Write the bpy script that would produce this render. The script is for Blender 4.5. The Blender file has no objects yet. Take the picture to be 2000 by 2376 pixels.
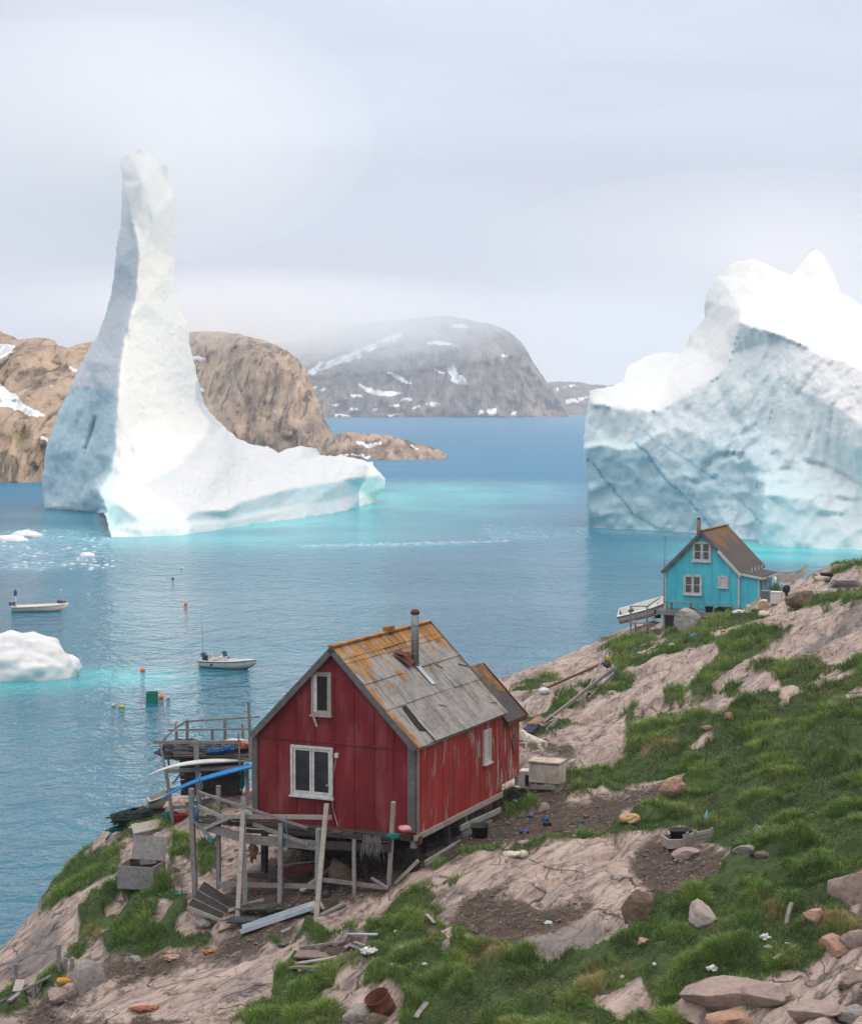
import bpy, bmesh, math, random
import numpy as np
from mathutils import Vector, Matrix, geometry
from mathutils.bvhtree import BVHTree

scene = bpy.context.scene
COL = scene.collection
R = math.radians
random.seed(7)

# ------------------------------------------------------------------ camera
F, CX, CY, HCAM = 4300.0, 1000.0, 1188.0, 20.0
PITCH = math.atan(256.0 / F)
cam_data = bpy.data.cameras.new('camera')
cam_data.sensor_fit = 'HORIZONTAL'
cam_data.sensor_width = 36.0
cam_data.lens = 36.0 * F / 2000.0
cam_data.clip_start = 1.0
cam_data.clip_end = 120000.0
cam = bpy.data.objects.new('camera', cam_data)
COL.objects.link(cam)
cam.location = (0, 0, HCAM)
cam.rotation_euler = (math.pi / 2 - PITCH, 0, 0)
scene.camera = cam

# ------------------------------------------------------------------ light
ZENITH = 3.9
SUN_AZ, SUN_EL = R(97), R(15)
world = bpy.data.worlds.new('World')
scene.world = world
world.use_nodes = True
wn, wl = world.node_tree.nodes, world.node_tree.links
wn.clear()
w_out = wn.new('ShaderNodeOutputWorld')
w_add = wn.new('ShaderNodeMixShader')
bg_sky = wn.new('ShaderNodeBackground')
bg_cloud = wn.new('ShaderNodeBackground')
sky = wn.new('ShaderNodeTexSky')
sky.sky_type = 'NISHITA'
sky.sun_disc = False
sky.sun_elevation = SUN_EL
sky.sun_rotation = SUN_AZ
sky.air_density = 1.0
sky.dust_density = 1.5
wl.new(sky.outputs[0], bg_sky.inputs[0])
bg_sky.inputs[1].default_value = 0.10
# low stratus and fog: soft layered cloud seen from under
tc = wn.new('ShaderNodeTexCoord')
mp = wn.new('ShaderNodeMapping')
mp.inputs['Scale'].default_value = (2.2, 2.2, 13.0)
mp.inputs['Location'].default_value = (3.1, 0.4, 1.7)
wl.new(tc.outputs['Generated'], mp.inputs[0])
nz = wn.new('ShaderNodeTexNoise')
nz.inputs['Scale'].default_value = 1.5
nz.inputs['Detail'].default_value = 5
nz.inputs['Roughness'].default_value = 0.5
nz.inputs['Distortion'].default_value = 0.3
wl.new(mp.outputs[0], nz.inputs['Vector'])
cr = wn.new('ShaderNodeValToRGB')
cr.color_ramp.elements[0].position = 0.30
cr.color_ramp.elements[0].color = (0.57, 0.60, 0.72, 1)
cr.color_ramp.elements[1].position = 0.66
cr.color_ramp.elements[1].color = (0.70, 0.76, 0.89, 1)
wl.new(nz.outputs[0], cr.inputs[0])
sep = wn.new('ShaderNodeSeparateXYZ')
wl.new(tc.outputs['Generated'], sep.inputs[0])
def wmath(op, a, b=None):
    n = wn.new('ShaderNodeMath'); n.operation = op
    for i, v in enumerate((a, b)):
        if v is None: continue
        if isinstance(v, (int, float)): n.inputs[i].default_value = v
        else: wl.new(v, n.inputs[i])
    return n.outputs[0]
def wmix(fac, a, b):
    n = wn.new('ShaderNodeMix'); n.data_type = 'RGBA'
    wl.new(fac, n.inputs['Factor'])
    for s, v in (('A', a), ('B', b)):
        sock = [i for i in n.inputs if i.name == s and i.type == 'RGBA'][0]
        if isinstance(v, tuple): sock.default_value = v
        else: wl.new(v, sock)
    return [o for o in n.outputs if o.type == 'RGBA'][0]
# grey lavender fog bank low over the sea on the left, brighter gap low on the right
mr = wn.new('ShaderNodeMapRange'); mr.interpolation_type = 'SMOOTHSTEP'
wl.new(sep.outputs[2], mr.inputs[0])
mr.inputs[1].default_value = 0.0; mr.inputs[2].default_value = 0.17
c1 = wmix(mr.outputs[0], (0.58, 0.59, 0.69, 1), cr.outputs[0])
mr2 = wn.new('ShaderNodeMapRange'); mr2.interpolation_type = 'SMOOTHSTEP'
wl.new(sep.outputs[2], mr2.inputs[0])
mr2.inputs[1].default_value = 0.075; mr2.inputs[2].default_value = 0.045
mr3 = wn.new('ShaderNodeMapRange'); mr3.interpolation_type = 'SMOOTHSTEP'
wl.new(sep.outputs[0], mr3.inputs[0])
mr3.inputs[1].default_value = -0.05; mr3.inputs[2].default_value = 0.08
gap = wmath('MULTIPLY', mr2.outputs[0], mr3.outputs[0])
c2 = wmix(gap, c1, (0.80, 0.84, 0.92, 1))
mr4 = wn.new('ShaderNodeMapRange')
wl.new(sep.outputs[2], mr4.inputs[0])
mr4.inputs[1].default_value = -0.03; mr4.inputs[2].default_value = 0.0
c3 = wmix(mr4.outputs[0], (0.10, 0.13, 0.16, 1), c2)
mr6 = wn.new('ShaderNodeMapRange'); mr6.interpolation_type = 'SMOOTHSTEP'
wl.new(sep.outputs[2], mr6.inputs[0])
mr6.inputs[1].default_value = 0.42; mr6.inputs[2].default_value = 0.75
c4 = wmix(mr6.outputs[0], c3, (0.72, 0.695, 0.675, 1))
wl.new(c4, bg_cloud.inputs[0])
mr5 = wn.new('ShaderNodeMapRange'); mr5.interpolation_type = 'SMOOTHSTEP'   # an overcast sky is brightest overhead
wl.new(sep.outputs[2], mr5.inputs[0])
mr5.inputs[1].default_value = 0.42; mr5.inputs[2].default_value = 0.95; mr5.inputs[3].default_value = 1.19; mr5.inputs[4].default_value = ZENITH
wl.new(mr5.outputs[0], bg_cloud.inputs[1])
w_add.inputs[0].default_value = 0.85
wl.new(bg_sky.outputs[0], w_add.inputs[1])
wl.new(bg_cloud.outputs[0], w_add.inputs[2])
wl.new(w_add.outputs[0], w_out.inputs[0])

sun_data = bpy.data.lights.new('sun', 'SUN')
sun_data.energy = 2.3
sun_data.angle = R(0.6)
sun_data.color = (1.0, 0.82, 0.65)
sun = bpy.data.objects.new('sun', sun_data)
COL.objects.link(sun)
to_sun = Vector((math.sin(SUN_AZ) * math.cos(SUN_EL), math.cos(SUN_AZ) * math.cos(SUN_EL), math.sin(SUN_EL)))
sun.rotation_euler = to_sun.to_track_quat('Z', 'Y').to_euler()
sun.location = (60, -20, 80)

scene.view_settings.view_transform = 'Standard'
scene.view_settings.look = 'None'
scene.view_settings.exposure = 0.0
scene.view_settings.gamma = 1.0
scene.render.engine = 'CYCLES'
scene.cycles.use_denoising = True
scene.cycles.max_bounces = 6
scene.cycles.diffuse_bounces = 3
scene.cycles.glossy_bounces = 3
scene.cycles.volume_bounces = 2
scene.cycles.caustics_reflective = False
scene.cycles.caustics_refractive = False

# ------------------------------------------------------------------ photo pixel <-> world
_c, _s = math.cos(PITCH), math.sin(PITCH)
def ray(px, py):
    u, v = (px - CX) / F, -(py - CY) / F
    return Vector((u, _c + v * _s, -_s + v * _c))
EYE = Vector((0, 0, HCAM))
def at_d(px, py, d):
    r = ray(px, py)
    return EYE + r * (d / r.y)
def at_z(px, py, z):
    r = ray(px, py)
    return EYE + r * ((z - HCAM) / r.z)
def to_px(P):
    P = np.asarray(P, dtype=float)
    x, y, z = P[..., 0], P[..., 1], P[..., 2] - HCAM
    dep = y * _c - z * _s
    up = y * _s + z * _c
    return CX + F * x / dep, CY - F * up / dep
def at_d_np(px, py, d):
    u, v = (px - CX) / F, -(py - CY) / F
    ry, rz = _c + v * _s, -_s + v * _c
    t = d / ry
    return np.stack([u * t, ry * t, HCAM + rz * t], -1)

# ------------------------------------------------------------------ noise
def _hash(ix, iy, iz, seed):
    h = (ix.astype(np.int64) * 374761393 + iy.astype(np.int64) * 668265263 + iz.astype(np.int64) * 2147483647 + seed * 1442695041) & 0xFFFFFFFF
    h = ((h ^ (h >> 13)) * 1274126177) & 0xFFFFFFFF
    h = ((h ^ (h >> 16)) * 2246822519) & 0xFFFFFFFF
    h ^= h >> 15
    return (h & 0xFFFFFF) / float(0xFFFFFF) * 2 - 1
def vnoise(p, seed=0):
    p = np.asarray(p, dtype=float)
    if p.shape[-1] == 2:
        p = np.concatenate([p, np.zeros(p.shape[:-1] + (1,))], -1)
        two = True
    else: two = False
    i = np.floor(p); f = p - i
    i = i.astype(np.int64)
    w = f * f * f * (f * (f * 6 - 15) + 10)
    out = 0
    for dx in (0, 1):
        wx = w[..., 0] if dx else 1 - w[..., 0]
        for dy in (0, 1):
            wy = w[..., 1] if dy else 1 - w[..., 1]
            for dz in ((0,) if two else (0, 1)):
                wz = 1 if two else (w[..., 2] if dz else 1 - w[..., 2])
                out = out + wx * wy * wz * _hash(i[..., 0] + dx, i[..., 1] + dy, i[..., 2] + dz, seed)
    return out
def fbm(p, octv=4, gain=.5, seed=0):
    p = np.asarray(p, dtype=float)
    a, s, t = 1.0, 0, 0
    for k in range(octv):
        s = s + a * vnoise(p * (2.03 ** k) + k * 17.3, seed + k)
        t += a; a *= gain
    return s / t * 1.6
def inside(px, py, poly):
    poly = np.asarray(poly, dtype=float)
    res = np.zeros(px.shape, bool)
    bb = (px >= poly[:, 0].min()) & (px <= poly[:, 0].max()) & (py >= poly[:, 1].min()) & (py <= poly[:, 1].max())
    x, y = px[bb], py[bb]
    if x.size == 0: return res
    r = np.zeros(x.shape, bool)
    n = len(poly)
    for k in range(n):
        x0, y0 = poly[k]; x1, y1 = poly[(k + 1) % n]
        if y0 == y1: continue
        c = ((y0 > y) != (y1 > y)) & (x < (x1 - x0) * (y - y0) / (y1 - y0) + x0)
        r ^= c
    res[bb] = r
    return res
def dist_poly(px, py, pts, closed=False):
    pts = np.asarray(pts, dtype=float)
    best = np.full(px.shape, 1e9)
    n = len(pts)
    for k in range(n if closed else n - 1):
        a, b = pts[k], pts[(k + 1) % n]
        ab = b - a; L = (ab ** 2).sum() + 1e-9
        t = np.clip(((px - a[0]) * ab[0] + (py - a[1]) * ab[1]) / L, 0, 1)
        best = np.minimum(best, np.hypot(px - a[0] - t * ab[0], py - a[1] - t * ab[1]))
    return best
def sstep(a, b, x):
    t = np.clip((x - a) / (b - a), 0, 1)
    return t * t * (3 - 2 * t)

# ------------------------------------------------------------------ objects
def tag(o, label=None, cat=None, group=None, kind=None):
    if label: o['label'] = label
    if cat: o['category'] = cat
    if group: o['group'] = group
    if kind: o['kind'] = kind
    return o
def link(name, me, m=None, parent=None):
    o = bpy.data.objects.new(name, me)
    COL.objects.link(o)
    if m is not None and me is not None:
        for mm in (m if isinstance(m, (list, tuple)) else (m,)): me.materials.append(mm)
    if parent is not None: o.parent = parent
    return o
def empty(name, loc, rz=0.0, label=None, cat=None, group=None):
    o = bpy.data.objects.new(name, None)
    COL.objects.link(o)
    o.empty_display_size = 0.3
    o.location = loc
    o.rotation_euler = (0, 0, rz)
    return tag(o, label, cat, group)
def np_mesh(name, V, faces, smooth=True, attrs=None):
    """faces: (n,3) or (n,4) array"""
    me = bpy.data.meshes.new(name)
    V = np.asarray(V, dtype=np.float32); faces = np.asarray(faces, dtype=np.int32)
    k = faces.shape[1]
    me.vertices.add(len(V)); me.vertices.foreach_set('co', V.ravel())
    me.loops.add(faces.size); me.loops.foreach_set('vertex_index', faces.ravel())
    me.polygons.add(len(faces))
    me.polygons.foreach_set('loop_start', np.arange(0, faces.size, k, dtype=np.int32))
    me.polygons.foreach_set('loop_total', np.full(len(faces), k, dtype=np.int32))
    me.polygons.foreach_set('use_smooth', np.full(len(faces), smooth, dtype=bool))
    me.update(calc_edges=True)
    for nm, a in (attrs or {}).items():
        a = np.asarray(a, dtype=np.float32)
        if a.ndim == 2:
            at = me.attributes.new(nm, 'FLOAT_VECTOR', 'POINT'); at.data.foreach_set('vector', a.ravel())
        else:
            at = me.attributes.new(nm, 'FLOAT', 'POINT'); at.data.foreach_set('value', a)
    return me

class MB:
    """collects shapes; build() links them as one mesh object"""
    def __init__(self): self.bm = bmesh.new()
    def _add(self, vs, fs):
        v = [self.bm.verts.new(p) for p in vs]
        for f in fs:
            try: self.bm.faces.new([v[i] for i in f])
            except ValueError: pass
        return v
    def box(self, c, s, rot=None, jit=0.0):
        c = Vector(c); h = Vector(s) / 2
        M = rot if isinstance(rot, Matrix) else (Matrix.Rotation(rot, 3, 'Z') if rot else Matrix.Identity(3))
        vs = []
        for x, y, z in ((-1,-1,-1),(1,-1,-1),(1,1,-1),(-1,1,-1),(-1,-1,1),(1,-1,1),(1,1,1),(-1,1,1)):
            p = Vector((x*h.x, y*h.y, z*h.z))
            if jit: p += Vector([random.uniform(-jit, jit) for _ in range(3)])
            vs.append(c + M @ p)
        self._add(vs, ((0,3,2,1),(4,5,6,7),(0,1,5,4),(1,2,6,5),(2,3,7,6),(3,0,4,7)))
        return self
    def beam(self, a, b, w=.1, h=.1, roll=0.0, up=(0,0,1), jit=0.0, seg=1):
        a, b = Vector(a), Vector(b)
        d = (b - a)
        if d.length < 1e-6: return self
        dn = d.normalized()
        upv = Vector(up)
        if abs(dn.dot(upv)) > .97: upv = Vector((0,1,0))
        sx = dn.cross(upv).normalized(); sy = sx.cross(dn).normalized()
        if roll:
            q = Matrix.Rotation(roll, 3, dn); sx = q @ sx; sy = q @ sy
        rings = []
        for k in range(seg + 1):
            p = a + d * (k / seg)
            off = Vector([random.uniform(-jit, jit) for _ in range(3)]) if jit else Vector()
            rings.append([p + off + sx*(w/2)*i + sy*(h/2)*j for i, j in ((-1,-1),(1,-1),(1,1),(-1,1))])
        vs = [p for r in rings for p in r]
        fs = [(0,3,2,1), tuple(len(vs)-4+i for i in (0,1,2,3))]
        for k in range(seg):
            for i in range(4):
                j = (i + 1) % 4
                fs.append((k*4+i, k*4+j, k*4+4+j, k*4+4+i))
        self._add(vs, fs)
        return self
    def tube(self, pts, r, n=8, cap=True):
        pts = [Vector(p) for p in pts]
        rs = r if isinstance(r, (list, tuple)) else [r] * len(pts)
        rings, prev = [], None
        for k, p in enumerate(pts):
            d = (pts[min(k+1, len(pts)-1)] - pts[max(k-1, 0)]).normalized()
            if prev is None:
                t = Vector((0,0,1)) if abs(d.z) < .9 else Vector((0,1,0))
                sx = d.cross(t).normalized()
            else:
                sx = (prev - d * prev.dot(d)).normalized()
            prev = sx
            sy = d.cross(sx)
            rings.append([p + (sx*math.cos(2*math.pi*i/n) + sy*math.sin(2*math.pi*i/n)) * rs[k] for i in range(n)])
        vs = [p for q in rings for p in q]
        fs = []
        for k in range(len(pts) - 1):
            for i in range(n):
                j = (i + 1) % n
                fs.append((k*n+i, k*n+j, (k+1)*n+j, (k+1)*n+i))
        if cap:
            fs.append(tuple(reversed(range(n))))
            fs.append(tuple((len(pts)-1)*n + i for i in range(n)))
        self._add(vs, fs)
        return self
    def poly(self, pts, thick=None):
        """polygon (list of 3D points); thick: vector to extrude along"""
        pts = [Vector(p) for p in pts]; n = len(pts)
        if thick is None:
            self._add(pts, (tuple(range(n)),)); return self
        t = Vector(thick)
        self._add(pts + [p + t for p in pts], [tuple(range(n)), tuple(reversed(range(n, 2*n)))] + [(i, i+n, (i+1) % n + n, (i+1) % n) for i in range(n)])
        return self
    def blob(self, c, r, seed=0, amp=.25, freq=1.3, sub=3, rot=None, flat=None):
        t = bmesh.new()
        bmesh.ops.create_icosphere(t, subdivisions=sub, radius=1.0)
        P = np.array([v.co[:] for v in t.verts])
        n = fbm(P * freq + seed * 3.7, 4, .5, seed)
        P = P * (1 + amp * n)[:, None]
        if flat is not None: P[:, 2] = np.maximum(P[:, 2], flat)
        P = P * np.array(r if isinstance(r, (tuple, list)) else (r, r, r))
        if rot is not None:
            P = P @ np.array(rot).T
        P += np.array(c)
        self._add([Vector(p) for p in P], [tuple(v.index for v in f.verts) for f in t.faces])
        t.free()
        return self
    def lathe(self, c, prof, n=24, M=None):
        """prof: (r,z) list"""
        c = Vector(c); vs = []; M = M or Matrix.Identity(3)
        for r, z in prof:
            for i in range(n):
                a = 2*math.pi*i/n
                vs.append(c + M @ Vector((r*math.cos(a), r*math.sin(a), z)))
        fs = []
        for k in range(len(prof)-1):
            for i in range(n):
                j = (i+1) % n
                fs.append((k*n+i, k*n+j, (k+1)*n+j, (k+1)*n+i))
        fs.append(tuple(reversed(range(n))))
        fs.append(tuple((len(prof)-1)*n+i for i in range(n)))
        self._add(vs, fs)
        return self
    def build(self, name, m, parent=None, smooth=False, bevel=0.0):
        if bevel:
            bmesh.ops.bevel(self.bm, geom=[e for e in self.bm.edges], offset=bevel, segments=1, affect='EDGES', profile=.5)
        bmesh.ops.recalc_face_normals(self.bm, faces=self.bm.faces)
        me = bpy.data.meshes.new(name)
        self.bm.to_mesh(me); self.bm.free()
        if smooth:
            for p in me.polygons: p.use_smooth = True
        return link(name, me, m, parent)

# ------------------------------------------------------------------ materials
class NT:
    def __init__(self, name):
        self.m = bpy.data.materials.new(name); self.m.use_nodes = True
        self.n, self.l = self.m.node_tree.nodes, self.m.node_tree.links
        self.b = self.n['Principled BSDF']
    def put(self, node, i, v):
        s = node.inputs[i]
        if hasattr(v, 'default_value') or hasattr(v, 'is_linked'): self.l.new(v, s)
        else: s.default_value = (*v, 1) if s.type == 'RGBA' and len(v) == 3 else v
    def attr(self, nm):
        a = self.n.new('ShaderNodeAttribute'); a.attribute_name = nm
        return a.outputs['Fac']
    def vattr(self, nm, scale=(1,1,1)):
        a = self.n.new('ShaderNodeAttribute'); a.attribute_name = nm
        mp = self.n.new('ShaderNodeMapping'); mp.inputs['Scale'].default_value = scale
        self.l.new(a.outputs['Vector'], mp.inputs[0]); return mp.outputs[0]
    def coord(self, kind='Object', scale=(1,1,1), rot=(0,0,0)):
        t = self.n.new('ShaderNodeTexCoord'); mp = self.n.new('ShaderNodeMapping')
        mp.inputs['Scale'].default_value = scale; mp.inputs['Rotation'].default_value = rot
        self.l.new(t.outputs[kind], mp.inputs[0]); return mp.outputs[0]
    def noise(self, vec, scale=1, detail=4, rough=.55, dist=0):
        t = self.n.new('ShaderNodeTexNoise')
        t.inputs['Scale'].default_value = scale; t.inputs['Detail'].default_value = detail
        t.inputs['Roughness'].default_value = rough; t.inputs['Distortion'].default_value = dist
        if vec is not None: self.l.new(vec, t.inputs['Vector'])
        return t.outputs[0]
    def vor(self, vec, scale=1, feature='DISTANCE_TO_EDGE'):
        t = self.n.new('ShaderNodeTexVoronoi'); t.feature = feature
        t.inputs['Scale'].default_value = scale
        self.l.new(vec, t.inputs['Vector']); return t.outputs[0]
    def ramp(self, fac, *stops):
        r = self.n.new('ShaderNodeValToRGB'); e = r.color_ramp.elements
        while len(e) < len(stops): e.new(.5)
        for k, (p, c) in enumerate(stops):
            e[k].position = p
            e[k].color = (*c, 1) if isinstance(c, tuple) else (c, c, c, 1)
        self.l.new(fac, r.inputs[0]); return r.outputs[0]
    def map(self, v, a, b, c=0., d=1.):
        r = self.n.new('ShaderNodeMapRange')
        self.l.new(v, r.inputs[0])
        for i, x in enumerate((a, b, c, d)): r.inputs[1+i].default_value = x
        return r.outputs[0]
    def math(self, op, a, b=0.):
        r = self.n.new('ShaderNodeMath'); r.operation = op
        self.put(r, 0, a); self.put(r, 1, b); return r.outputs[0]
    def mix(self, fac, a, b, mode='MIX'):
        r = self.n.new('ShaderNodeMix'); r.data_type = 'RGBA'; r.blend_type = mode
        self.put(r, 0, fac); self.put(r, 6, a); self.put(r, 7, b); return r.outputs[2]
    def bump(self, h, strength=.5, dist=.1, normal=None):
        r = self.n.new('ShaderNodeBump')
        r.inputs['Strength'].default_value = strength; r.inputs['Distance'].default_value = dist
        self.l.new(h, r.inputs['Height'])
        if normal is not None: self.l.new(normal, r.inputs['Normal'])
        return r.outputs[0]
    def done(self, color=None, rough=None, normal=None, **kw):
        if not self.b.inputs['Specular IOR Level'].is_linked: self.b.inputs['Specular IOR Level'].default_value = .22
        if color is not None: self.put(self.b, 'Base Color', color)
        if rough is not None: self.put(self.b, 'Roughness', rough)
        if normal is not None: self.l.new(normal, self.b.inputs['Normal'])
        for k, v in kw.items(): self.put(self.b, k if k in self.b.inputs else k.replace('_', ' '), v)
        return self.m
def simple(name, c1, c2=None, scale=3., rough=.7, bump=.15, stretch=(1,1,1), **kw):
    """two-tone noisy surface with dirt and fine relief"""
    t = NT(name)
    c2 = c2 or tuple(x * .72 for x in c1)
    v = t.coord('Object', stretch)
    n = t.noise(v, scale, 6, .62)
    n2 = t.noise(v, scale * 7, 4, .6)
    col = t.mix(t.map(n, .35, .65), c1, c2)
    col = t.mix(t.map(n2, .5, .75, 0, .35), col, tuple(x * .6 for x in c2))
    return t.done(col, t.map(n2, .3, .7, max(.05, rough - .12), min(1, rough + .1)), t.bump(n2, bump, .02), **kw)
# ================================================================== water
def water_material():
    t = NT('sea_water')
    v = t.coord('Object')
    big = t.noise(t.coord('Object', (.05, .11, 1)), 1.0, 3, .5)
    w1 = t.noise(t.coord('Object', (.36, .30, 1), (0, 0, .3)), 1.0, 3, .55, .6)
    w2 = t.noise(t.coord('Object', (1.0, .85, 1), (0, 0, -.3)), 1.0, 3, .6, .5)
    w3 = t.noise(t.coord('Object', (2.8, 2.4, 1)), 1.0, 2, .5)
    calm = t.map(t.noise(t.coord('Object', (.012, .03, 1)), 1.0, 3, .5), .35, .65, .55, 1.15)
    h = t.math('ADD', t.math('MULTIPLY', w1, .55), t.math('ADD', t.math('MULTIPLY', w2, .26), t.math('MULTIPLY', w3, .07)))
    h = t.math('MULTIPLY', h, calm)
    turq, brash, opn = t.attr('turquoise'), t.attr('slush'), t.attr('open_water')
    deep = t.mix(t.map(big, .3, .7), (.006, .100, .160), (.010, .135, .205))
    col = t.mix(turq, deep, (.03, .58, .62))
    sl = t.math('MULTIPLY', brash, t.map(t.noise(t.coord('Object', (.5, .9, 1)), 1.0, 6, .7), .42, .60))
    col = t.mix(t.math('MULTIPLY', sl, .75), col, (.60, .70, .76))
    col = t.mix(opn, col, (.006, .150, .275))
    rough = t.math('ADD', t.math('MULTIPLY', sl, .5), t.map(opn, 0, 1, .07, .30))
    t.put(t.b, 'Specular IOR Level', t.map(opn, 0, 1, .5, .09))
    nrm = t.bump(h, 1.0, WAVE)
    return t.done(col, rough, nrm, IOR=1.33)
WAVE = 1.35

us = np.concatenate([np.linspace(-1.6, -.27, 60)[:-1], np.linspace(-.27, .27, 420), np.linspace(.27, 1.6, 60)[1:]])
ys = [18.0]
while ys[-1] < 2500: ys.append(ys[-1] * 1.0065)
while ys[-1] < 60000: ys.append(ys[-1] * 1.08)
ys = np.array(ys)
UU, YY = np.meshgrid(us, ys)
Wx, Wy = UU * YY, YY
def grid_faces(nr, nc):
    i = (np.arange(nr - 1)[:, None] * nc + np.arange(nc - 1)[None, :]).ravel()
    return np.stack([i, i + 1, i + nc + 1, i + nc], -1)
def wl_pts(*px):
    return [tuple(at_z(x, y, 0.0))[:2] for x, y in px]
TURQ = [ (wl_pts((300,1246),(420,1241),(540,1226)), 5.5, .6), (wl_pts((540,1226),(700,1202),(800,1187),(870,1165),(905,1150)), 18, 1.0),
         (wl_pts((590,1235),(720,1210),(850,1185),(960,1150),(1010,1130)), 30, .85),
         (wl_pts((1762,1268),(1900,1272),(2040,1277)), 11, 1.0), (wl_pts((1700,1290),(2040,1300)), 9, .7),
         (wl_pts((1380,1226),(1600,1238),(1755,1252)), 5, .4),
         (wl_pts((60,1590),(150,1584),(190,1566),(250,1570),(290,1575)), 4.2, .62), (wl_pts((100,1195),(232,1205)), 10, .45) ]
px, py = to_px(np.stack([Wx, Wy, np.zeros_like(Wx)], -1))
tq = np.zeros_like(Wx)
for pts, rad, st in TURQ:
    d = dist_poly(Wx, Wy, pts)
    tq = np.maximum(tq, st * np.exp(-(d / rad) ** 2))
nn = fbm(np.stack([Wx / 14, Wy / 22], -1), 3, .5, 5)
tq = np.clip(tq * (1 + .35 * nn), 0, 1)
SLUSH = [ ([(216,1190),(262,1186),(268,1262),(228,1262)], 1.0, 6), ([(-40,1232),(120,1222),(236,1228),(250,1262),(262,1292),(190,1310),(90,1330),(-40,1322)], .8, 10),
          ([(640,1268),(760,1262),(900,1260),(1060,1256),(1180,1250),(1190,1256),(1060,1264),(900,1270),(760,1270)], .85, 4),
          ([(1120,1232),(1240,1216),(1366,1212),(1366,1246),(1240,1254),(1140,1256)], .75, 9),
          ([(1270,957),(1380,956),(1380,962),(1270,963)], 1.0, 2), ([(1366,1226),(1620,1240),(1740,1256),(1600,1250),(1400,1240)], .7, 5) ]
sl = np.zeros_like(Wx)
for poly, st, soft in SLUSH:
    ins = inside(px, py, poly)
    dd = dist_poly(px, py, poly, True)
    sl = np.maximum(sl, st * np.where(ins, np.clip(.3 + dd / soft, 0, 1), np.exp(-(dd / soft * 1.3) ** 2) * .3))
sea = link('sea_water', np_mesh('sea_water', np.stack([Wx, Wy, np.zeros_like(Wx)], -1).reshape(-1, 3), grid_faces(*Wx.shape), True,
           {'turquoise': tq.ravel(), 'slush': sl.ravel(), 'open_water': (sstep(110, 430, Wy) * (1 - .9 * tq)).ravel()}), water_material())
tag(sea, 'blue rippled fjord water, turquoise beside the icebergs', 'sea', kind='structure')

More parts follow.
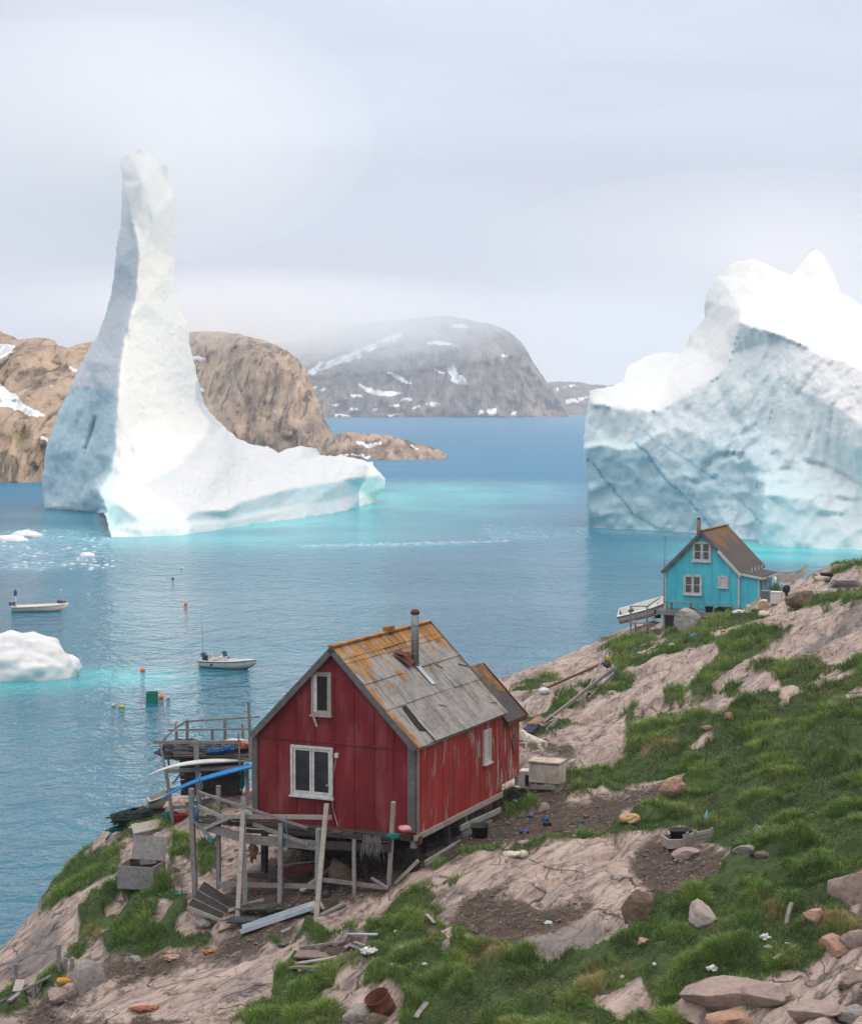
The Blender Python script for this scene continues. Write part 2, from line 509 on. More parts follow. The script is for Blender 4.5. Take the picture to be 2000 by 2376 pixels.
# ================================================================== reliefs (ice, mountains)
def relief(name, outline, creases, extra, step, thick, jag=0.0, smooth_it=3, disp=None, seed=0, soft=None, back_r=None):
    """closed body: front surface through the given (x, y, distance) marks, rounded back"""
    rs = np.random.RandomState(seed)
    C, E, idx = [], [], {}
    def add(p):
        k = (round(p[0], 1), round(p[1], 1))
        if k not in idx: idx[k] = len(C); C.append(p)
        return idx[k]
    oi = [add(p) for p in outline]
    for i in range(len(oi)): E.append((oi[i], oi[(i + 1) % len(oi)]))
    for c in creases:
        ci = [add(p) for p in c]
        E += list(zip(ci[:-1], ci[1:]))
    for p in extra: add(p)
    r = geometry.delaunay_2d_cdt([Vector(p[:2]) for p in C], E, [], 0, 1e-4)
    V2 = np.array([v[:] for v in r[0]]); D2 = np.zeros(len(V2))
    for k, o in enumerate(r[3]):
        if len(o): D2[k] = C[o[0]][2]
        else:
            dd = [(p[0] - V2[k, 0]) ** 2 + (p[1] - V2[k, 1]) ** 2 for p in C]
            a = np.argsort(dd)[:2]; w = 1 / (np.sqrt(np.array(dd)[a]) + 1e-6)
            D2[k] = sum(C[i][2] * ww for i, ww in zip(a, w)) / w.sum()
    T = np.array(r[2])
    ol = np.array([p[:2] for p in outline], float)
    Q, QD, n = [], [], len(ol)
    for k in range(n):
        a, b = ol[k], ol[(k + 1) % n]
        m = max(1, int(np.hypot(*(b - a)) / (step * .8)))
        for j in range(m):
            Q.append(a + (b - a) * j / m); QD.append(outline[k][2] + (outline[(k + 1) % n][2] - outline[k][2]) * j / m)
    Q = np.array(Q); no = len(Q)
    if jag:
        Q = Q + np.stack([fbm(Q / 9 + seed, 4, .6, seed), fbm(Q / 9 + 50 + seed, 4, .6, seed + 9)], -1) * jag
    gx, gy = np.meshgrid(np.arange(ol[:, 0].min(), ol[:, 0].max(), step), np.arange(ol[:, 1].min(), ol[:, 1].max(), step))
    g = np.stack([gx.ravel(), gy.ravel()], -1) + rs.uniform(-.32, .32, (gx.size, 2)) * step
    g = g[inside(g[:, 0], g[:, 1], Q)]
    g = g[dist_poly(g[:, 0], g[:, 1], Q, True) > step * .55]
    A = np.concatenate([Q, g])
    rr = geometry.delaunay_2d_cdt([Vector(p) for p in A], [], [list(range(no))], 1, 1e-4)
    P = np.array([v[:] for v in rr[0]]); tri = np.array(rr[2])
    isout = np.array([any(o < no for o in q) for q in rr[3]])
    d = np.full(len(P), np.nan); near = np.full(len(P), 1e9)
    for t in T:
        a, b, c = V2[t]
        den = (b[1] - c[1]) * (a[0] - c[0]) + (c[0] - b[0]) * (a[1] - c[1])
        if abs(den) < 1e-9: continue
        l1 = ((b[1] - c[1]) * (P[:, 0] - c[0]) + (c[0] - b[0]) * (P[:, 1] - c[1])) / den
        l2 = ((c[1] - a[1]) * (P[:, 0] - c[0]) + (a[0] - c[0]) * (P[:, 1] - c[1])) / den
        l3 = 1 - l1 - l2
        out = np.maximum(0, -np.minimum(np.minimum(l1, l2), l3))
        m = out < near
        cl = np.clip(np.stack([l1, l2, l3], -1), 0, 1); cl /= cl.sum(-1, keepdims=True)
        val = cl @ D2[t]
        d[m] = val[m]; near[m] = out[m]
    for k, o in enumerate(rr[3]):
        for q in o:
            if q < no: d[k] = QD[q]
    e = np.concatenate([tri[:, [0, 1]], tri[:, [1, 2]], tri[:, [2, 0]]])
    e = np.concatenate([e, e[:, ::-1]])
    for _ in range(smooth_it):
        s = np.zeros(len(P)); c = np.zeros(len(P))
        np.add.at(s, e[:, 0], d[e[:, 1]]); np.add.at(c, e[:, 0], 1)
        d = np.where(isout, d, d * .4 + .6 * s / np.maximum(c, 1))
    if soft is not None:
        msk = sum(inside(P[:, 0], P[:, 1], q) for q in soft) > 0
        for _ in range(14):
            s = np.zeros(len(P)); c = np.zeros(len(P))
            np.add.at(s, e[:, 0], d[e[:, 1]]); np.add.at(c, e[:, 0], 1)
            d = np.where(msk & ~isout, s / np.maximum(c, 1), d)
    W = at_d_np(P[:, 0], P[:, 1], d)
    od = dist_poly(P[:, 0], P[:, 1], Q, True)
    if disp is not None:
        d = d + disp(W, P, od) * sstep(0, step * 3, od)
        W = at_d_np(P[:, 0], P[:, 1], d)
    Rr = back_r or 60
    tt = np.clip(od / Rr, 0, 1)
    back = d + thick * np.sqrt(np.maximum(0, 1 - (1 - tt) ** 2))
    WB = at_d_np(P[:, 0], P[:, 1], back)
    # the hidden back is a coarse shell
    inner = np.where(~isout)[0]
    remap = np.arange(len(P)); remap[inner] = len(P) + np.arange(len(inner))
    Vv = np.concatenate([W, WB[inner]])
    n0 = np.cross(W[tri[:, 1]] - W[tri[:, 0]], W[tri[:, 2]] - W[tri[:, 0]])
    cen = W[tri].mean(1) - np.array([0, 0, HCAM])
    flip = (n0 * cen).sum(-1) > 0
    tri[flip] = tri[flip][:, [0, 2, 1]]
    Ff = np.concatenate([tri, remap[tri][:, [0, 2, 1]]])
    Pall = np.concatenate([P, P[inner]])
    return Vv, Ff, Pall, len(P)

def ice_material():
    t = NT('glacier_ice')
    v = t.coord('Object')
    blue, vein = t.attr('blue'), t.attr('vein')
    n = t.noise(v, .35, 6, .6)
    n2 = t.noise(t.coord('Object', (1, 1, .35)), 1.6, 6, .65)
    col = t.mix(t.map(n, .35, .7), (.71, .70, .685), (.655, .665, .67))
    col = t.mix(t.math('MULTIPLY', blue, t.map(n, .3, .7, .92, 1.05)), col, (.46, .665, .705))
    col = t.mix(vein, col, (.07, .31, .44))
    b = t.bump(n, .35, .4)
    return t.done(col, .55, t.bump(n2, .25, .15, b))
ICE = ice_material()
SLUSHICE = simple('slush_ice', (.46, .52, .56), (.36, .44, .49), .8, .6, .2)

# ---- tower iceberg
TO = [(232,1196,333),(105,1188,347),(99,1150,347),(100,1100,346),(104,1060,345),(112,1020,344),(135,960,343),(165,893,342),(192,835,342),(225,780,341),(245,730,340),(256,690,340),(264,640,340),(272,560,339),(281,510,339),(282,450,338),(285,420,338),(283,392,337),(280,378,337),
      (284,358,338),(300,352,338),(322,345,338),(345,354,338),(356,364,338),(366,380,338),(386,384,338),(390,400,338),(386,424,338),(405,438,338),(409,450,338),(406,520,338),(403,600,339),(407,680,339),(417,718,340),(434,750,341),(441,800,342),(452,850,343),(462,890,345),(473,935,347),(490,960,348),(520,990,350),(550,1016,350),(580,1030,350),
      (620,1036,350),(650,1050,351),(668,1040,352),(700,1036,353),(735,1040,356),(742,1056,356),(790,1058,358),(830,1064,360),(862,1072,361),(880,1095,361),(894,1112,362),(890,1135,362),(876,1150,364),(866,1168,366),(800,1190,337),(700,1206,318),(600,1220,304),(540,1230,294),(480,1238,284),(420,1246,277),(330,1252,274),(258,1252,273),(250,1215,274),(240,1188,275)]
TC = [[(290,430,329),(300,500,325),(318,560,322),(322,600,321),(316,650,320),(310,700,319),(298,740,316),(288,780,314),(278,850,309),(270,920,305),(265,980,303),(266,1030,302),(256,1060,302),(252,1100,301)],
      [(228,1134,281),(250,1146,279),(275,1165,278),(298,1184,279),(360,1190,281),(450,1188,286),(529,1184,294),(569,1160,304),(640,1140,316),(704,1128,328),(800,1112,343),(888,1102,361)],
      [(258,1100,299),(300,1102,298),(380,1100,301),(500,1090,311)],
      [(218,1140,331),(228,1166,331),(236,1189,331)], [(224,1137,280),(233,1165,277),(241,1187,275.5)], [(220,1128,331),(235,1108,330),(247,1094,327)], [(228,1131,284),(242,1111,293),(255,1092,300)],
      [(262,1222,276),(330,1226,275),(420,1220,278),(530,1210,294),(640,1188,312),(720,1170,326),(800,1156,342),(850,1146,358)],
      [(262,1214,278.5),(330,1215,278),(420,1210,281),(530,1200,296.5),(640,1178,314.5)],
      [(104,1176,345),(160,1178,340),(232,1184,332)]]
TX = [(340,560,326),(360,500,328),(330,420,326),(380,640,331),(340,700,322),(400,760,334),(330,800,319),(400,880,332),(310,900,311),(380,960,324),(300,1000,307),(420,1000,328),(330,1050,306),(450,1050,328),(560,1060,340),(620,1090,338),(420,1130,296),(540,1130,312),(700,1090,344),(800,1085,354),
      (215,870,333),(230,760,335),(275,600,334),(280,690,333),(180,950,337),(235,950,330),(170,1050,337),(225,1050,331),(140,1100,343),(200,1120,334),(180,1180,337)]
def tower_disp(W, P, od):
    flute = fbm(W * np.array([.30, .30, .05]), 4, .5, 31) * .75
    f2 = fbm(W * np.array([.9, .9, .5]), 3, .5, 33) * .15
    left = sstep(275, 250, P[:, 0]) * sstep(880, 910, P[:, 1])
    sc = np.abs(fbm(W * .16, 3, .5, 35)) * 1.3 * left
    shelf = sstep(1040, 1100, P[:, 1]) * (P[:, 0] > 262)
    und = np.zeros(len(P))
    groove = dist_poly(P[:, 0], P[:, 1], [(200,1040),(214,1000),(222,970)]) 
    gr = np.exp(-(groove / 4.5) ** 2) * 1.6
    return flute * (1 - .55 * shelf) + f2 * (1 - .3 * shelf) - sc + gr + und
V, Fc, P, nf = relief('iceberg', TO, TC, TX, 4.6, 26, 2.2, 1, tower_disp, 3, back_r=70, soft=[[(300,1000),(440,1000),(520,1010),(620,1050),(860,1085),(880,1098),(700,1122),(640,1134),(565,1154),(530,1178),(300,1178),(262,1150),(270,1060)], [(330,740),(420,740),(470,960),(330,980),(290,900)]])
x, y = P[:, 0], P[:, 1]
nb = fbm(V * .12, 4, .5, 77)
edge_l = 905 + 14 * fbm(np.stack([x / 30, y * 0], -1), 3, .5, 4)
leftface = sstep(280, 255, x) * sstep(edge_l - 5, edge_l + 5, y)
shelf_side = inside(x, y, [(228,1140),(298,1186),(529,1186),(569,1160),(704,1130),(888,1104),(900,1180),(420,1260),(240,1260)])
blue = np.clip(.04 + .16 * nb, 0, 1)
blue = np.maximum(blue, leftface * np.clip(.66 + .10 * nb, 0, 1))  # bluer ice on the left face, with its shade put into the colour
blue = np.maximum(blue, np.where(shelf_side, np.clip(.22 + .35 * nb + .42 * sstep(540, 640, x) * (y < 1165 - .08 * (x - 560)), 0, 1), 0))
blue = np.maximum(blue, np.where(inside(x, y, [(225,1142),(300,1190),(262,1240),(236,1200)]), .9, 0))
stripe = np.exp(-(dist_poly(x, y, [(280,1216),(420,1211),(530,1201),(640,1178),(760,1150)]) / 4) ** 2) * .7
blue = np.maximum(blue, stripe)
vein = np.exp(-(dist_poly(x, y, [(196,1052),(206,1020),(214,990),(222,966)]) / 2.6) ** 2) * .55
vein = np.maximum(vein, np.exp(-(dist_poly(x, y, [(120,1062),(150,1052),(172,1070)]) / 2.5) ** 2) * .35)
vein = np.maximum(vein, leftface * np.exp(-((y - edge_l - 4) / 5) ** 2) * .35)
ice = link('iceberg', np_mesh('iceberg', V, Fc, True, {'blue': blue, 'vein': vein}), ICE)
tag(ice, 'towering iceberg with a tall narrow spire and a long flat foot', 'iceberg')

# ---- broad iceberg on the right
RO = [(1366,1234,294),(1362,1180,292),(1362,1140,291),(1356,1080,291),(1354,1040,291),(1358,985,292),(1364,940,293),(1369,905,294),(1385,902,298),(1420,896,304),(1445,884,308),(1456,852,314),(1475,838,318),(1512,820,322),(1545,816,324),(1575,818,326),(1590,805,330),(1602,775,332),(1625,752,334),(1636,735,334),(1634,700,334),(1645,670,335),(1665,640,336),(1690,615,337),(1715,606,338),(1745,600,338),(1770,608,338),(1800,622,338),(1835,640,340),
      (1850,622,344),(1865,600,346),(1885,578,348),(1900,576,348),(1915,598,347),(1930,625,345),(1942,655,343),(1953,680,340),(1975,692,338),(2005,714,336),(2060,745,332),(2140,800,328),(2220,880,322),(2240,1000,300),(2230,1150,270),(2200,1292,247),(2100,1292,247),(2000,1290,249),(1880,1288,252),(1764,1282,255),(1755,1262,268),(1700,1256,271),(1600,1246,283),(1480,1240,289)]
RC = [[(1369,905,294),(1382,936,292),(1410,944,291),(1450,950,290.5),(1490,952,290),(1530,950,289.5),(1560,935,289),(1590,912,288),(1625,895,287),(1660,875,286),(1685,852,285),(1698,820,284.5),(1705,780,284),(1716,742,283),(1750,754,280),(1830,780,276),(1920,818,270),(2000,855,264),(2100,905,257),(2200,970,252)],
      [(1766,1270,255.5),(1768,1200,255.5),(1770,1150,257),(1776,1120,260),(1790,1096,264),(1830,1086,264.5),(1870,1070,264),(1930,1085,262),(2000,1130,257)],
      [(1757,1255,268),(1752,1200,269.5),(1745,1150,271),(1728,1100,272.5),(1705,1062,274)],
      [(1360,1030,291),(1400,1024,289.5),(1440,1036,289),(1475,1030,288.5),(1510,1006,288),(1560,980,286.5),(1600,955,286)],
      [(1362,1036,289.5),(1400,1031,288),(1440,1042,287.5),(1478,1036,287),(1514,1012,286.5),(1562,988,285.5)]]
RX = [(1420,1000,291),(1500,980,289),(1420,1120,290),(1500,1120,287),(1600,1120,281),(1660,1160,277),(1560,1180,285),(1640,1020,280),(1700,980,278),(1760,900,276),(1800,1000,270.5),(1850,900,269),(1900,1000,264),(1950,950,260),(1990,1050,256),(2080,1050,250),(1860,1150,256.5),(1820,1220,255),(1940,1200,253),(2100,1150,248),
      (1450,905,302),(1550,870,312),(1640,820,314),(1680,760,315),(1660,700,330),(1700,680,326),(1735,650,333),(1760,700,312),(1800,720,308),(1850,700,322),(1900,660,338),(1930,740,312),(2000,790,300),(1880,780,292),(1780,660,330),(1720,720,305),(2080,830,290),(1700,640,335)]
def right_disp(W, P, od):
    fl = .55 - 1.7 * np.abs(fbm(W * np.array([.30, .30, .05]) + .3 * fbm(W * .1, 2, .5, 8)[:, None], 4, .5, 41))
    front = inside(P[:, 0], P[:, 1], [(1350,940),(1530,955),(1625,900),(1690,855),(1716,745),(2000,860),(2250,960),(2250,1300),(1340,1300)]).astype(float)
    low = sstep(1010, 1090, P[:, 1] + (P[:, 0] - 1400) * -.05)
    scal = np.abs(fbm(W * np.array([.17, .17, .22]) + 5, 3, .5, 43))
    f3 = fbm(W * np.array([.8, .8, .35]), 4, .6, 45) * .20
    arch = dist_poly(P[:, 0], P[:, 1], [(1632,1110),(1640,1080),(1665,1062),(1700,1052),(1725,1065),(1742,1100),(1752,1140)])
    ar = np.where(P[:, 1] > 1050, np.exp(-(arch / 9) ** 2) * 1.1, 0)
    ledge = 0
    for pl in ([(1790,1098),(1826,1086),(1856,1092)], [(1868,1066),(1910,1078),(1960,1100),(2000,1128)], [(1926,1118),(1938,1150),(1985,1160)], [(1905,1190),(1950,1192)], [(1590,1110),(1620,1118),(1660,1104)]):
        ledge = ledge + np.exp(-(dist_poly(P[:, 0], P[:, 1] - 4, pl) / 7) ** 2) * .5 - np.exp(-(dist_poly(P[:, 0], P[:, 1] + 5, pl) / 6) ** 2) * .3
    return front * (fl * .85 * (1 - .5 * low) + scal * 1.1 * (.35 + .65 * low) + ar + ledge) + f3 + (1 - front) * fbm(W * .12, 4, .5, 47) * 1.2
V, Fc, P, nf = relief('iceberg', RO, RC, RX, 4.6, 45, 2.0, 1, right_disp, 5, back_r=120, soft=[[(1740,745),(1840,770),(2000,840),(2200,950),(2200,900),(2000,740),(1940,690),(1830,660),(1760,680)]])
x, y = P[:, 0], P[:, 1]
front = inside(x, y, [(1340,925),(1382,938),(1450,952),(1530,952),(1590,914),(1625,897),(1660,877),(1686,853),(1700,820),(1707,780),(1717,744),(1830,782),(2000,857),(2250,990),(2250,1300),(1340,1300)])
nb = fbm(V * np.array([.14, .14, .05]), 4, .5, 78)
blue = np.where(front, np.clip(.25 + .42 * sstep(930, 1120, y) - .35 * sstep(1760, 1960, x) + .10 * nb, 0, 1), np.clip(.06 + .12 * nb, 0, 1))
vein = 0
for pl, w, s in (([(1360,1062),(1400,1105),(1432,1145),(1465,1190),(1500,1210),(1535,1228)], 2.6, .95), ([(1474,1028),(1500,1050),(1520,1085),(1540,1110),(1575,1140),(1600,1165),(1630,1200),(1650,1222)], 2.6, .95),
                 ([(1480,990),(1510,1014),(1545,1035),(1600,1072),(1650,1105),(1700,1145),(1745,1185),(1768,1215)], 1.8, .6)):
    wob = fbm(np.stack([x / 25, y / 25], -1), 3, .5, 12) * 4
    vein = np.maximum(vein, np.exp(-((dist_poly(x + wob, y, pl)) / w) ** 2) * s)
ice = link('iceberg', np_mesh('iceberg', V, Fc, True, {'blue': blue, 'vein': vein}), ICE)
tag(ice, 'broad slab sided iceberg with blue veins behind the turquoise house', 'iceberg')

# ---- low floe close to shore, and a far one
def floe(name, px, py, d, size, seed, label, flat=-.3, **kw):
    c = at_z(px, py, 0.0) if d is None else at_d(px, py, d)
    o = MB().blob(tuple(c), size, seed, .14, 1.1, 5, flat=flat).build(name, ICE, None, True)
    P = np.array([v.co[:] for v in o.data.vertices]) - np.array(c)
    f = fbm(P * 1.3, 4, .55, seed)
    nrm = P / (np.linalg.norm(P, axis=1, keepdims=True) + 1e-6)
    o.data.vertices.foreach_set('co', (P + nrm * (f * .10 * size[2])[:, None] + np.array(c)).astype(np.float32).ravel())
    return tag(o, label, 'ice floe')
f = floe('ice_floe', 26, 1568, None, (5.0, 3.0, 2.9), 4, 'rounded white ice floe floating beside the shore')
floe('ice_floe', 786, 968, None, (16, 10, 4.2), 9, 'small far iceberg below the dark mountain')

# ================================================================== mountains
def rock_wall_material(name, c1, c2, c3, sc):
    t = NT(name)
    v = t.coord('Object')
    n = t.noise(v, .045 * sc, 7, .62, .4)
    st = t.noise(t.coord('Object', (1, .16, .30), (0, .22, .15)), .16 * sc, 7, .68, .35)
    vo = t.noise(t.coord('Object', (1, .12, .22), (0, -.25, .1)), .30 * sc, 5, .6, .5)
    col = t.mix(t.map(n, .35, .68), c1, c2)
    col = t.mix(t.map(st, .45, .68, 0, .75), col, c3)
    col = t.mix(t.map(vo, .55, .66, 0, .8), col, tuple(q * .35 for q in c1))
    veg = t.noise(t.coord('Object', (1, .5, 1.2)), .022 * sc, 5, .6, .3)
    col = t.mix(t.map(veg, .50, .62, 0, .65), col, tuple(q * .42 for q in c1))
    moss = t.attr('moss')
    col = t.mix(t.math('MULTIPLY', moss, t.map(n, .4, .6)), col, (.20, .17, .03))
    snow = t.attr('snow')
    sn = t.map(t.math('ADD', snow, t.map(st, .3, .7, -.28, .28)), .42, .58)
    col = t.mix(sn, col, (.85, .86, .90))
    h = t.math('SUBTRACT', st, t.math('MULTIPLY', t.map(vo, .52, .7), .7))
    return t.done(col, .9, t.bump(h, .9, 5.0 / sc, t.bump(n, .6, 8.0 / sc)))
ROCKY = rock_wall_material('weathered_cliff', (.30, .225, .17), (.44, .325, .235), (.56, .41, .29), 1.0)
ROCKFAR = rock_wall_material('far_cliff', (.095, .082, .080), (.21, .165, .135), (.42, .30, .21), .55)

def mountain(name, outline, creases, extra, step, thick, disp_amp, seed, mat_, snow, moss, label, kind='structure', freq=.03):
    def dsp(W, P, od):
        a = fbm(W * freq * np.array([1, .35, .5]), 5, .55, seed)
        b = np.abs(fbm(W * freq * np.array([2.4, .5, .7]), 4, .55, seed + 3))
        return (a * 1.0 - b * 1.2) * disp_amp
    V, Fc, P, nf = relief(name, outline, creases, extra, step, thick, 2.0, 3, dsp, seed, back_r=150)
    s = np.zeros(len(P)); m = np.zeros(len(P))
    nzx, nzy = fbm(P / 22, 4, .6, seed + 5) * 6, fbm(P / 22 + 40, 4, .6, seed + 6) * 5
    for pl in snow:
        s = np.maximum(s, np.where(inside(P[:, 0] + nzx, P[:, 1] + nzy, pl), 1.0, np.exp(-(dist_poly(P[:, 0] + nzx, P[:, 1] + nzy, pl, True) / 3) ** 2) * .6))
    for pl in moss:
        m = np.maximum(m, inside(P[:, 0] + nzx, P[:, 1] + nzy, pl).astype(float))
    o = link(name, np_mesh(name, V, Fc, True, {'snow': s, 'moss': m}), mat_)
    return tag(o, label, 'mountain', kind=kind)

mountain('rocky_hill',
    [(-420,1130,452),(-420,760,640),(-100,765,600),(0,768,590),(25,778,586),(45,788,584),(70,784,586),(110,784,588),(128,790,588),(136,802,590),(160,806,600),(185,798,620),(225,788,640),(260,778,660),(300,772,680),(340,790,690),(360,1000,560),(340,1100,480),(200,1126,458),(100,1124,460),(0,1128,456)],
    [[(-420,960,500),(0,960,490),(60,985,480),(110,1000,480),(200,1020,490)], [(0,1020,470),(100,1060,466)]],
    [(0,860,540),(60,900,520),(120,900,525),(180,860,570),(40,830,552),(120,960,498),(100,840,575),(60,1060,464)],
    4.5, 160, 9, 21, ROCKY,
    [[(0,800),(40,806),(28,818),(0,826)], [(0,890),(20,905),(60,945),(105,962),(80,966),(50,955),(0,940)], [(160,852),(184,856),(182,860),(160,856)], [(96,1012),(116,1020),(112,1026)], [(110,892),(126,894),(120,898)]],
    [[(0,985),(60,1010),(110,1040),(100,1075),(60,1070),(0,1075)], [(0,1080),(80,1085),(60,1095),(0,1092)]], 'brown rocky hillside with snow patches behind the tower iceberg', freq=.055)
mountain('sea_cliff',
    [(300,1090,760),(300,800,960),(380,776,940),(430,771,930),(470,768,925),(520,770,915),(560,776,905),(610,788,890),(640,800,880),(668,815,865),(690,832,850),(712,860,835),(724,890,822),(734,920,805),(748,955,785),(762,990,765),(776,1015,745),(800,1045,730),(812,1058,715),(760,1062,715),(690,1070,720),(600,1075,730),(450,1085,745)],
    [[(560,800,860),(620,830,822),(670,860,806),(700,900,790),(722,950,776),(750,1010,752)], [(430,900,850),(520,860,835),(570,880,805),(580,960,775)]],
    [(480,820,880),(500,1000,762),(640,950,775),(660,1040,735),(600,1010,752),(560,1050,744),(690,990,762),(730,1040,736)],
    4.2, 220, 9.5, 23, ROCKY,
    [[(450,825),(485,835),(478,840),(452,830)], [(455,893),(476,903),(468,906)], [(690,815),(698,820),(692,822)]], [], 'tall tan sea cliff rising behind the iceberg foot', freq=.05)
mountain('headland',
    [(740,1066,672),(760,1012,708),(790,1005,706),(815,1002,706),(850,1006,704),(880,1008,702),(905,1010,700),(930,1018,695),(965,1028,686),(1000,1036,676),(1020,1045,668),(1040,1058,655),(1030,1066,646),(960,1068,640),(880,1070,636),(800,1068,646)],
    [[(770,1040,664),(840,1044,654),(900,1046,652),(960,1040,664),(1010,1050,656)]], [(850,1022,682),(920,1030,676)],
    3.2, 60, 3.2, 27, ROCKY,
    [[(822,1026),(850,1030),(885,1026),(888,1032),(860,1036),(826,1030)], [(952,1036),(966,1044),(958,1042)], [(770,1056),(860,1058),(860,1061),(770,1060)]], [], 'low rocky point ending in the open water', freq=.09)
mountain('far_mountain',
    [(300,990,2440),(300,790,3100),(450,792,3050),(600,800,3000),(700,790,2950),(760,768,2900),(820,754,2880),(880,746,2860),(940,742,2850),(1000,733,2840),(1050,734,2830),(1090,742,2810),(1140,752,2780),(1180,768,2740),(1205,788,2700),(1225,815,2660),(1240,845,2620),(1258,870,2580),(1275,895,2550),(1292,925,2500),(1310,948,2470),(1320,966,2430),(1260,975,2400),(1100,976,2380),(800,980,2390),(600,985,2420)],
    [[(900,820,2640),(1000,800,2620),(1100,800,2590),(1170,830,2560),(1215,880,2530),(1260,930,2470)], [(760,930,2460),(900,915,2470),(1020,915,2470),(1120,930,2460),(1190,950,2420)]],
    [(750,850,2750),(850,880,2560),(1000,870,2530),(1100,870,2510),(800,955,2430),(950,950,2425),(1080,955,2420),(1180,900,2490)],
    4.0, 700, 62, 29, ROCKFAR,
    [[(715,862),(740,845),(800,825),(845,810),(890,785),(930,766),(935,772),(890,800),(850,822),(800,838),(720,870)], [(1030,755),(1050,750),(1085,755),(1075,762)], [(985,792),(1010,791),(1065,802),(1020,799)], [(1035,832),(1050,838),(1065,870),(1090,893),(1070,892),(1050,885),(1048,870),(1038,855)], [(1008,855),(1035,864),(1030,868)], [(900,862),(930,872),(955,886),(930,885)], [(825,888),(860,902),(905,910),(940,912),(900,916),(855,910)], [(815,918),(845,920),(825,925)], [(905,938),(935,936),(920,943)], [(925,928),(960,927),(955,931)], [(1128,953),(1152,950),(1148,958),(1134,966)], [(1105,953),(1122,958),(1108,962)], [(1165,825),(1180,828),(1170,831)], [(862,948),(885,946),(880,950)], [(955,946),(975,944),(970,948)], [(810,948),(835,950),(815,953)], [(895,960),(925,962),(905,965)], [(990,938),(1020,938),(1000,942)], [(700,900),(735,896),(725,903)], [(740,902),(760,901),(750,906)], [(765,940),(785,936),(775,944)], [(1185,960),(1200,955),(1198,963)]],
    [], 'dark domed mountain streaked with snow across the fjord', freq=.013)
mountain('far_shore',
    [(1200,968,2850),(1220,900,3500),(1260,888,3500),(1300,884,3500),(1340,886,3480),(1380,892,3450),(1450,896,3420),(1560,905,3400),(1560,966,2850)],
    [], [(1300,930,3120),(1360,925,3150),(1450,930,3120)], 5, 300, 30, 33, ROCKFAR,
    [[(1284,900),(1300,896),(1295,905)], [(1310,895),(1340,892),(1330,898)], [(1305,930),(1330,926),(1345,932),(1320,935)], [(1335,925),(1365,920),(1352,928)]], [], 'distant low blue shore beside the broad iceberg', freq=.004)

# rocky rise added out of view, shaped to keep sun off the village
hx, hy = np.meshgrid(np.linspace(24, 190, 90), np.linspace(-60, 190, 120))
ridge = sstep(28, 78, hx - .06 * (hy - 40)) * 46 * (1 - sstep(112, 158, hy)) + 3
hz = ridge + fbm(np.stack([hx / 26, hy / 26], -1), 5, .5, 51) * 4 * sstep(30, 60, hx) - 6 * (1 - sstep(24, 40, hx)) - 8 * sstep(118, 160, hy) - 3
hz = np.where(hx < 27, -3, hz)
shade_hill = link('shade_hill', np_mesh('shade_hill', np.stack([hx, hy, hz], -1).reshape(-1, 3), grid_faces(*hx.shape), True, {'snow': np.zeros(hx.size), 'moss': np.zeros(hx.size)}), ROCKY)
tag(shade_hill, 'steep rocky rise added out of view to shade the village', 'shade_hill', kind='structure')
# ================================================================== ground
GP = [  # marks on the photographed ground: pixel x, pixel y, height above the water
 (0,2376,3.8),(300,2376,5.0),(600,2376,6.0),(900,2376,6.5),(1200,2376,6.8),(1500,2376,7.1),(1800,2376,7.6),(2000,2376,8.0),
 (60,2290,4.0),(150,2240,4.5),(400,2280,5.2),(545,2150,6.1),(740,2130,6.7),(900,2070,7.1),(960,2030,7.4),
 (330,2070,6.2),(200,2130,5.1),(100,2180,4.3),(700,2230,6.4),(1000,2200,7.0),(1300,2200,7.4),(1000,2100,7.3),(1300,2050,7.75),(1200,1970,7.9),
 (1600,2200,7.7),(1800,2200,8.1),(2000,2150,8.8),(1600,1970,8.0),(1465,1910,8.1),(1700,2000,8.3),(1800,1950,8.9),(2000,1900,9.8),
 (1200,1870,7.9),(1250,1830,7.9),(1235,1744,7.9),(1400,1800,8.2),(1600,1780,8.7),(1800,1750,9.7),(2000,1700,10.6),
 (1400,1650,8.2),(1600,1600,9.1),(1800,1560,10.2),(2000,1500,11.4),(1400,1560,7.7),(1600,1500,9.2),(1800,1440,9.9),(2000,1400,11.7),
 (1400,1512,6.4),(1541,1474,7.1),(1600,1455,7.7),(1650,1440,8.2),(1714,1420,8.6),(1765,1408,9.1),(440,1880,6.6),(560,1900,7.2),
 (600,1960,7.3),(800,1980,7.3),
]
RIM = [(0,2206,3.6),(85,2108,4.3),(160,2010,4.9),(240,1925,5.2),(300,1888,5.4),(390,1862,5.6),(480,1850,5.6),(590,1845,5.7),(1185,1575,5.2),(1260,1545,5.2),(1330,1522,5.1),(1375,1508,5.0),(1435,1466,6.4),(1480,1440,6.6)]
RIM2 = [(1830,1370,9.9),(1920,1336,10.8),(2000,1311,11.6),(1775,1394,9.2)]
XYZ = [tuple(at_z(*p)) for p in GP]
for p in RIM:
    q = at_z(*p); XYZ.append(tuple(q))
    n = Vector((-.45, .9, 0)) if p[0] < 700 else Vector((-.5, .86, 0))
    for s, z in ((3.0, q.z - 1.8), (8.0, -1.2), (20.0, -4.0)):
        XYZ.append((q.x + n.x * s, q.y + n.y * s, z))
for p in RIM2:
    q = at_z(*p); XYZ.append(tuple(q))
    for s, z in ((5, q.z - .9), (22, 3.5), (45, -2.5)):
        XYZ.append((q.x - .25 * s, q.y + .97 * s, z))
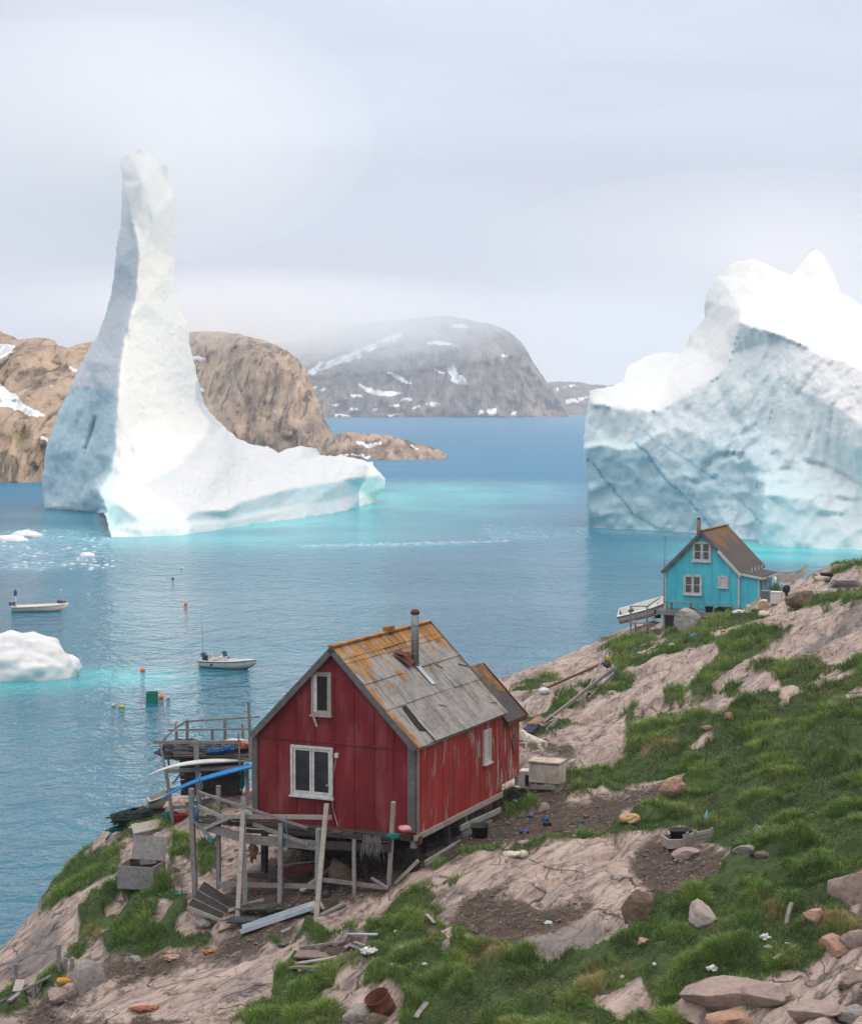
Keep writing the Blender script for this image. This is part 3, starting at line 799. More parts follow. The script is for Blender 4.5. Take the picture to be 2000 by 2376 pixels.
XYZ += [(0,5,14.5),(-12,5,12),(14,5,15),(0,20,10.6),(-12,20,7.5),(14,20,11.5),(24,30,12.5),(20,38,11.2),(30,60,14.5),(34,80,14.8),(36,100,14),(24,45,12.2),(-20,40,1.0),(-14,30,5),(-2,62,7.6),(1,70,7.3),(-3,76,5.8),(2,88,6.2),(-26,45,-3),(-25,60,-4),(-14,85,-4),(-8,100,-4),(5,125,-4),(20,150,-4),(45,150,-4)]
G = np.array(XYZ)
def tps_fit(pts, vals, lam=.02):
    n = len(pts); d = np.linalg.norm(pts[:, None] - pts[None], axis=-1)
    K = np.where(d > 0, d * d * np.log(d + 1e-9), 0) + lam * n * np.eye(n)
    Pm = np.concatenate([np.ones((n, 1)), pts], 1)
    A = np.block([[K, Pm], [Pm.T, np.zeros((3, 3))]])
    return np.linalg.solve(A, np.concatenate([vals, np.zeros(3)]))
GC = G[:, :2] / 10.0
GW = tps_fit(GC, G[:, 2], .0006)
def base_z(X, Y):
    q = np.stack([np.ravel(X), np.ravel(Y)], -1) / 10.0
    out = GW[-3] + q @ GW[-2:]
    for k in range(len(GC)):
        r2 = ((q - GC[k]) ** 2).sum(-1)
        out = out + GW[k] * .5 * r2 * np.log(r2 + 1e-12)
    return out.reshape(np.shape(X))

def S(ox, oy, sc, pts): return [(ox + a * sc, oy + b * sc) for a, b in pts]
c5 = lambda *p: S(0, 1900, .4535, p)
c6 = lambda *p: S(700, 1900, .3968, p)
c7 = lambda *p: S(1300, 1800, .3968, p)
c3 = lambda *p: S(1360, 1180, .3628, p)
c1150 = lambda *p: S(1150, 1480, .2834, p)
GRASS = [
 [(1580,1690),(1700,1660),(2020,1640),(2020,1840),(1580,1840)],
 c5((185,520),(230,400),(340,280),(440,190),(620,130),(640,90),(760,20),(860,10),(860,80),(660,100),(640,160),(620,215),(612,300),(500,330),(420,390),(310,440),(200,520)),
 c5((640,360),(850,290),(890,330),(890,360),(980,380),(980,480),(900,560),(1080,600),(1060,650),(880,640),(720,690),(560,690),(480,640),(390,740),(340,690),(400,640),(390,560),(400,480),(470,420),(520,390),(600,370)),
 c5((200,880),(240,820),(300,800),(350,830),(300,860),(230,930)), c5((-40,990),(60,920),(160,960),(150,1000),(60,1030),(-40,1060)),
 c5((1390,780),(1450,740),(1500,690),(1510,740),(1480,790),(1740,760),(1770,780),(1770,830),(1500,910),(1390,890)),
 c5((1220,1060),(1290,960),(1380,910),(1770,860),(1770,1060)), c5((1375,590),(1430,575),(1450,620),(1390,630)), c5((1215,580),(1250,570),(1265,605),(1220,615)),
 c5((1510,600),(1560,540),(1680,570),(1715,620),(1640,625),(1520,610)), c5((870,120),(980,110),(980,200),(900,200),(860,260)), c5((1010,130),(1100,90),(1110,240),(1020,210)),
 c6((0,870),(220,880),(400,830),(420,720),(420,640),(500,540),(600,450),(730,410),(800,430),(760,480),(690,520),(800,520),(850,580),(760,610),(830,660),(700,690),(810,760),(900,660),(960,650),(980,700),(960,760),(1060,740),(1190,740),(1230,790),(1340,760),(1350,800),(1500,800),(1640,770),(1764,700),(1764,870),(1640,880),(1590,990),(1680,1040),(1764,1100),(1764,1240),(600,1240),(560,1150),(600,1050),(480,1000),(380,1000),(370,930),(250,900),(100,960),(0,990)),
 c6((0,640),(100,640),(190,680),(190,720),(80,720),(0,690)), c6((0,1010),(130,1000),(250,1020),(200,1090),(330,1110),(210,1190),(200,1240),(-20,1240)),
 c6((700,310),(880,262),(980,210),(1080,200),(1180,210),(1300,190),(1420,160),(1600,135),(1764,105),(1764,145),(1500,180),(1320,220),(1060,240),(900,270)),
 c6((240,690),(280,640),(330,660),(320,710)), c6((860,385),(930,380),(920,400),(870,400)), c6((1100,290),(1160,265),(1150,290)),
 c7((1800,0),(740,20),(690,110),(560,190),(400,290),(260,345),(0,400),(0,440),(260,390),(560,370),(700,380),(840,390),(960,430),(1000,470),(960,560),(860,640),(700,720),(560,770),(520,830),(400,900),(250,960),(0,1050),(-50,1500),(740,1500),(715,1310),(900,1320),(1040,1310),(1110,1370),(1080,1230),(1290,1130),(1440,1110),(1450,1060),(1540,1030),(1620,960),(1800,900)),
 c1150((1060,920),(1100,780),(1250,660),(1400,620),(1520,650),(1800,640),(1800,1400),(1500,1270),(1580,1120),(1500,1100),(1330,1160),(1230,1180),(950,1300),(880,1290),(850,1250),(700,1370),(560,1410),(640,1300),(580,1180),(700,1100),(900,1050),(1050,1000)),
 c1150((350,820),(420,700),(560,620),(700,560),(760,490),(860,440),(950,330),(1010,290),(1110,310),(1160,350),(1100,420),(1000,490),(830,540),(700,620),(600,700),(540,760),(480,820)),
 c1150((190,660),(400,620),(470,570),(600,470),(690,470),(640,560),(470,640),(200,680)), c1150((140,440),(260,380),(470,350),(350,420),(180,470)), c1150((640,400),(700,360),(830,320),(800,400),(700,440)),
 c1150((940,220),(1100,170),(1400,90),(1600,10),(1764,0),(1764,90),(1400,150),(1250,230),(1000,270)), c1150((870,140),(1000,100),(1200,60),(1220,80),(900,160)), c1150((890,100),(960,40),(1120,20),(1300,10),(1240,50),(1000,90)),
 c1150((1540,430),(1600,370),(1764,280),(1764,440),(1600,460)), c1150((1310,490),(1520,430),(1560,470),(1440,520)),
 c1150((0,1400),(80,1360),(220,1330),(330,1380),(300,1450),(60,1470)), c1150((1000,690),(1120,560),(1160,580),(1080,690)),
 c3((480,830),(560,770),(700,740),(850,700),(1060,670),(1190,690),(1100,720),(950,780),(850,820),(620,880),(420,960),(160,1030),(170,990),(420,930),(540,870)), c3((110,900),(230,850),(330,860),(200,890)),
 c3((1310,650),(1320,610),(1500,590),(1690,520),(1620,580),(1540,640),(1420,670)), c3((1540,420),(1640,370),(1800,340),(1800,380),(1640,430)), c3((1490,710),(1560,680),(1570,700),(1500,720)), c3((1640,610),(1720,560),(1800,540),(1800,600),(1660,660)),
 c3((780,1000),(860,930),(830,870),(1100,780),(1300,780),(1340,800),(1180,870),(1080,940),(960,1010),(850,1040),(830,1130),(640,1170),(720,1090),(900,1040)),
 c3((1000,1010),(1100,1040),(1280,1010),(1560,980),(1800,970),(1800,1060),(1580,1040),(1480,1100),(1400,1130),(1250,1130),(1240,1070),(1070,1090)),
 c3((1800,1080),(1590,1090),(1400,1150),(1240,1290),(1260,1230),(1240,1170),(1060,1230),(920,1290),(800,1340),(600,1330),(480,1350),(300,1440),(1620,1440),(1800,1230),(1620,1230),(1390,1340),(1420,1310),(1600,1210),(1800,1150)),
 c3((1420,1310),(1390,1340),(1620,1230),(1800,1220),(1800,1500),(300,1500),(480,1400)), c3((890,1200),(930,1150),(1010,1120),(1000,1180),(920,1220)),
 c3((1150,530),(1190,510),(1260,540),(1400,500),(1480,455),(1540,455),(1300,530),(1180,560)),
]
ROCK = [ c5((530,480),(600,420),(690,405),(680,450),(610,500),(550,505)), c5((780,520),(840,480),(830,430),(910,415),(905,455),(870,520),(800,530)), c5((490,640),(530,580),(610,550),(520,640)),
 c7((180,1290),(260,1230),(480,1160),(600,1270),(530,1330),(520,1390),(200,1370)), c7((1660,640),(1700,530),(1800,510),(1800,840),(1700,760),(1660,720)), c7((1440,860),(1470,760),(1540,770),(1530,860)),
 c7((715,1310),(900,1320),(1040,1310),(1110,1370),(1080,1230),(1290,1130),(1440,1110),(1450,1060),(1540,1030),(1620,960),(1800,900),(1800,1500),(740,1500)),
 c1150((690,1370),(780,1280),(850,1250),(900,1290),(960,1300),(860,1340)), c1150((1590,905),(1700,830),(1800,810),(1800,850),(1620,920)), c1150((1440,1240),(1500,1140),(1580,1140),(1500,1240)), c6((810,790),(840,720),(870,730),(850,790)),
 c6((150,1010),(260,910),(330,890),(540,870),(400,920),(370,960),(390,1060),(230,1090)) , c5((1640,900),(1770,790),(1770,860),(1700,880)),
 c3((1240,1180),(1290,1140),(1400,1140),(1380,1200),(1260,1290)), c3((1450,1090),(1580,1020),(1540,1080),(1480,1110)) ]
DIRT = [ c1150((-200,1560),(60,1330),(230,1230),(500,1180),(560,1050),(520,920),(190,900),(190,830),(350,820),(480,840),(700,900),(560,1000),(700,1060),(700,1120),(580,1200),(640,1300),(560,1420),(800,1360),(1000,1290),(1450,1180),(1520,1270),(1250,1400),(1020,1440),(1020,1530),(900,1620),(540,1700),(-300,1720)),
 c6((-500,560),(-400,350),(0,150),(900,30),(1640,40),(1640,110),(1300,150),(1080,200),(880,260),(700,320),(600,360),(500,420),(300,470),(60,580)),
 c7((390,545),(560,380),(700,430),(950,430),(980,480),(960,560),(880,620),(700,720),(560,760),(520,660),(400,600)), c7((1100,500),(1130,470),(1320,430),(1310,520),(1250,640),(1040,690),(1010,650)), c7((560,850),(750,830),(740,920),(600,950),(300,1010),(200,990),(400,930)),
 c5((560,690),(720,690),(880,650),(1060,650),(1200,620),(1380,640),(1180,690),(1000,710),(740,800),(520,830),(500,760)), c5((350,880),(440,860),(500,860),(420,930),(240,980),(190,940)), c5((0,1010),(200,960),(340,1000),(660,1020),(700,960),(800,990),(860,1020),(1200,1030),(1200,1060),(0,1060)), c5((1080,600),(1250,540),(1500,480),(1520,600),(1400,640),(1200,640)), c5((870,260),(940,240),(980,300),(980,370),(890,330)),
 c6((820,600),(900,560),(980,440),(1200,480),(1400,520),(1560,520),(1700,470),(1750,500),(1500,640),(1300,700),(1330,750),(1200,790),(1060,740),(960,760),(980,690),(860,650)), c6((0,690),(220,720),(420,700),(420,800),(200,850),(0,860)), c6((1080,420),(1300,330),(1320,350),(1100,460)),
 c7((1640,1330),(1764,1200),(1800,1230),(1800,1300),(1600,1370),(1400,1360)), c3((1300,960),(1420,930),(1560,960),(1400,990)) ]
DRY = [ c7((80,1250),(130,1130),(240,1130),(250,1200),(180,1260)), c7((1400,930),(1440,880),(1600,840),(1800,830),(1800,900),(1560,960)), c6((1590,990),(1640,890),(1764,860),(1764,1050)), c5((410,600),(520,560),(540,610),(430,640)), c7((1180,830),(1300,800),(1340,850),(1230,900)), c1150((1180,900),(1500,840),(1460,900),(1200,960)), c6((940,820),(1100,770),(1230,800),(1120,850),(950,860)), c7((260,1130),(380,1090),(420,1110),(280,1150)) ]
SAND = [ c6((60,600),(420,420),(900,250),(1300,220),(1764,140),(1764,480),(1500,500),(1200,470),(980,430),(820,600),(420,420)) ]

STAIN = [c3((1800,600),(1640,700),(1480,850),(1370,950),(1480,940),(1600,810),(1800,690)), c5((20,780),(130,640),(200,560),(300,540),(300,760),(100,800)), c5((170,640),(250,560),(300,520),(310,600),(260,700),(170,760)), c3((740,1320),(800,1200),(900,1150),(880,1200),(780,1330)), c6((1300,690),(1500,640),(1764,560),(1764,640),(1500,760),(1340,760))]
gu = np.linspace(-.30, .345, 640)
gy = [10.0]
while gy[-1] < 34: gy.append(gy[-1] + .6)
while gy[-1] < 175: gy.append(gy[-1] * 1.00315)
gy = np.array(gy)
GU, GY = np.meshgrid(gu, gy)
GX = GU * GY
GZ0 = base_z(GX, GY)
gpx, gpy = to_px(np.stack([GX, GY, GZ0], -1))
wx = fbm(np.stack([GX / 1.1, GY / 2.0], -1), 4, .6, 61) * 13
wy = fbm(np.stack([GX / 1.1 + 30, GY / 2.0], -1), 4, .6, 62) * 8
wf = fbm(np.stack([GX / .28, GY / .4], -1), 3, .6, 64) * 7
qx, qy = gpx + wx + wf, gpy + wy + wf * .6
def mask(polys):
    m = np.zeros(GX.shape, bool)
    for p in polys: m |= inside(qx, qy, p)
    return m
# bedrock relief: slabs split along the slope, glacier-smoothed
ang = R(28) + R(13) * sstep(66, 44, GY) + R(20) * sstep(-1, -8, GX)
al, ab = GX * np.sin(ang) + (GY - 48) * np.cos(ang), GX * np.cos(ang) - (GY - 48) * np.sin(ang)
wv = fbm(np.stack([GX / 5, GY / 5], -1), 3, .5, 63)
r1 = fbm(np.stack([al / 6.0, ab / 1.7], -1) + .25 * wv[..., None], 3, .45, 91)
grass, rock, dirt, dry = mask(GRASS), mask(ROCK), mask(DIRT), mask(DRY)
onland = GZ0 > .6
ribtop = (np.abs(r1) > .60 + .25 * fbm(np.stack([al / 9, ab / 5], -1), 2, .5, 95) + .5 * sstep(72, 58, GY) + .2 * sstep(8, 13, GX)) & (GY > 52)
grass = grass & ~rock & ~ribtop & onland
dirt &= onland & ~grass
dry &= onland
stain = mask(STAIN)
def blur(m, it=2):
    m = m.astype(float)
    for _ in range(it):
        m[1:-1] = (m[:-2] + 2 * m[1:-1] + m[2:]) / 4
        m[:, 1:-1] = (m[:, :-2] + 2 * m[:, 1:-1] + m[:, 2:]) / 4
    return m
gm, dm, rm, sm = blur(grass, 2), blur(dirt, 11), blur(dry, 3), blur(stain, 5)
tt = ab / 1.5 + 1.5 * wv + .35 * fbm(np.stack([al / 2.5, ab / 1.2], -1), 3, .5, 64)
fr = tt - np.floor(tt)
amp = .5 + .5 * vnoise(np.stack([np.floor(tt) * 3.1, al / 4], -1), 65)
slab = (fr ** 1.6) * .12 * amp
tt2 = ab / .55 + 2.2 * wv + .6 * fbm(np.stack([al / 1.2, ab / .8], -1), 3, .5, 67)
fr2 = tt2 - np.floor(tt2)
amp2 = np.clip(vnoise(np.stack([np.floor(tt2) * 2.7, al / 2.0], -1), 69) * .9 + .15, 0, 1)
slab2 = (fr2 ** 2) * .05 * amp2
r2 = fbm(np.stack([al / 2.6, ab / .62], -1) + .25 * wv[..., None], 3, .5, 92)
rib = np.minimum(np.abs(r1), .5) ** .75 * .62 + np.minimum(np.abs(r2), .45) ** .8 * .10 * np.clip(.6 + r1, .2, 1)
cross = al / 3.1 + .9 * fbm(np.stack([al / 2, ab / 1.5], -1), 3, .5, 71)
cf = np.abs(cross - np.round(cross))
crack = np.maximum(np.exp(-((1 - fr) / .05) ** 2) * sstep(.35, .75, amp), np.exp(-((1 - fr2) / .10) ** 2) * amp2 * .8)
crack = np.maximum(crack * .5, np.exp(-(np.abs(r1) / .035) ** 2) * .9)
crack = np.maximum(crack, np.exp(-(np.abs(r2) / .05) ** 2) * .55 * sstep(-.3, .3, r1 + wv))
crack = np.maximum(crack, .6 * np.exp(-(cf / .016) ** 2) * sstep(.1, .5, vnoise(np.stack([al / 2, ab / 3.0], -1), 73)))
und = fbm(np.stack([GX / 3.2, GY / 3.2], -1), 4, .5, 66) * .24
fine = fbm(np.stack([GX / .5, GY / .5], -1), 4, .6, 68)
tus = fbm(np.stack([GX / .75, GY / .9], -1), 3, .55, 70)
rockw = (1 - gm) * (1 - .8 * dm)
edge_keep = sstep(-1.5, 2, GZ0)
GZ = GZ0 + edge_keep * (und * (1 - .5 * dm) + rockw * (slab + slab2 + rib - .34 + fine * .045) + gm * (.10 + np.maximum(tus, -.3) * .26) + dm * (fine * .05 - .06))
crack = crack * rockw
def ground_material():
    t = NT('bedrock_and_turf')
    v = t.coord('Object')
    gr, di, ck, dr = t.attr('grass'), t.attr('dirt'), t.attr('crack'), t.attr('dry')
    n1 = t.noise(v, .55, 6, .6, .3)
    n2 = t.noise(v, 3.2, 6, .65)
    n3 = t.noise(v, 14, 4, .65)
    sv = t.vattr('strata', (.42, 1.7, 1.0))
    streak = t.noise(sv, 1.3, 7, .68, .5)
    lin = t.noise(t.vattr('strata', (.22, 2.6, 1.0)), 2.2, 6, .7, .35)
    nd = t.n.new('ShaderNodeTexNoise'); nd.inputs['Scale'].default_value = 1.1; nd.inputs['Detail'].default_value = 4; t.l.new(sv, nd.inputs['Vector'])
    va = t.n.new('ShaderNodeVectorMath'); va.operation = 'MULTIPLY_ADD'; t.l.new(nd.outputs['Color'], va.inputs[0]); va.inputs[1].default_value = (.6, .6, .6); t.l.new(t.vattr('strata', (.34, .62, .5)), va.inputs[2])
    fis = t.vor(va.outputs[0], 1.0)
    fis2 = t.vor(va.outputs[0], 3.1)
    gate = t.map(t.noise(v, .9, 3, .5), .47, .60)
    f1 = t.math('MULTIPLY', t.map(fis, .0, .022, 1, 0), gate)
    f2 = t.math('MULTIPLY', t.map(fis2, .0, .03, .5, 0), t.map(t.noise(v, 1.3, 3, .5), .46, .58))
    fiss = t.math('MAXIMUM', f1, f2)
    rock = t.mix(t.map(n1, .36, .64), (.40, .295, .248), (.29, .228, .205))
    rock = t.mix(t.map(streak, .45, .64, 0, .75), rock, (.50, .395, .335))
    rock = t.mix(t.map(streak, .47, .32, 0, .75), rock, (.14, .115, .105))
    rock = t.mix(t.map(lin, .58, .72, 0, .6), rock, (.115, .095, .085))
    rock = t.mix(t.map(n2, .55, .68, 0, .65), rock, (.105, .092, .085))
    rock = t.mix(t.map(n3, .58, .75, 0, .5), rock, (.50, .44, .40))
    rock = t.mix(t.math('MULTIPLY', t.attr('stain'), .72), rock, (.135, .125, .125))
    rock = t.mix(fiss, rock, (.04, .034, .032))
    rock = t.mix(t.math('MULTIPLY', ck, .85), rock, (.045, .038, .036))
    soil = t.mix(t.map(n2, .35, .65), (.036, .025, .020), (.105, .073, .056))
    soil = t.mix(t.map(n3, .60, .68, 0, .75), soil, (.30, .25, .21))
    turf = t.mix(t.map(n2, .35, .65), (.026, .052, .014), (.060, .088, .026))
    turf = t.mix(t.math('MULTIPLY', dr, .8), turf, (.20, .14, .07))
    col = t.mix(t.map(t.math('ADD', di, t.map(n2, .3, .7, -.4, .4)), .2, .8), rock, soil)
    col = t.mix(t.map(gr, .3, .7), col, turf)
    h = t.math('ADD', t.math('MULTIPLY', n2, .45), t.math('ADD', t.math('MULTIPLY', n3, .35), t.math('MULTIPLY', streak, .35)))
    h = t.math('SUBTRACT', h, t.math('MULTIPLY', fiss, .8)); h = t.math('SUBTRACT', h, t.map(lin, .55, .7, 0, .5))
    return t.done(col, t.map(n2, .3, .7, .75, .95), t.bump(h, .85, .11))
GV = np.stack([GX, GY, GZ], -1)
ground = link('ground', np_mesh('ground', GV.reshape(-1, 3), grid_faces(*GX.shape), True, {'grass': gm.ravel(), 'dirt': dm.ravel(), 'crack': crack.ravel(), 'dry': rm.ravel(), 'stain': sm.ravel(), 'strata': np.stack([al, ab, GZ], -1).reshape(-1, 3)}), ground_material())
tag(ground, 'rocky shore slope with bare bedrock, mud and turf', 'ground', kind='structure')

# height and ray look-ups on the finished ground
_lr0 = np.searchsorted(gy, 34.0)
def gz(X, Y):
    fx = (X / Y - gu[0]) / (gu[1] - gu[0])
    j = min(max(int(fx), 0), len(gu) - 2); fx = min(max(fx - j, 0), 1)
    i = min(max(int(np.searchsorted(gy, Y)) - 1, 0), len(gy) - 2)
    fy = (Y - gy[i]) / (gy[i + 1] - gy[i])
    a = GZ[i, j] * (1 - fx) + GZ[i, j + 1] * fx
    b = GZ[i + 1, j] * (1 - fx) + GZ[i + 1, j + 1] * fx
    return float(a * (1 - fy) + b * fy)
def hit(px, py):
    """point of the ground that the photo shows at this pixel"""
    r = ray(px, py); t = 30.0
    while t < 175:
        p = EYE + r * (t / r.y)
        if p.z <= gz(p.x, p.y):
            lo, hi = t - .12, t
            for _ in range(14):
                m = (lo + hi) / 2; q = EYE + r * (m / r.y)
                if q.z <= gz(q.x, q.y): hi = m
                else: lo = m
            q = EYE + r * (hi / r.y); return Vector((q.x, q.y, gz(q.x, q.y)))
        t += .12
    q = at_z(px, py, 0.0); return q
def mpp(p):  # metres per photo pixel at a point
    return p.y / F
# ================================================================== shared surfaces
def wood(name, c1, c2, stretch=(6, 6, .8), rough=.85):
    t = NT(name)
    v = t.coord('Object', stretch)
    n = t.noise(v, 3.0, 7, .7, .3); n2 = t.noise(t.coord('Object'), 1.7, 5, .6)
    col = t.mix(t.map(n, .32, .68), c1, c2)
    col = t.mix(t.map(n2, .5, .75, 0, .5), col, tuple(q * .55 for q in c2))
    return t.done(col, rough, t.bump(n, .6, .02))
GREYWOOD = wood('weathered_wood', (.30, .28, .27), (.17, .155, .15), (3, 3, 3))
PALEWOOD = wood('pale_wood', (.42, .38, .34), (.27, .24, .21), (3, 3, 3))
DARKWOOD = wood('dark_wood', (.075, .062, .058), (.03, .026, .025), (3, 3, 3))
TRIMWOOD = wood('trim_wood', (.17, .165, .165), (.095, .09, .09), (3, 3, 3))
GREENWOOD = wood('green_wood', (.36, .42, .36), (.23, .24, .20), (3, 3, 3))
RUSTWOOD = simple('rusty_steel', (.16, .06, .035), (.085, .035, .025), 5, .85, .4)
BLACKPL = simple('black_plastic', (.025, .027, .03), (.04, .042, .045), 4, .5, .1)
WHITEPL = simple('white_plastic', (.66, .65, .62), (.52, .50, .46), 3, .5, .1)
CREAM = simple('cream_enamel', (.70, .67, .60), (.40, .34, .27), 2.2, .5, .1)
ORANGE = simple('orange_buoy', (.85, .13, .02), (.7, .09, .015), 3, .4, .05)
TEAL = simple('teal_net', (.01, .20, .19), (.01, .11, .11), 9, .8, .5)
BLUEPL = simple('blue_plastic', (.02, .11, .30), (.015, .07, .19), 4, .45, .1)
KBLUE = simple('blue_kayak', (.02, .20, .52), (.015, .15, .42), 2, .4, .05)
GALV = simple('galvanised_steel', (.22, .24, .25), (.14, .155, .165), 3, .42, .1, Metallic=.35)
METALW = simple('pale_metal', (.50, .56, .60), (.38, .43, .47), 3, .5, .1)
FUR = simple('white_fur', (.74, .69, .60), (.44, .37, .28), 12, .95, .8)
FURTAN = simple('tan_fur', (.52, .36, .20), (.38, .23, .12), 9, .95, .8)
RED = simple('red_plastic', (.45, .03, .03), (.3, .02, .02), 4, .6, .1)
PINK = simple('pink_plastic', (.65, .30, .33), (.5, .2, .23), 6, .6, .3)
YELLOW = simple('yellow_plastic', (.55, .42, .05), (.4, .3, .04), 4, .6, .2)
ROPEC = simple('cyan_rope', (.06, .36, .42), (.04, .24, .3), 9, .8, .3)
GLASS = simple('dusty_window_glass', (.022, .023, .026), (.055, .055, .055), 1.3, .16, .03)
FRAMEW = simple('peeling_white_paint', (.66, .66, .64), (.45, .44, .42), 7, .7, .3)
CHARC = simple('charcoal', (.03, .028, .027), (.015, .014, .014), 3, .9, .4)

def red_paint(name, peel, base1, base2):
    t = NT(name)
    v = t.coord('Object')
    big = t.noise(v, .9, 6, .65, .2)
    st = t.noise(t.coord('Object', (5, 5, .7)), 1.1, 7, .7, .2)
    spk = t.noise(v, 16, 5, .7)
    col = t.mix(t.map(big, .35, .68), base1, base2)
    col = t.mix(t.map(st, .50, .72, 0, .6), col, tuple(q * .5 for q in base1))
    col = t.mix(t.map(spk, .62, .72, 0, .55), col, (.32, .19, .18))
    fade = t.noise(t.coord('Object', (2.2, 2.2, .5)), 1.0, 5, .65)
    col = t.mix(t.map(fade, .48, .70, 0, .38), col, (.36, .14, .14))
    wear = t.noise(t.coord('Object', (1, 1, .6)), 1.1, 2, .5)
    pl = t.math('MULTIPLY', t.map(st, peel, peel + .05), t.map(wear, .42, .56))
    col = t.mix(pl, col, t.mix(t.map(spk, .4, .6), (.50, .46, .42), (.25, .20, .18)))
    return t.done(col, .68, t.bump(st, .4, .012))
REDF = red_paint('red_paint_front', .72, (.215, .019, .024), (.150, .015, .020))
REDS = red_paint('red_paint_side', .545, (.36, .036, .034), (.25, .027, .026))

def roof_material(name, c1, c2, lichen, ridge_z, front_y):
    """boards and felt with orange lichen thickest at the ridge and the gable edge"""
    t = NT(name)
    v = t.coord('Object')
    sp = t.n.new('ShaderNodeSeparateXYZ'); t.l.new(v, sp.inputs[0])
    n = t.noise(v, 1.2, 7, .65, .3)
    w = t.n.new('ShaderNodeTexWave'); w.inputs['Scale'].default_value = 3.2; w.inputs['Distortion'].default_value = 9
    w.inputs['Detail'].default_value = 4; w.inputs['Detail Scale'].default_value = 1.4
    t.l.new(t.coord('Object', (.6, 1.1, .6)), w.inputs[0])
    sc = t.noise(v, 9, 5, .7)
    col = t.mix(t.map(n, .32, .68), c1, c2)
    col = t.mix(t.math('MULTIPLY', t.map(w.outputs[0], .25, .7, .35, 0), t.map(n, .45, .6)), col, (.10, .095, .09))
    col = t.mix(t.map(sc, .58, .72, 0, .6), col, (.06, .055, .05))
    grime = t.noise(t.coord('Object', (.8, 3, .8)), 1.6, 6, .7)
    col = t.mix(t.map(grime, .5, .66, 0, .7), col, (.085, .07, .06))
    fz = t.map(sp.outputs[2], ridge_z - 1.9, ridge_z - .1)
    fy = t.map(sp.outputs[1], front_y + .75, front_y - .1)
    l = t.math('MAXIMUM', fz, t.math('MULTIPLY', fy, .95))
    l = t.math('ADD', l, t.map(n, .3, .7, -.62, .42))
    l = t.math('MULTIPLY', t.map(l, .55, .8), t.map(sc, .34, .5))
    col = t.mix(t.math('MULTIPLY', l, lichen), col, t.mix(t.map(grime, .4, .6), (.48, .21, .015), (.22, .10, .03)))
    return t.done(col, .85, t.bump(t.math('ADD', n, t.math('MULTIPLY', sc, .5)), .6, .03))

class Frame:
    """local house axes: x along the gable front, y to the back, z up"""
    def __init__(self, o, rz):
        self.o = Vector(o); self.M = Matrix.Rotation(rz, 3, 'Z'); self.rz = rz
    def plane(self, px, py, axis, val):
        """pixel -> local coords on the plane where the given local axis equals val"""
        r = self.M.transposed() @ ray(px, py); e = self.M.transposed() @ (EYE - self.o)
        t = (val - e[axis]) / r[axis]
        return e + r * t
    def loc(self, p): return self.M.transposed() @ (Vector(p) - self.o)
    def world(self, p): return self.o + self.M @ Vector(p)
ROT = R(-24.4)
AX, AY = Vector((math.cos(ROT), math.sin(ROT), 0)), Vector((-math.sin(ROT), math.cos(ROT), 0))

def window(parent, fr, box, plane_axis, plane_val, sashes=2, muntin=False, depth=.07, frame_w=.07, mat_=None, pane=None, name='window'):
    """box = local (u0, z0, u1, z1) on the wall"""
    u0, z0, u1, z1 = box; mat_ = mat_ or FRAMEW
    def P(u, z, out):
        return Vector((u, plane_val - out, z)) if plane_axis == 1 else Vector((plane_val + out, u, z))
    def bar(m, a0, b0, a1, b1, o0, o1):
        c = (P(a0, b0, o0) + P(a1, b1, o1)) / 2
        s = P(a1, b1, o1) - P(a0, b0, o0)
        m.box(c, (abs(s.x), abs(s.y), abs(s.z)), jit=.004)
    m = MB(); f = frame_w
    bar(m, u0, z0, u0 + f, z1, -.03, depth); bar(m, u1 - f, z0, u1, z1, -.03, depth)
    bar(m, u0 + f, z1 - f, u1 - f, z1, -.03, depth); bar(m, u0 + f, z0, u1 - f, z0 + f, -.03, depth)
    bar(m, u0 - .03, z0 - .045, u1 + .03, z0 - .003, -.01, depth + .05)
    w = m.build(name, mat_, parent)
    n = sashes; wd = (u1 - u0 - 2 * f) / n
    for k in range(n):
        a, b = u0 + f + k * wd + .008, u0 + f + (k + 1) * wd - .008
        s = MB(); g = .06
        bar(s, a, z0 + f + .006, a + g, z1 - f - .006, .0, depth - .02); bar(s, b - g, z0 + f + .006, b, z1 - f - .006, .0, depth - .02)
        bar(s, a + g, z1 - f - g, b - g, z1 - f - .006, .0, depth - .02); bar(s, a + g, z0 + f + .006, b - g, z0 + f + g, .0, depth - .02)
        if muntin: bar(s, a + g, (z0 + z1) / 2 - .02, b - g, (z0 + z1) / 2 + .02, .0, depth - .025)
        s.build('sash', mat_, w)
        q = MB(); bar(q, a + g, z0 + f + g, b - g, z1 - f - g, .012, .022)
        q.build('pane', pane or GLASS, w)
    return w

# ================================================================== red house
RW, RL, RH, RA = 4.84, 6.1, 2.48, 4.93
corner = at_d(963, 1940, 48.9)
RF = Frame(corner - AX * RW, ROT)
red = empty('red_house', RF.o, ROT, 'weathered red wooden house on stilts with a patched grey roof', 'house')
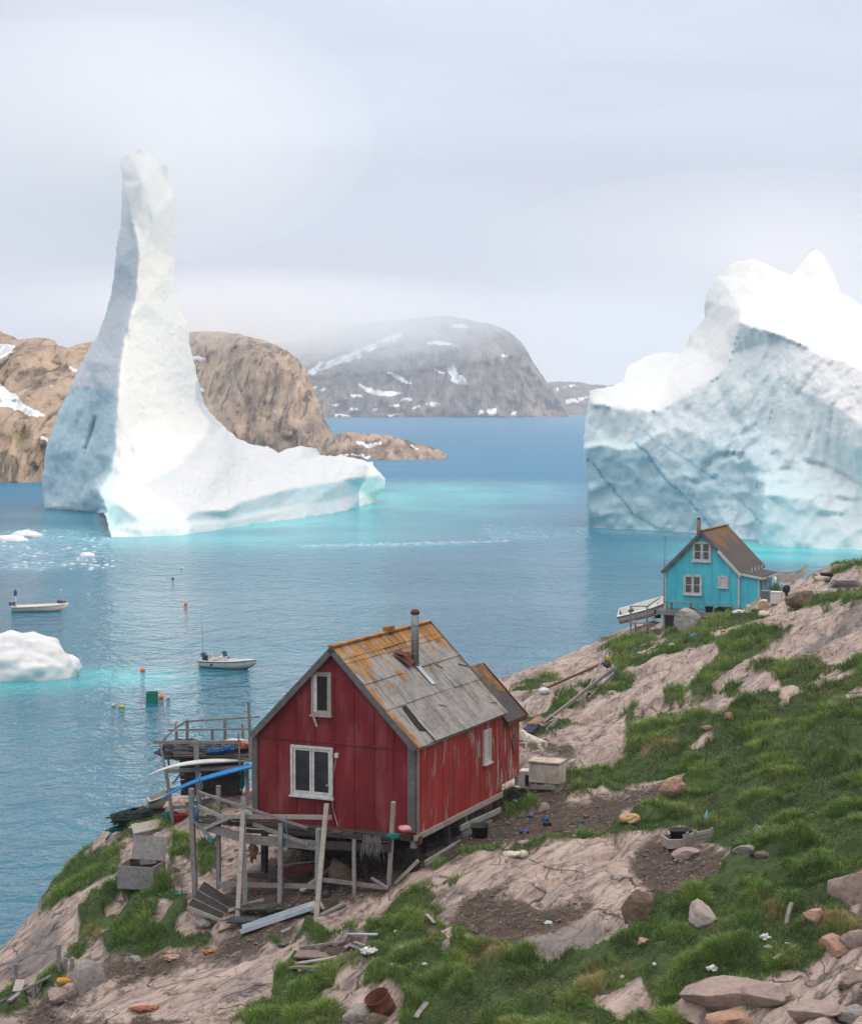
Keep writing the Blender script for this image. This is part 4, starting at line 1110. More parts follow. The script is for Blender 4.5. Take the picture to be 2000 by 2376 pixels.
# walls
m = MB()
m.poly([(0, 0, 0), (RW, 0, 0), (RW, 0, RH), (RW / 2, 0, RA - .05), (0, 0, RH)], (0, .09, 0))
for k in range(9):
    x = .04 + k * (RW - .08) / 8
    top = RH + (RW / 2 - abs(x - RW / 2)) * (RA - RH) / (RW / 2) - .14
    xx = x + random.uniform(-.012, .012)
    m.beam((xx, -.012, .02), (xx + random.uniform(-.02, .02), -.012, 2.31), .045, .03, up=(0, 1, 0))
    m.beam((xx, -.012, 2.37), (xx, -.012, max(2.4, top)), .045, .03, up=(0, 1, 0))
m.beam((.02, -.013, 2.34), (RW - .02, -.013, 2.31), .05, .032)
m.poly([(RW/2 - .42, -.010, RA - .62), (RW/2 - .02, -.010, RA - .98), (RW/2 + .38, -.010, RA - .62), (RW/2 - .02, -.010, RA - .22)], (0, .02, 0))
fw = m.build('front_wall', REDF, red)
m = MB()
y = .0; k = 0
while y < RL - .02:
    w_ = random.uniform(.30, .44); y1 = min(y + w_, RL)
    m.box((RW - .045 + random.uniform(-.006, .012), (y + y1) / 2, RH / 2 + random.uniform(-.015, .015)), (.09, y1 - y - .018, RH), jit=.006)
    y = y1
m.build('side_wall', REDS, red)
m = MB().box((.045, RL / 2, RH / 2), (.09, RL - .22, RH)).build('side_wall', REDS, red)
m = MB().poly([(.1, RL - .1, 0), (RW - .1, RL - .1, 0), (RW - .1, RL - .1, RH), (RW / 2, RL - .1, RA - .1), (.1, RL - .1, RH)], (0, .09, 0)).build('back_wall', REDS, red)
m = MB().box((RW / 2, RL / 2, -.03), (RW - .03, RL - .03, .06)).build('floor', DARKWOOD, red)
m = MB()
m.beam((-.03, -.03, -.02), (-.03, -.03, RH - .02), .16, .10, up=(0, 1, 0)); m.build('corner_board', TRIMWOOD, red)
m = MB(); m.beam((RW - .09, -.03, .1), (RW - .09, -.03, RH - .02), .20, .07, up=(0, 1, 0)); m.build('corner_board', TRIMWOOD, red)
m = MB(); m.beam((RW + .03, .10, -.04), (RW + .03, .10, RH - .03), .05, .10, up=(0, 1, 0)); m.build('corner_board', GREYWOOD, red)
# roof: old sheets lying unevenly on the boards
ROOF = roof_material('lichened_roof', (.36, .335, .31), (.21, .20, .19), .95, RA, 0.0)
sl = math.atan2(RA - RH, RW / 2); L = math.hypot(RA - RH, RW / 2) + .16
def on_roof(s, y, lift=0.0, side=1):
    """s metres down from the ridge"""
    return Vector((RW / 2 + side * (s * math.cos(sl) + lift * math.sin(sl)), y, RA + .03 - s * math.sin(sl) + lift * math.cos(sl)))
def sheet(m, s0, s1, y0, y1, l0, th=.02, side=1, tilt=0., warp=.0):
    a = [on_roof(s0, y0, l0, side), on_roof(s0, y1, l0, side), on_roof(s1, y1, l0 + tilt, side), on_roof(s1, y0, l0 + tilt + warp, side)]
    nrm = Vector((side * math.sin(sl), 0, math.cos(sl)))
    m.poly(a, -nrm * th)
m = MB()
sheet(m, 0, L, -.16, RL + .10, 0, .07, 1); sheet(m, 0, L, -.16, RL + .10, 0, .07, -1)
ROWS = [(.0, .45, [(-.17, 3.1), (3.13, 6.22)]), (.42, 1.35, [(-.17, 2.3), (3.25, 6.21)]), (1.28, 2.3, [(-.17, 1.2), (1.22, 4.4), (4.42, 6.22)]), (2.24, L + .03, [(-.17, .62), (.98, 3.0), (3.02, 6.2)])]
for s0, s1, cols in ROWS:
    for a, b in cols:
        sheet(m, s0 + random.uniform(0, .03), s1 + random.uniform(0, .05), a, b, .012 + random.uniform(0, .008), .014, 1, random.uniform(.008, .022), random.uniform(0, .03))
        sheet(m, s0, s1, a, b, .012, .012, -1, .012)
for s in (.62,):   # felt laps
    m.beam(on_roof(s, -.16, .03), on_roof(s + .02, 6.2, .03), .02, .012)
m.beam((RW/2, -.17, RA + .06), (RW/2, 6.22, RA + .05), .20, .05, jit=.01, seg=6)
m.box((RW / 2 + .02, 3.4, RA + .13), (.24, .42, .16), .2, .03)
for q in range(5):
    s, yy = random.uniform(.6, L - .2), random.uniform(0, 6)
    m.beam(on_roof(s, yy, .04), on_roof(s + random.uniform(-.1, .2), yy + random.uniform(.1, .5), .045), random.uniform(.02, .06), .014)
roof = m.build('roof', ROOF, red)
# torn felt by the flue, open hole lower down
m = MB(); m.poly([on_roof(.75, 2.55, .05), on_roof(.82, 3.55, .05), on_roof(1.22, 3.15, .16), on_roof(1.30, 2.75, .12)], (0, 0, .012))
m.poly([on_roof(.70, 2.6, .05), on_roof(.72, 3.1, .09), on_roof(1.05, 2.85, .22)], (0, 0, .012))
m.build('torn_sheet', RUSTWOOD, roof)
m = MB(); m.poly([on_roof(2.35, .78, .036), on_roof(2.35, 1.02, .036), on_roof(3.25, 1.0, .036), on_roof(3.15, .62, .036)], (0, 0, -.004)); m.build('hole', CHARC, roof)
# flue pipe
base = None
for s_ in np.linspace(.3, 2.6, 200):
    for y_ in np.linspace(1.5, 5.5, 90):
        q = RF.world(on_roof(s_, y_)); qx_, qy_ = to_px(np.array(q))
        e = (qx_ - 963) ** 2 + (qy_ - 1545) ** 2
        if base is None or e < base[0]: base = (e, s_, y_)
fb = on_roof(base[1], base[2])
hgt = 1.52
m = MB().tube([fb - Vector((0, 0, .2)), fb + Vector((0, 0, hgt))], .112, 16)
for z in (.35, .75, 1.15): m.tube([fb + Vector((0, 0, z)), fb + Vector((0, 0, z + .025))], .118, 16)
flue = m.build('flue_pipe', GALV, red, True)
MB().lathe(fb + Vector((0, 0, hgt - .02)), [(.118, -.02), (.13, .02), (.13, .06), (.07, .12), (.0, .13)], 16).build('cap', RUSTWOOD, flue, True)
m = MB(); m.poly([on_roof(base[1] + .05, base[2] - .12, .06), on_roof(base[1] + .05, base[2] + .14, .06), on_roof(base[1] + .75, base[2] + .16, .05), on_roof(base[1] + .75, base[2] - .06, .05)], (0, 0, .01))
m.build('flashing', METALW, flue)
# barge boards
for sd, nm in ((1, 'barge_board'), (-1, 'barge_board')):
    m = MB(); a, b = on_roof(-.02, -.175, -.06, sd), on_roof(L + .02, -.175, -.06, sd)
    m.beam(a, b, .03, .17, up=(0, -1, 0) if False else (sd * math.sin(sl), 0, math.cos(sl)))
    m.build(nm, TRIMWOOD, red)
m = MB(); m.beam(on_roof(0, RL + .125, -.02), on_roof(L, RL + .125, -.02), .03, .15, up=(math.sin(sl), 0, math.cos(sl))); m.build('barge_board', TRIMWOOD, red)
m = MB(); m.beam(on_roof(L + .015, -.12, -.05), on_roof(L + .015, RL + .08, -.05), .025, .09); m.build('eaves_board', GREYWOOD, red)
# windows
a = RF.plane(677, 1843, 1, 0); b = RF.plane(774, 1736, 1, 0)
wd = window(red, RF, (a.x, a.z, b.x, b.z), 1, 0.0, 2)
MB().lathe(Vector((b.x - .17, -.075, a.z + .33)), [(.02, 0), (.03, .02), (.02, .04)], 10).build('handle', METALW, wd, True)
a = RF.plane(725, 1657, 1, 0); b = RF.plane(770, 1561, 1, 0)
wd = window(red, RF, (a.x, a.z, b.x, b.z), 1, 0.0, 1, frame_w=.055, mat_=PALEWOOD, pane=CHARC)
m = MB(); m.box((a.x + .11, -.03, (a.z + b.z) / 2), (.10, .05, b.z - a.z - .14)); m.build('shutter', FRAMEW, wd)
m = MB(); m.beam((a.x + .05, -.1, a.z + .04), (a.x + .20, -.12, a.z - .32), .06, .02, up=(0, 1, 0)); m.build('loose_board', PALEWOOD, wd)
a = RF.plane(1120, 1774, 0, RW); b = RF.plane(1136, 1690, 0, RW)
y0_, y1_ = min(a.y, b.y), max(a.y, b.y)
sw = window(red, RF, (y0_, a.z, y1_, b.z), 0, RW, 1, frame_w=.05, pane=FRAMEW)
# meter box and its cable
p = RF.plane(783, 1753, 1, 0)
mbx = MB().box((p.x, -.05, p.z), (.11, .08, .13)).build('meter_box', CREAM, red, bevel=.008)
pts = [RF.plane(*q, 1, -.02) for q in ((780, 1760), (775, 1790), (770, 1830), (768, 1850), (776, 1890), (784, 1918))]
MB().tube(pts, .009, 5).build('cable', FRAMEW, mbx)
# back room with its own little roof
EX0, EL, EZ0, EH, ER = RW - 2.62, 1.42, .22, 2.12, 3.52
m = MB(); yy = RL + .01
while yy < RL + EL - .02:
    y1 = min(yy + random.uniform(.3, .5), RL + EL)
    m.box((RW - .045, (yy + y1) / 2, (EZ0 + EH) / 2), (.088, y1 - yy - .012, EH - EZ0), jit=.005); yy = y1
m.poly([(EX0, RL + EL - .09, EZ0), (RW - .09, RL + EL - .09, EZ0), (RW - .09, RL + EL - .09, EH), ((EX0 + RW) / 2, RL + EL - .09, ER - .05), (EX0, RL + EL - .09, EH)], (0, .085, 0))
m.box((EX0 + .05, RL + EL / 2, (EZ0 + EH) / 2), (.08, EL - .2, EH - EZ0))
ext = m.build('back_room', REDS, red)
DARKROOF = roof_material('dark_felt_roof', (.085, .075, .078), (.055, .05, .055), .75, ER + .25, -99)
m = MB(); ex = (EX0 + RW) / 2; hw = RW - ex
for sd in (1, -1):
    a = Vector((ex, RL + .11, ER)); b = Vector((ex + sd * (hw + .16), RL + .11, EH - .10))
    m.poly([a, b, b + Vector((0, EL + .06, 0)), a + Vector((0, EL + .06, 0))], (0, 0, .07))
er = m.build('roof', DARKROOF, ext)
m = MB(); m.beam((ex, RL + EL + .20, ER + .03), (ex + hw + .18, RL + EL + .20, EH - .08), .03, .13); m.beam((ex + hw + .16, RL + .1, EH - .10), (ex + hw + .16, RL + EL + .18, EH - .10), .03, .14)
m.build('barge_board', RUSTWOOD, ext)
p = RF.plane(1191, 1722, 0, RW + .03)
MB().poly([p + Vector((0, -.14, .12)), p + Vector((0, -.02, .08)), p + Vector((0, .16, .30)), p + Vector((0, .12, -.05)), p + Vector((0, .04, -.36)), p + Vector((0, -.08, -.1))], (.02, 0, 0)).build('torn_cloth', TRIMWOOD, ext)
# stilts and bearers
def gz_l(fr, x, y):
    w_ = fr.world((x, y, 0)); return gz(w_.x, w_.y) - fr.o.z
for x in (.15, 1.7, 3.3):
    for y in (.15, 2.9, 5.7):
        MB().beam((x, y, gz_l(RF, x, y) - .25), (x, y, -.14), .15, .15, jit=.01).build('stilt', DARKWOOD, red)
for y, mt in ((.12, GREENWOOD), (2.35, DARKWOOD), (3.55, GREYWOOD), (5.9, RUSTWOOD)):
    MB().beam((RW - .10, y, gz_l(RF, RW - .1, y) - .25), (RW - .10, y, -.14), .15, .15, jit=.01).build('stilt', mt, red)
MB().beam((RW - .03, RL + EL - .1, gz_l(RF, RW, RL + EL) - .2), (RW - .03, RL + EL - .1, EZ0), .11, .11).build('stilt', GREENWOOD, red)
MB().beam((RW + .01, -.02, -.07), (RW + .01, RL, -.07), .10, .14, jit=.008, seg=4).build('sill_beam', PALEWOOD, red)
MB().beam((0, -.02, -.08), (RW - .1, -.02, -.08), .10, .14).build('sill_beam', DARKWOOD, red)
MB().box((RW + .0, .16, -.15), (.2, .2, .2)).build('rusty_bracket', RUSTWOOD, red)
for p0, p1, mt in (((1069, 1922), (1161, 1880), GREENWOOD), ((987, 2004), (1081, 1948), GREENWOOD), ((1072, 1938), (1140, 1908), GREYWOOD)):
    a, b = RF.plane(*p0, 0, RW + .14), RF.plane(*p1, 0, RW + .14)
    MB().beam(a, b, .06, .15, jit=.01, seg=3).build('brace', mt, red)
for x, d in ((1.2, 0), (2.8, 0), (4.2, 0)):
    MB().beam((x - .9, .6, -.25), (x + .7, .7, -1.15), .06, .14).build('brace', DARKWOOD, red)
MB().box((RW / 2 - .1, 1.5, -1.15), (RW - .5, .06, 2.1)).build('shade_backing', CHARC, red)  # black sheet added in place of the dark shade beneath the house
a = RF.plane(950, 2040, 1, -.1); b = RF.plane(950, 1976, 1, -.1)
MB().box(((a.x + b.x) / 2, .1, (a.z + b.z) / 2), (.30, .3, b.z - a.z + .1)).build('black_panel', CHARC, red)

# ------------------------------------------------------------------ broken porch in front of it
porch = empty('porch_deck', RF.world((0, -.5, 0)), ROT, 'broken grey porch deck on leaning posts along the red gable front', 'porch')
PF = Frame(RF.world((0, -.5, 0)), ROT)
m = MB()
for k in range(7):
    yv = -.42 + k * .13
    m.box((1.55 + random.uniform(-.06, .06), yv, .0 + random.uniform(-.02, .02)), (6.1 + random.uniform(-.3, .2), .12, .035), jit=.012)
for k in range(16):
    m.beam((random.uniform(-1.2, 4), random.uniform(-.4, .3), .04), (random.uniform(-1.2, 4.4), random.uniform(-.4, .35), .06), .10, .025, random.uniform(-.4, .4))
m.build('deck_boards', DARKWOOD, porch)
def ppt(px, py, dy=-.42): return PF.plane(px, py, 1, dy)
BEAMS = [((457, 1912), (565, 1945), .24), ((562, 1946), (746, 1964), .25), ((740, 1962), (905, 1968), .22), ((572, 1930), (905, 1945), .10)]
for a, b, h in BEAMS: MB().beam(ppt(*a), ppt(*b), .07, h, jit=.008, seg=3).build('deck_beam', GREYWOOD if h > .23 else DARKWOOD, porch)
def post(tp, bp, w, mt=GREYWOOD, dy=-.48):
    t = PF.plane(*tp, 1, dy); g = hit(*bp)
    bl = PF.loc(g)
    bl.z -= .2
    MB().beam(t, bl, w, w * .85, jit=.006, seg=4, roll=random.uniform(-.2, .2)).build('post', mt, porch)
post((444, 1830), (453, 2083), .13); post((507, 1824), (507, 2060), .11, dy=-.2); post((564, 1848), (569, 2113), .13); post((564, 1881), (550, 2152), .12, PALEWOOD, -.6)
post((652, 1911), (650, 2097), .12); post((740, 1924), (736, 2073), .13, GREENWOOD); post((758, 1866), (732, 2130), .12, PALEWOOD, -.62); post((822, 1948), (822, 2083), .09); post((913, 1862), (901, 2056), .10, PALEWOOD)
for a, b, w_, mt in (((458, 1838), (713, 1922), .07, GREYWOOD), ((460, 1872), (522, 1900), .10, PALEWOOD), ((505, 1895), (769, 1897), .12, PALEWOOD), ((587, 1913), (715, 1960), .10, GREYWOOD), ((505, 2052), (736, 2058), .13, GREYWOOD), ((575, 2032), (648, 2034), .13, DARKWOOD), ((750, 2042), (901, 2062), .11, GREYWOOD), ((494, 1950), (450, 1905), .08, GREYWOOD), ((470, 1925), (530, 1898), .09, PALEWOOD)):
    MB().beam(ppt(*a, -.50), ppt(*b, -.52), .045, w_, jit=.008, seg=4).build('rail', mt, porch)
MB().beam(PF.plane(862, 2038, 1, -.45), PF.plane(900, 2062, 1, -.6), .05, .06).build('rail', GREYWOOD, porch)
MB().beam(PF.loc(hit(916, 2052)), PF.plane(970, 1998, 1, -.2), .05, .09).build('brace', PALEWOOD, porch)

# ================================================================== turquoise house
def blue_paint():
    t = NT('turquoise_paint'); v = t.coord('Object')
    n = t.noise(v, .7, 5, .6); st = t.noise(t.coord('Object', (5, 5, .6)), 1.2, 6, .65)
    col = t.mix(t.map(n, .35, .65), (.10, .56, .66), (.07, .46, .57))
    col = t.mix(t.map(st, .5, .75, 0, .55), col, (.02, .20, .28))
    col = t.mix(t.map(st, .35, .25, 0, .35), col, (.15, .46, .55))
    return t.done(col, .6, t.bump(st, .3, .01))
BLUEP = blue_paint()
BW, BL, BH, BA = 4.2, 5.0, 2.10, 4.25
bc = at_d(1714, 1417, 101.0)
BF = Frame(bc - AX * BW, ROT)
bh = empty('turquoise_house', BF.o, ROT, 'bright turquoise wooden house with a rust brown roof near the water', 'house')
m = MB(); m.poly([(0, 0, -.05), (BW, 0, -.05), (BW, 0, BH), (BW / 2, 0, BA - .05), (0, 0, BH)], (0, .09, 0))
for x in (.62, 1.12, 1.7, 2.2, 2.65, 3.15, 3.7):
    top = BH + (BW / 2 - abs(x - BW / 2)) * (BA - BH) / (BW / 2) - .2
    m.beam((x, -.01, 0), (x, -.01, top), .035, .025, up=(0, 1, 0))
m.build('front_wall', BLUEP, bh)
MB().box((BW - .045, BL / 2 + .05, BH / 2), (.09, BL - .1, BH)).build('side_wall', BLUEP, bh)
MB().box((.045, BL / 2 + .05, BH / 2), (.09, BL - .1, BH)).build('side_wall', BLUEP, bh)
MB().poly([(0.1, BL - .1, 0), (BW - .1, BL - .1, 0), (BW - .1, BL - .1, BH), (BW / 2, BL - .1, BA - .1), (.1, BL - .1, BH)], (0, .09, 0)).build('back_wall', BLUEP, bh)
BROOF = roof_material('rusty_felt_roof', (.12, .098, .09), (.075, .066, .064), .45, BA, -99)
bs = math.atan2(BA - BH, BW / 2); LB = math.hypot(BA - BH, BW / 2) + .2
m = MB()
for sd in (1, -1):
    a = Vector((BW / 2, -.18, BA)); d_ = Vector((sd * math.cos(bs), 0, -math.sin(bs)))
    m.poly([a, a + d_ * LB, a + d_ * LB + Vector((0, BL + .35, 0)), a + Vector((0, BL + .35, 0))], Vector((sd * math.sin(bs), 0, math.cos(bs))) * .08)
    for yv in (1.0, 2.1, 3.2, 4.3):
        m.beam(a + Vector((0, yv, .09)) + d_ * .05, a + Vector((0, yv, .09)) + d_ * (LB - .03), .05, .02)
m.beam((BW / 2, -.18, BA + .10), (BW / 2, BL + .17, BA + .10), .22, .05)
broof = m.build('roof', BROOF, bh)
for sd, mt in ((1, FRAMEW), (-1, TRIMWOOD)):
    d_ = Vector((sd * math.cos(bs), 0, -math.sin(bs))); a = Vector((BW / 2, -.2, BA - .02))
    MB().beam(a + (d_ * 1.35 if sd == 1 else d_ * 0), a + d_ * (LB + .02), .03, .17, up=(sd * math.sin(bs), 0, math.cos(bs))).build('barge_board', mt, bh)
MB().beam(Vector((BW / 2, -.2, BA - .02)), Vector((BW / 2, -.2, BA - .02)) + Vector((math.cos(bs), 0, -math.sin(bs))) * 1.34, .03, .17, up=(math.sin(bs), 0, math.cos(bs))).build('barge_board', TRIMWOOD, bh)
p = BF.plane(1621, 1240, 1, 1.1)
bchim = MB().tube([(p.x, 1.1, BA - 1.2), (p.x, 1.1, BA + .62)], .12, 12).build('chimney_pipe', simple('clay_pipe', (.22, .17, .14), (.15, .11, .09), 3, .8), bh, True)
MB().tube([(p.x, 1.1, BA + .60), (p.x, 1.1, BA + .72)], .10, 12).build('cap', BLACKPL, bchim, True)
CURT = simple('net_curtain', (.16, .165, .17), (.05, .05, .055), 14, .7, .1)
for (x0, y0, x1, y1, ns, mu, pn) in ((1607, 1302, 1650, 1258, 2, True, CURT), (1586, 1379, 1629, 1335, 2, True, CURT), (1666, 1363, 1690, 1337, 1, False, FRAMEW)):
    a, b = BF.plane(x0, y0, 1, 0), BF.plane(x1, y1, 1, 0)
    window(bh, BF, (a.x, a.z, b.x, b.z), 1, 0.0, ns, mu, frame_w=.06, pane=pn)
for xx in (.0, BW - .0):
    MB().beam((xx, -.03, -.1), (xx, -.03, BH - .05), .10, .06, up=(0, 1, 0)).build('corner_board', FRAMEW, bh)
for pl in ([(1546,1318),(1562,1312),(1566,1297),(1586,1290),(1588,1272),(1604,1262),(1606,1254)], [(1662,1266),(1668,1292),(1684,1298),(1690,1310),(1702,1318),(1710,1334),(1717,1330),(1690,1298)]):
    MB().poly([BF.plane(x, y, 1, -.004) for x, y in pl], (0, -.012, 0)).build('bare_boards', TRIMWOOD, bh)
# side annex with a flat roof
AW = 1.06
m = MB(); m.poly([(BW + .06, .02, 0), (BW + AW, .02, 0), (BW + AW, .02, 1.78), (BW + .06, .02, 1.98)], (0, .08, 0)); m.box((BW + AW - .04, 1.6, .9), (.08, 2.9, 1.74))
m.beam((BW + .5, .01, .05), (BW + .5, .01, 1.8), .03, .02, up=(0, 1, 0))
ann = m.build('annex', BLUEP, bh)
MB().poly([(BW + .02, -.1, 2.05), (BW + AW + .25, -.1, 1.84), (BW + AW + .25, 3.2, 1.84), (BW + .02, 3.2, 2.05)], (0, 0, .07)).build('roof', DARKROOF, ann)
MB().beam((BW, -.12, 2.03), (BW + AW + .26, -.12, 1.82), .03, .13).build('fascia', FRAMEW, ann)
MB().beam((BW + AW + .27, -.1, 1.80), (BW + AW + .27, 3.2, 1.80), .03, .12).build('fascia', FRAMEW, ann)
for yv in (.05, .9, 1.8): MB().beam((BW + AW + .03, yv, 0), (BW + AW + .03, yv, 1.78), .06, .10, up=(0, 1, 0)).build('corner_board', FRAMEW, ann)
for k in range(5): MB().beam((BW + .55, .6 + k * .75, 2.1), (BW + .55, .6 + k * .75, 2.1 + .22), .05, .05).build('roof_post', FRAMEW, ann)
lad = empty('ladder', BF.world((BW + AW + .35, .4, -.1)), ROT, 'narrow ladder leaning on the turquoise annex', 'ladder')
for s_ in (0, .3): MB().beam((.45, s_, .1), (.02, s_, 2.0), .05, .05).build('side_rail', GREYWOOD, lad)
for k in range(7):
    f_ = .1 + k * .13; MB().beam((.45 - .43 * f_, 0, .1 + 1.9 * f_), (.45 - .43 * f_, .3, .1 + 1.9 * f_), .03, .03).build('rung', GREYWOOD, lad)
# foundations
def gB(x, y): return gz_l(BF, x, y)
for x in (.1, 1.4, 2.8):
    MB().box((x + .2, .35, (gB(x, .3) - .4) / 2), (.9 if x < .5 else .3, .3, -gB(x, .3) + .4 - .06)).build('foundation', TRIMWOOD, bh)
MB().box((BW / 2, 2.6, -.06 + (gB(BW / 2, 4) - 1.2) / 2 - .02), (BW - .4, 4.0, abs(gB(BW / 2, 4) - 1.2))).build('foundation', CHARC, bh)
# deck
bd = empty('front_deck', BF.world((0, -.6, -.12)), ROT, 'narrow plank deck with a thin rail along the turquoise gable', 'deck')
D0 = Frame(BF.world((0, -.6, -.12)), ROT)
m = MB()
for k in range(6): m.box((2.0, -.42 + k * .17, .03), (4.3, .16, .04), jit=.008)
m.build('deck_boards', GREYWOOD, bd)
MB().beam((-.15, -.52, -.07), (3.95, -.52, -.12), .06, .20).build('deck_beam', GREYWOOD, bd)
for px_, t_, b_ in ((1547, 1397, 1418), (1619, 1400, 1422), (1700, 1403, 1424)):
    a, b = D0.plane(px_, t_, 1, -.5), D0.plane(px_, b_, 1, -.5); MB().beam(a, b, .06, .06).build('rail_post', GREYWOOD, bd)
MB().beam(D0.plane(1541, 1397, 1, -.5), D0.plane(1702, 1404, 1, -.5), .05, .05).build('rail', GREYWOOD, bd)
for px_ in (1541, 1566):
    a = D0.plane(px_, 1425, 1, -.45); g_ = BF.world((0, 0, 0)); zz = gz_l(D0, a.x, -.45); MB().beam((a.x, -.45, zz - .3), (a.x, -.45, .0), .10, .10).build('post', GREYWOOD, bd)
bench = empty('bench', D0.world(D0.plane(1580, 1416, 1, -.15)), ROT, 'low plank bench on the turquoise house deck', 'bench')
MB().box((0, 0, .42), (1.35, .26, .05)).build('seat', GREYWOOD, bench)
for x in (-.55, .55): MB().beam((x, 0, .0), (x, 0, .40), .06, .2).build('leg', GREYWOOD, bench)
# stair and landing at its left corner
st = empty('wooden_stair', BF.world((-1.2, -.3, -.9)), ROT, 'grey wooden stair and landing at the corner of the turquoise house', 'stair')
SF = Frame(BF.world((-1.2, -.3, -.9)), ROT)
MB().box((.1, 0, .02), (1.5, .9, .06)).build('landing', GREYWOOD, st)
for k in range(4): MB().box((.55 + k * .16, .0, .12 + k * .2), (.22, .8, .04)).build('step', GREYWOOD, st)
for x, y in ((-.55, -.42), (.4, -.42), (-.55, .42)):
    MB().beam((x, y, gz_l(SF, x, y) - .2), (x, y, .95 if y < 0 else .5), .08, .08).build('post', GREYWOOD, st)
MB().beam((-.58, -.44, .95), (.42, -.44, .98), .05, .06).build('handrail', GREYWOOD, st); MB().beam((.4, -.44, .95), (1.15, -.44, 1.5), .05, .06).build('handrail', GREYWOOD, st)
mast = MB().tube([at_d(1540, 1405, 101.8), at_d(1541.5, 1330, 101.8), at_d(1543, 1243, 101.8)], [.028, .02, .012], 6).build('antenna_mast', TRIMWOOD)
tag(mast, 'thin tall antenna mast at the corner of the turquoise house', 'mast')
# ================================================================== boats and floats
def boat(name, P, yaw, Lb, Bm, label, parts=True, hull_m=None, pitch=0., roll=0., stripe=BLACKPL, bottom=None, motor=True):
    e = empty(name, P, yaw, label, 'boat')
    e.rotation_euler = (roll, pitch, yaw)
    hull_m = hull_m or WHITEPL
    n = 15; st = np.linspace(0, 1, n)
    hb = lambda t: Bm / 2 * (.90 + .10 * min(1, t * 3)) * (1 - max(0, (t - .45) / .55) ** 2.3) + .01
    sh = lambda t: .52 + .22 * t ** 2
    kl = lambda t: -.20 + .62 * max(0, (t - .62) / .38) ** 2.2
    Vv, Ff = [], []
    prof = [(0, 0), (.55, .22), (.86, .40), (.93, .62), (1.0, 1.0)]
    for t in st:
        for sd in (-1, 1):
            for a, b in (prof if sd == -1 else prof[1:]):
                pass
        row = [(t * Lb - Lb / 2, -hb(t) * a, kl(t) + (sh(t) - kl(t)) * b) for a, b in reversed(prof)] + [(t * Lb - Lb / 2, hb(t) * a, kl(t) + (sh(t) - kl(t)) * b) for a, b in prof[1:]]
        Vv += row
    k = len(prof) * 2 - 1
    for i in range(n - 1):
        for j in range(k - 1): Ff.append((i * k + j, i * k + j + 1, (i + 1) * k + j + 1, (i + 1) * k + j))
    Ff.append(tuple(range(k)))
    m = MB(); m._add([Vector(v) for v in Vv], Ff)
    # gunwale and cockpit liner
    inn = [(t * Lb * .97 - Lb / 2 + .03, hb(t) * .78, sh(t)) for t in st]
    for sd in (1, -1):
        vs = []
        for i, t in enumerate(st):
            x = t * Lb - Lb / 2; xi = t * Lb * .93 - Lb / 2 + .08
            vs += [Vector((x, sd * hb(t), sh(t))), Vector((xi, sd * hb(t) * .78, sh(t) + .02)), Vector((xi, sd * hb(t) * .70, .22)), Vector((xi, 0, .20))]
        fs = []
        for i in range(n - 1):
            for j in range(3): fs.append((i * 4 + j, i * 4 + j + 1, i * 4 + 5 + j, i * 4 + 4 + j))
        m._add(vs, fs)
    m.poly([(-Lb / 2 + .01, -hb(0), sh(0)), (-Lb / 2 + .01, hb(0), sh(0)), (-Lb / 2 + .08, hb(0) * .78, sh(0)), (-Lb / 2 + .08, -hb(0) * .78, sh(0))])
    m.build('hull', hull_m, e, True)
    m = MB()
    for sd in (1, -1): m.tube([(t * Lb - Lb / 2, sd * (hb(t) + .015), sh(t) - .05) for t in st], .028, 5)
    m.build('rub_rail', stripe, e, True)
    m = MB()
    for sd in (1, -1):
        for f_ in (.62, .80): m.tube([(t * Lb - Lb / 2, sd * (hb(t) * (.93 if f_ < .7 else .965) + .008), kl(t) + (sh(t) - kl(t)) * f_) for t in st[:-1]], .014, 4)
    m.build('strake', TRIMWOOD if stripe is not BLACKPL else hull_m, e, True)
    if bottom is not None:
        m = MB()
        for sd in (1, -1):
            vs = []
            for t in st: vs += [Vector((t * Lb - Lb / 2, sd * (hb(t) * .5 + .02), kl(t) + (sh(t) - kl(t)) * .18 - .01)), Vector((t * Lb - Lb / 2, sd * (hb(t) * .90 + .02), kl(t) + (sh(t) - kl(t)) * .50))]
            m._add(vs, [(i * 2, i * 2 + 1, i * 2 + 3, i * 2 + 2) for i in range(n - 1)])
        m.build('bottom_stripe', bottom, e)
    m = MB().poly([(Lb * .28, -hb(.78) * .8, sh(.8) + .015), (Lb * .28, hb(.78) * .8, sh(.8) + .015), (Lb * .46, .03, sh(.96) + .02), (Lb * .46, -.03, sh(.96) + .02)], (0, 0, .02)); m.build('foredeck', hull_m, e)
    return e
def at_water(px, py, dz=0.0):
    p = at_z(px, py, 0.0); p.z = dz; return p
def outboard(e, x, tilt, cowl):
    m = MB().box((0, 0, .28), (.34, .30, .34)); o = m.build('outboard_motor', cowl, e, bevel=.05)
    o.location = (x, 0, .62); o.rotation_euler = (0, tilt, 0)
    MB().beam((0, 0, .12), (-.02, 0, -.75), .12, .16).build('motor_leg', GALV, o)
    MB().beam((.1, 0, .1), (.25, 0, -.1), .10, .2).build('bracket', BLACKPL, o)
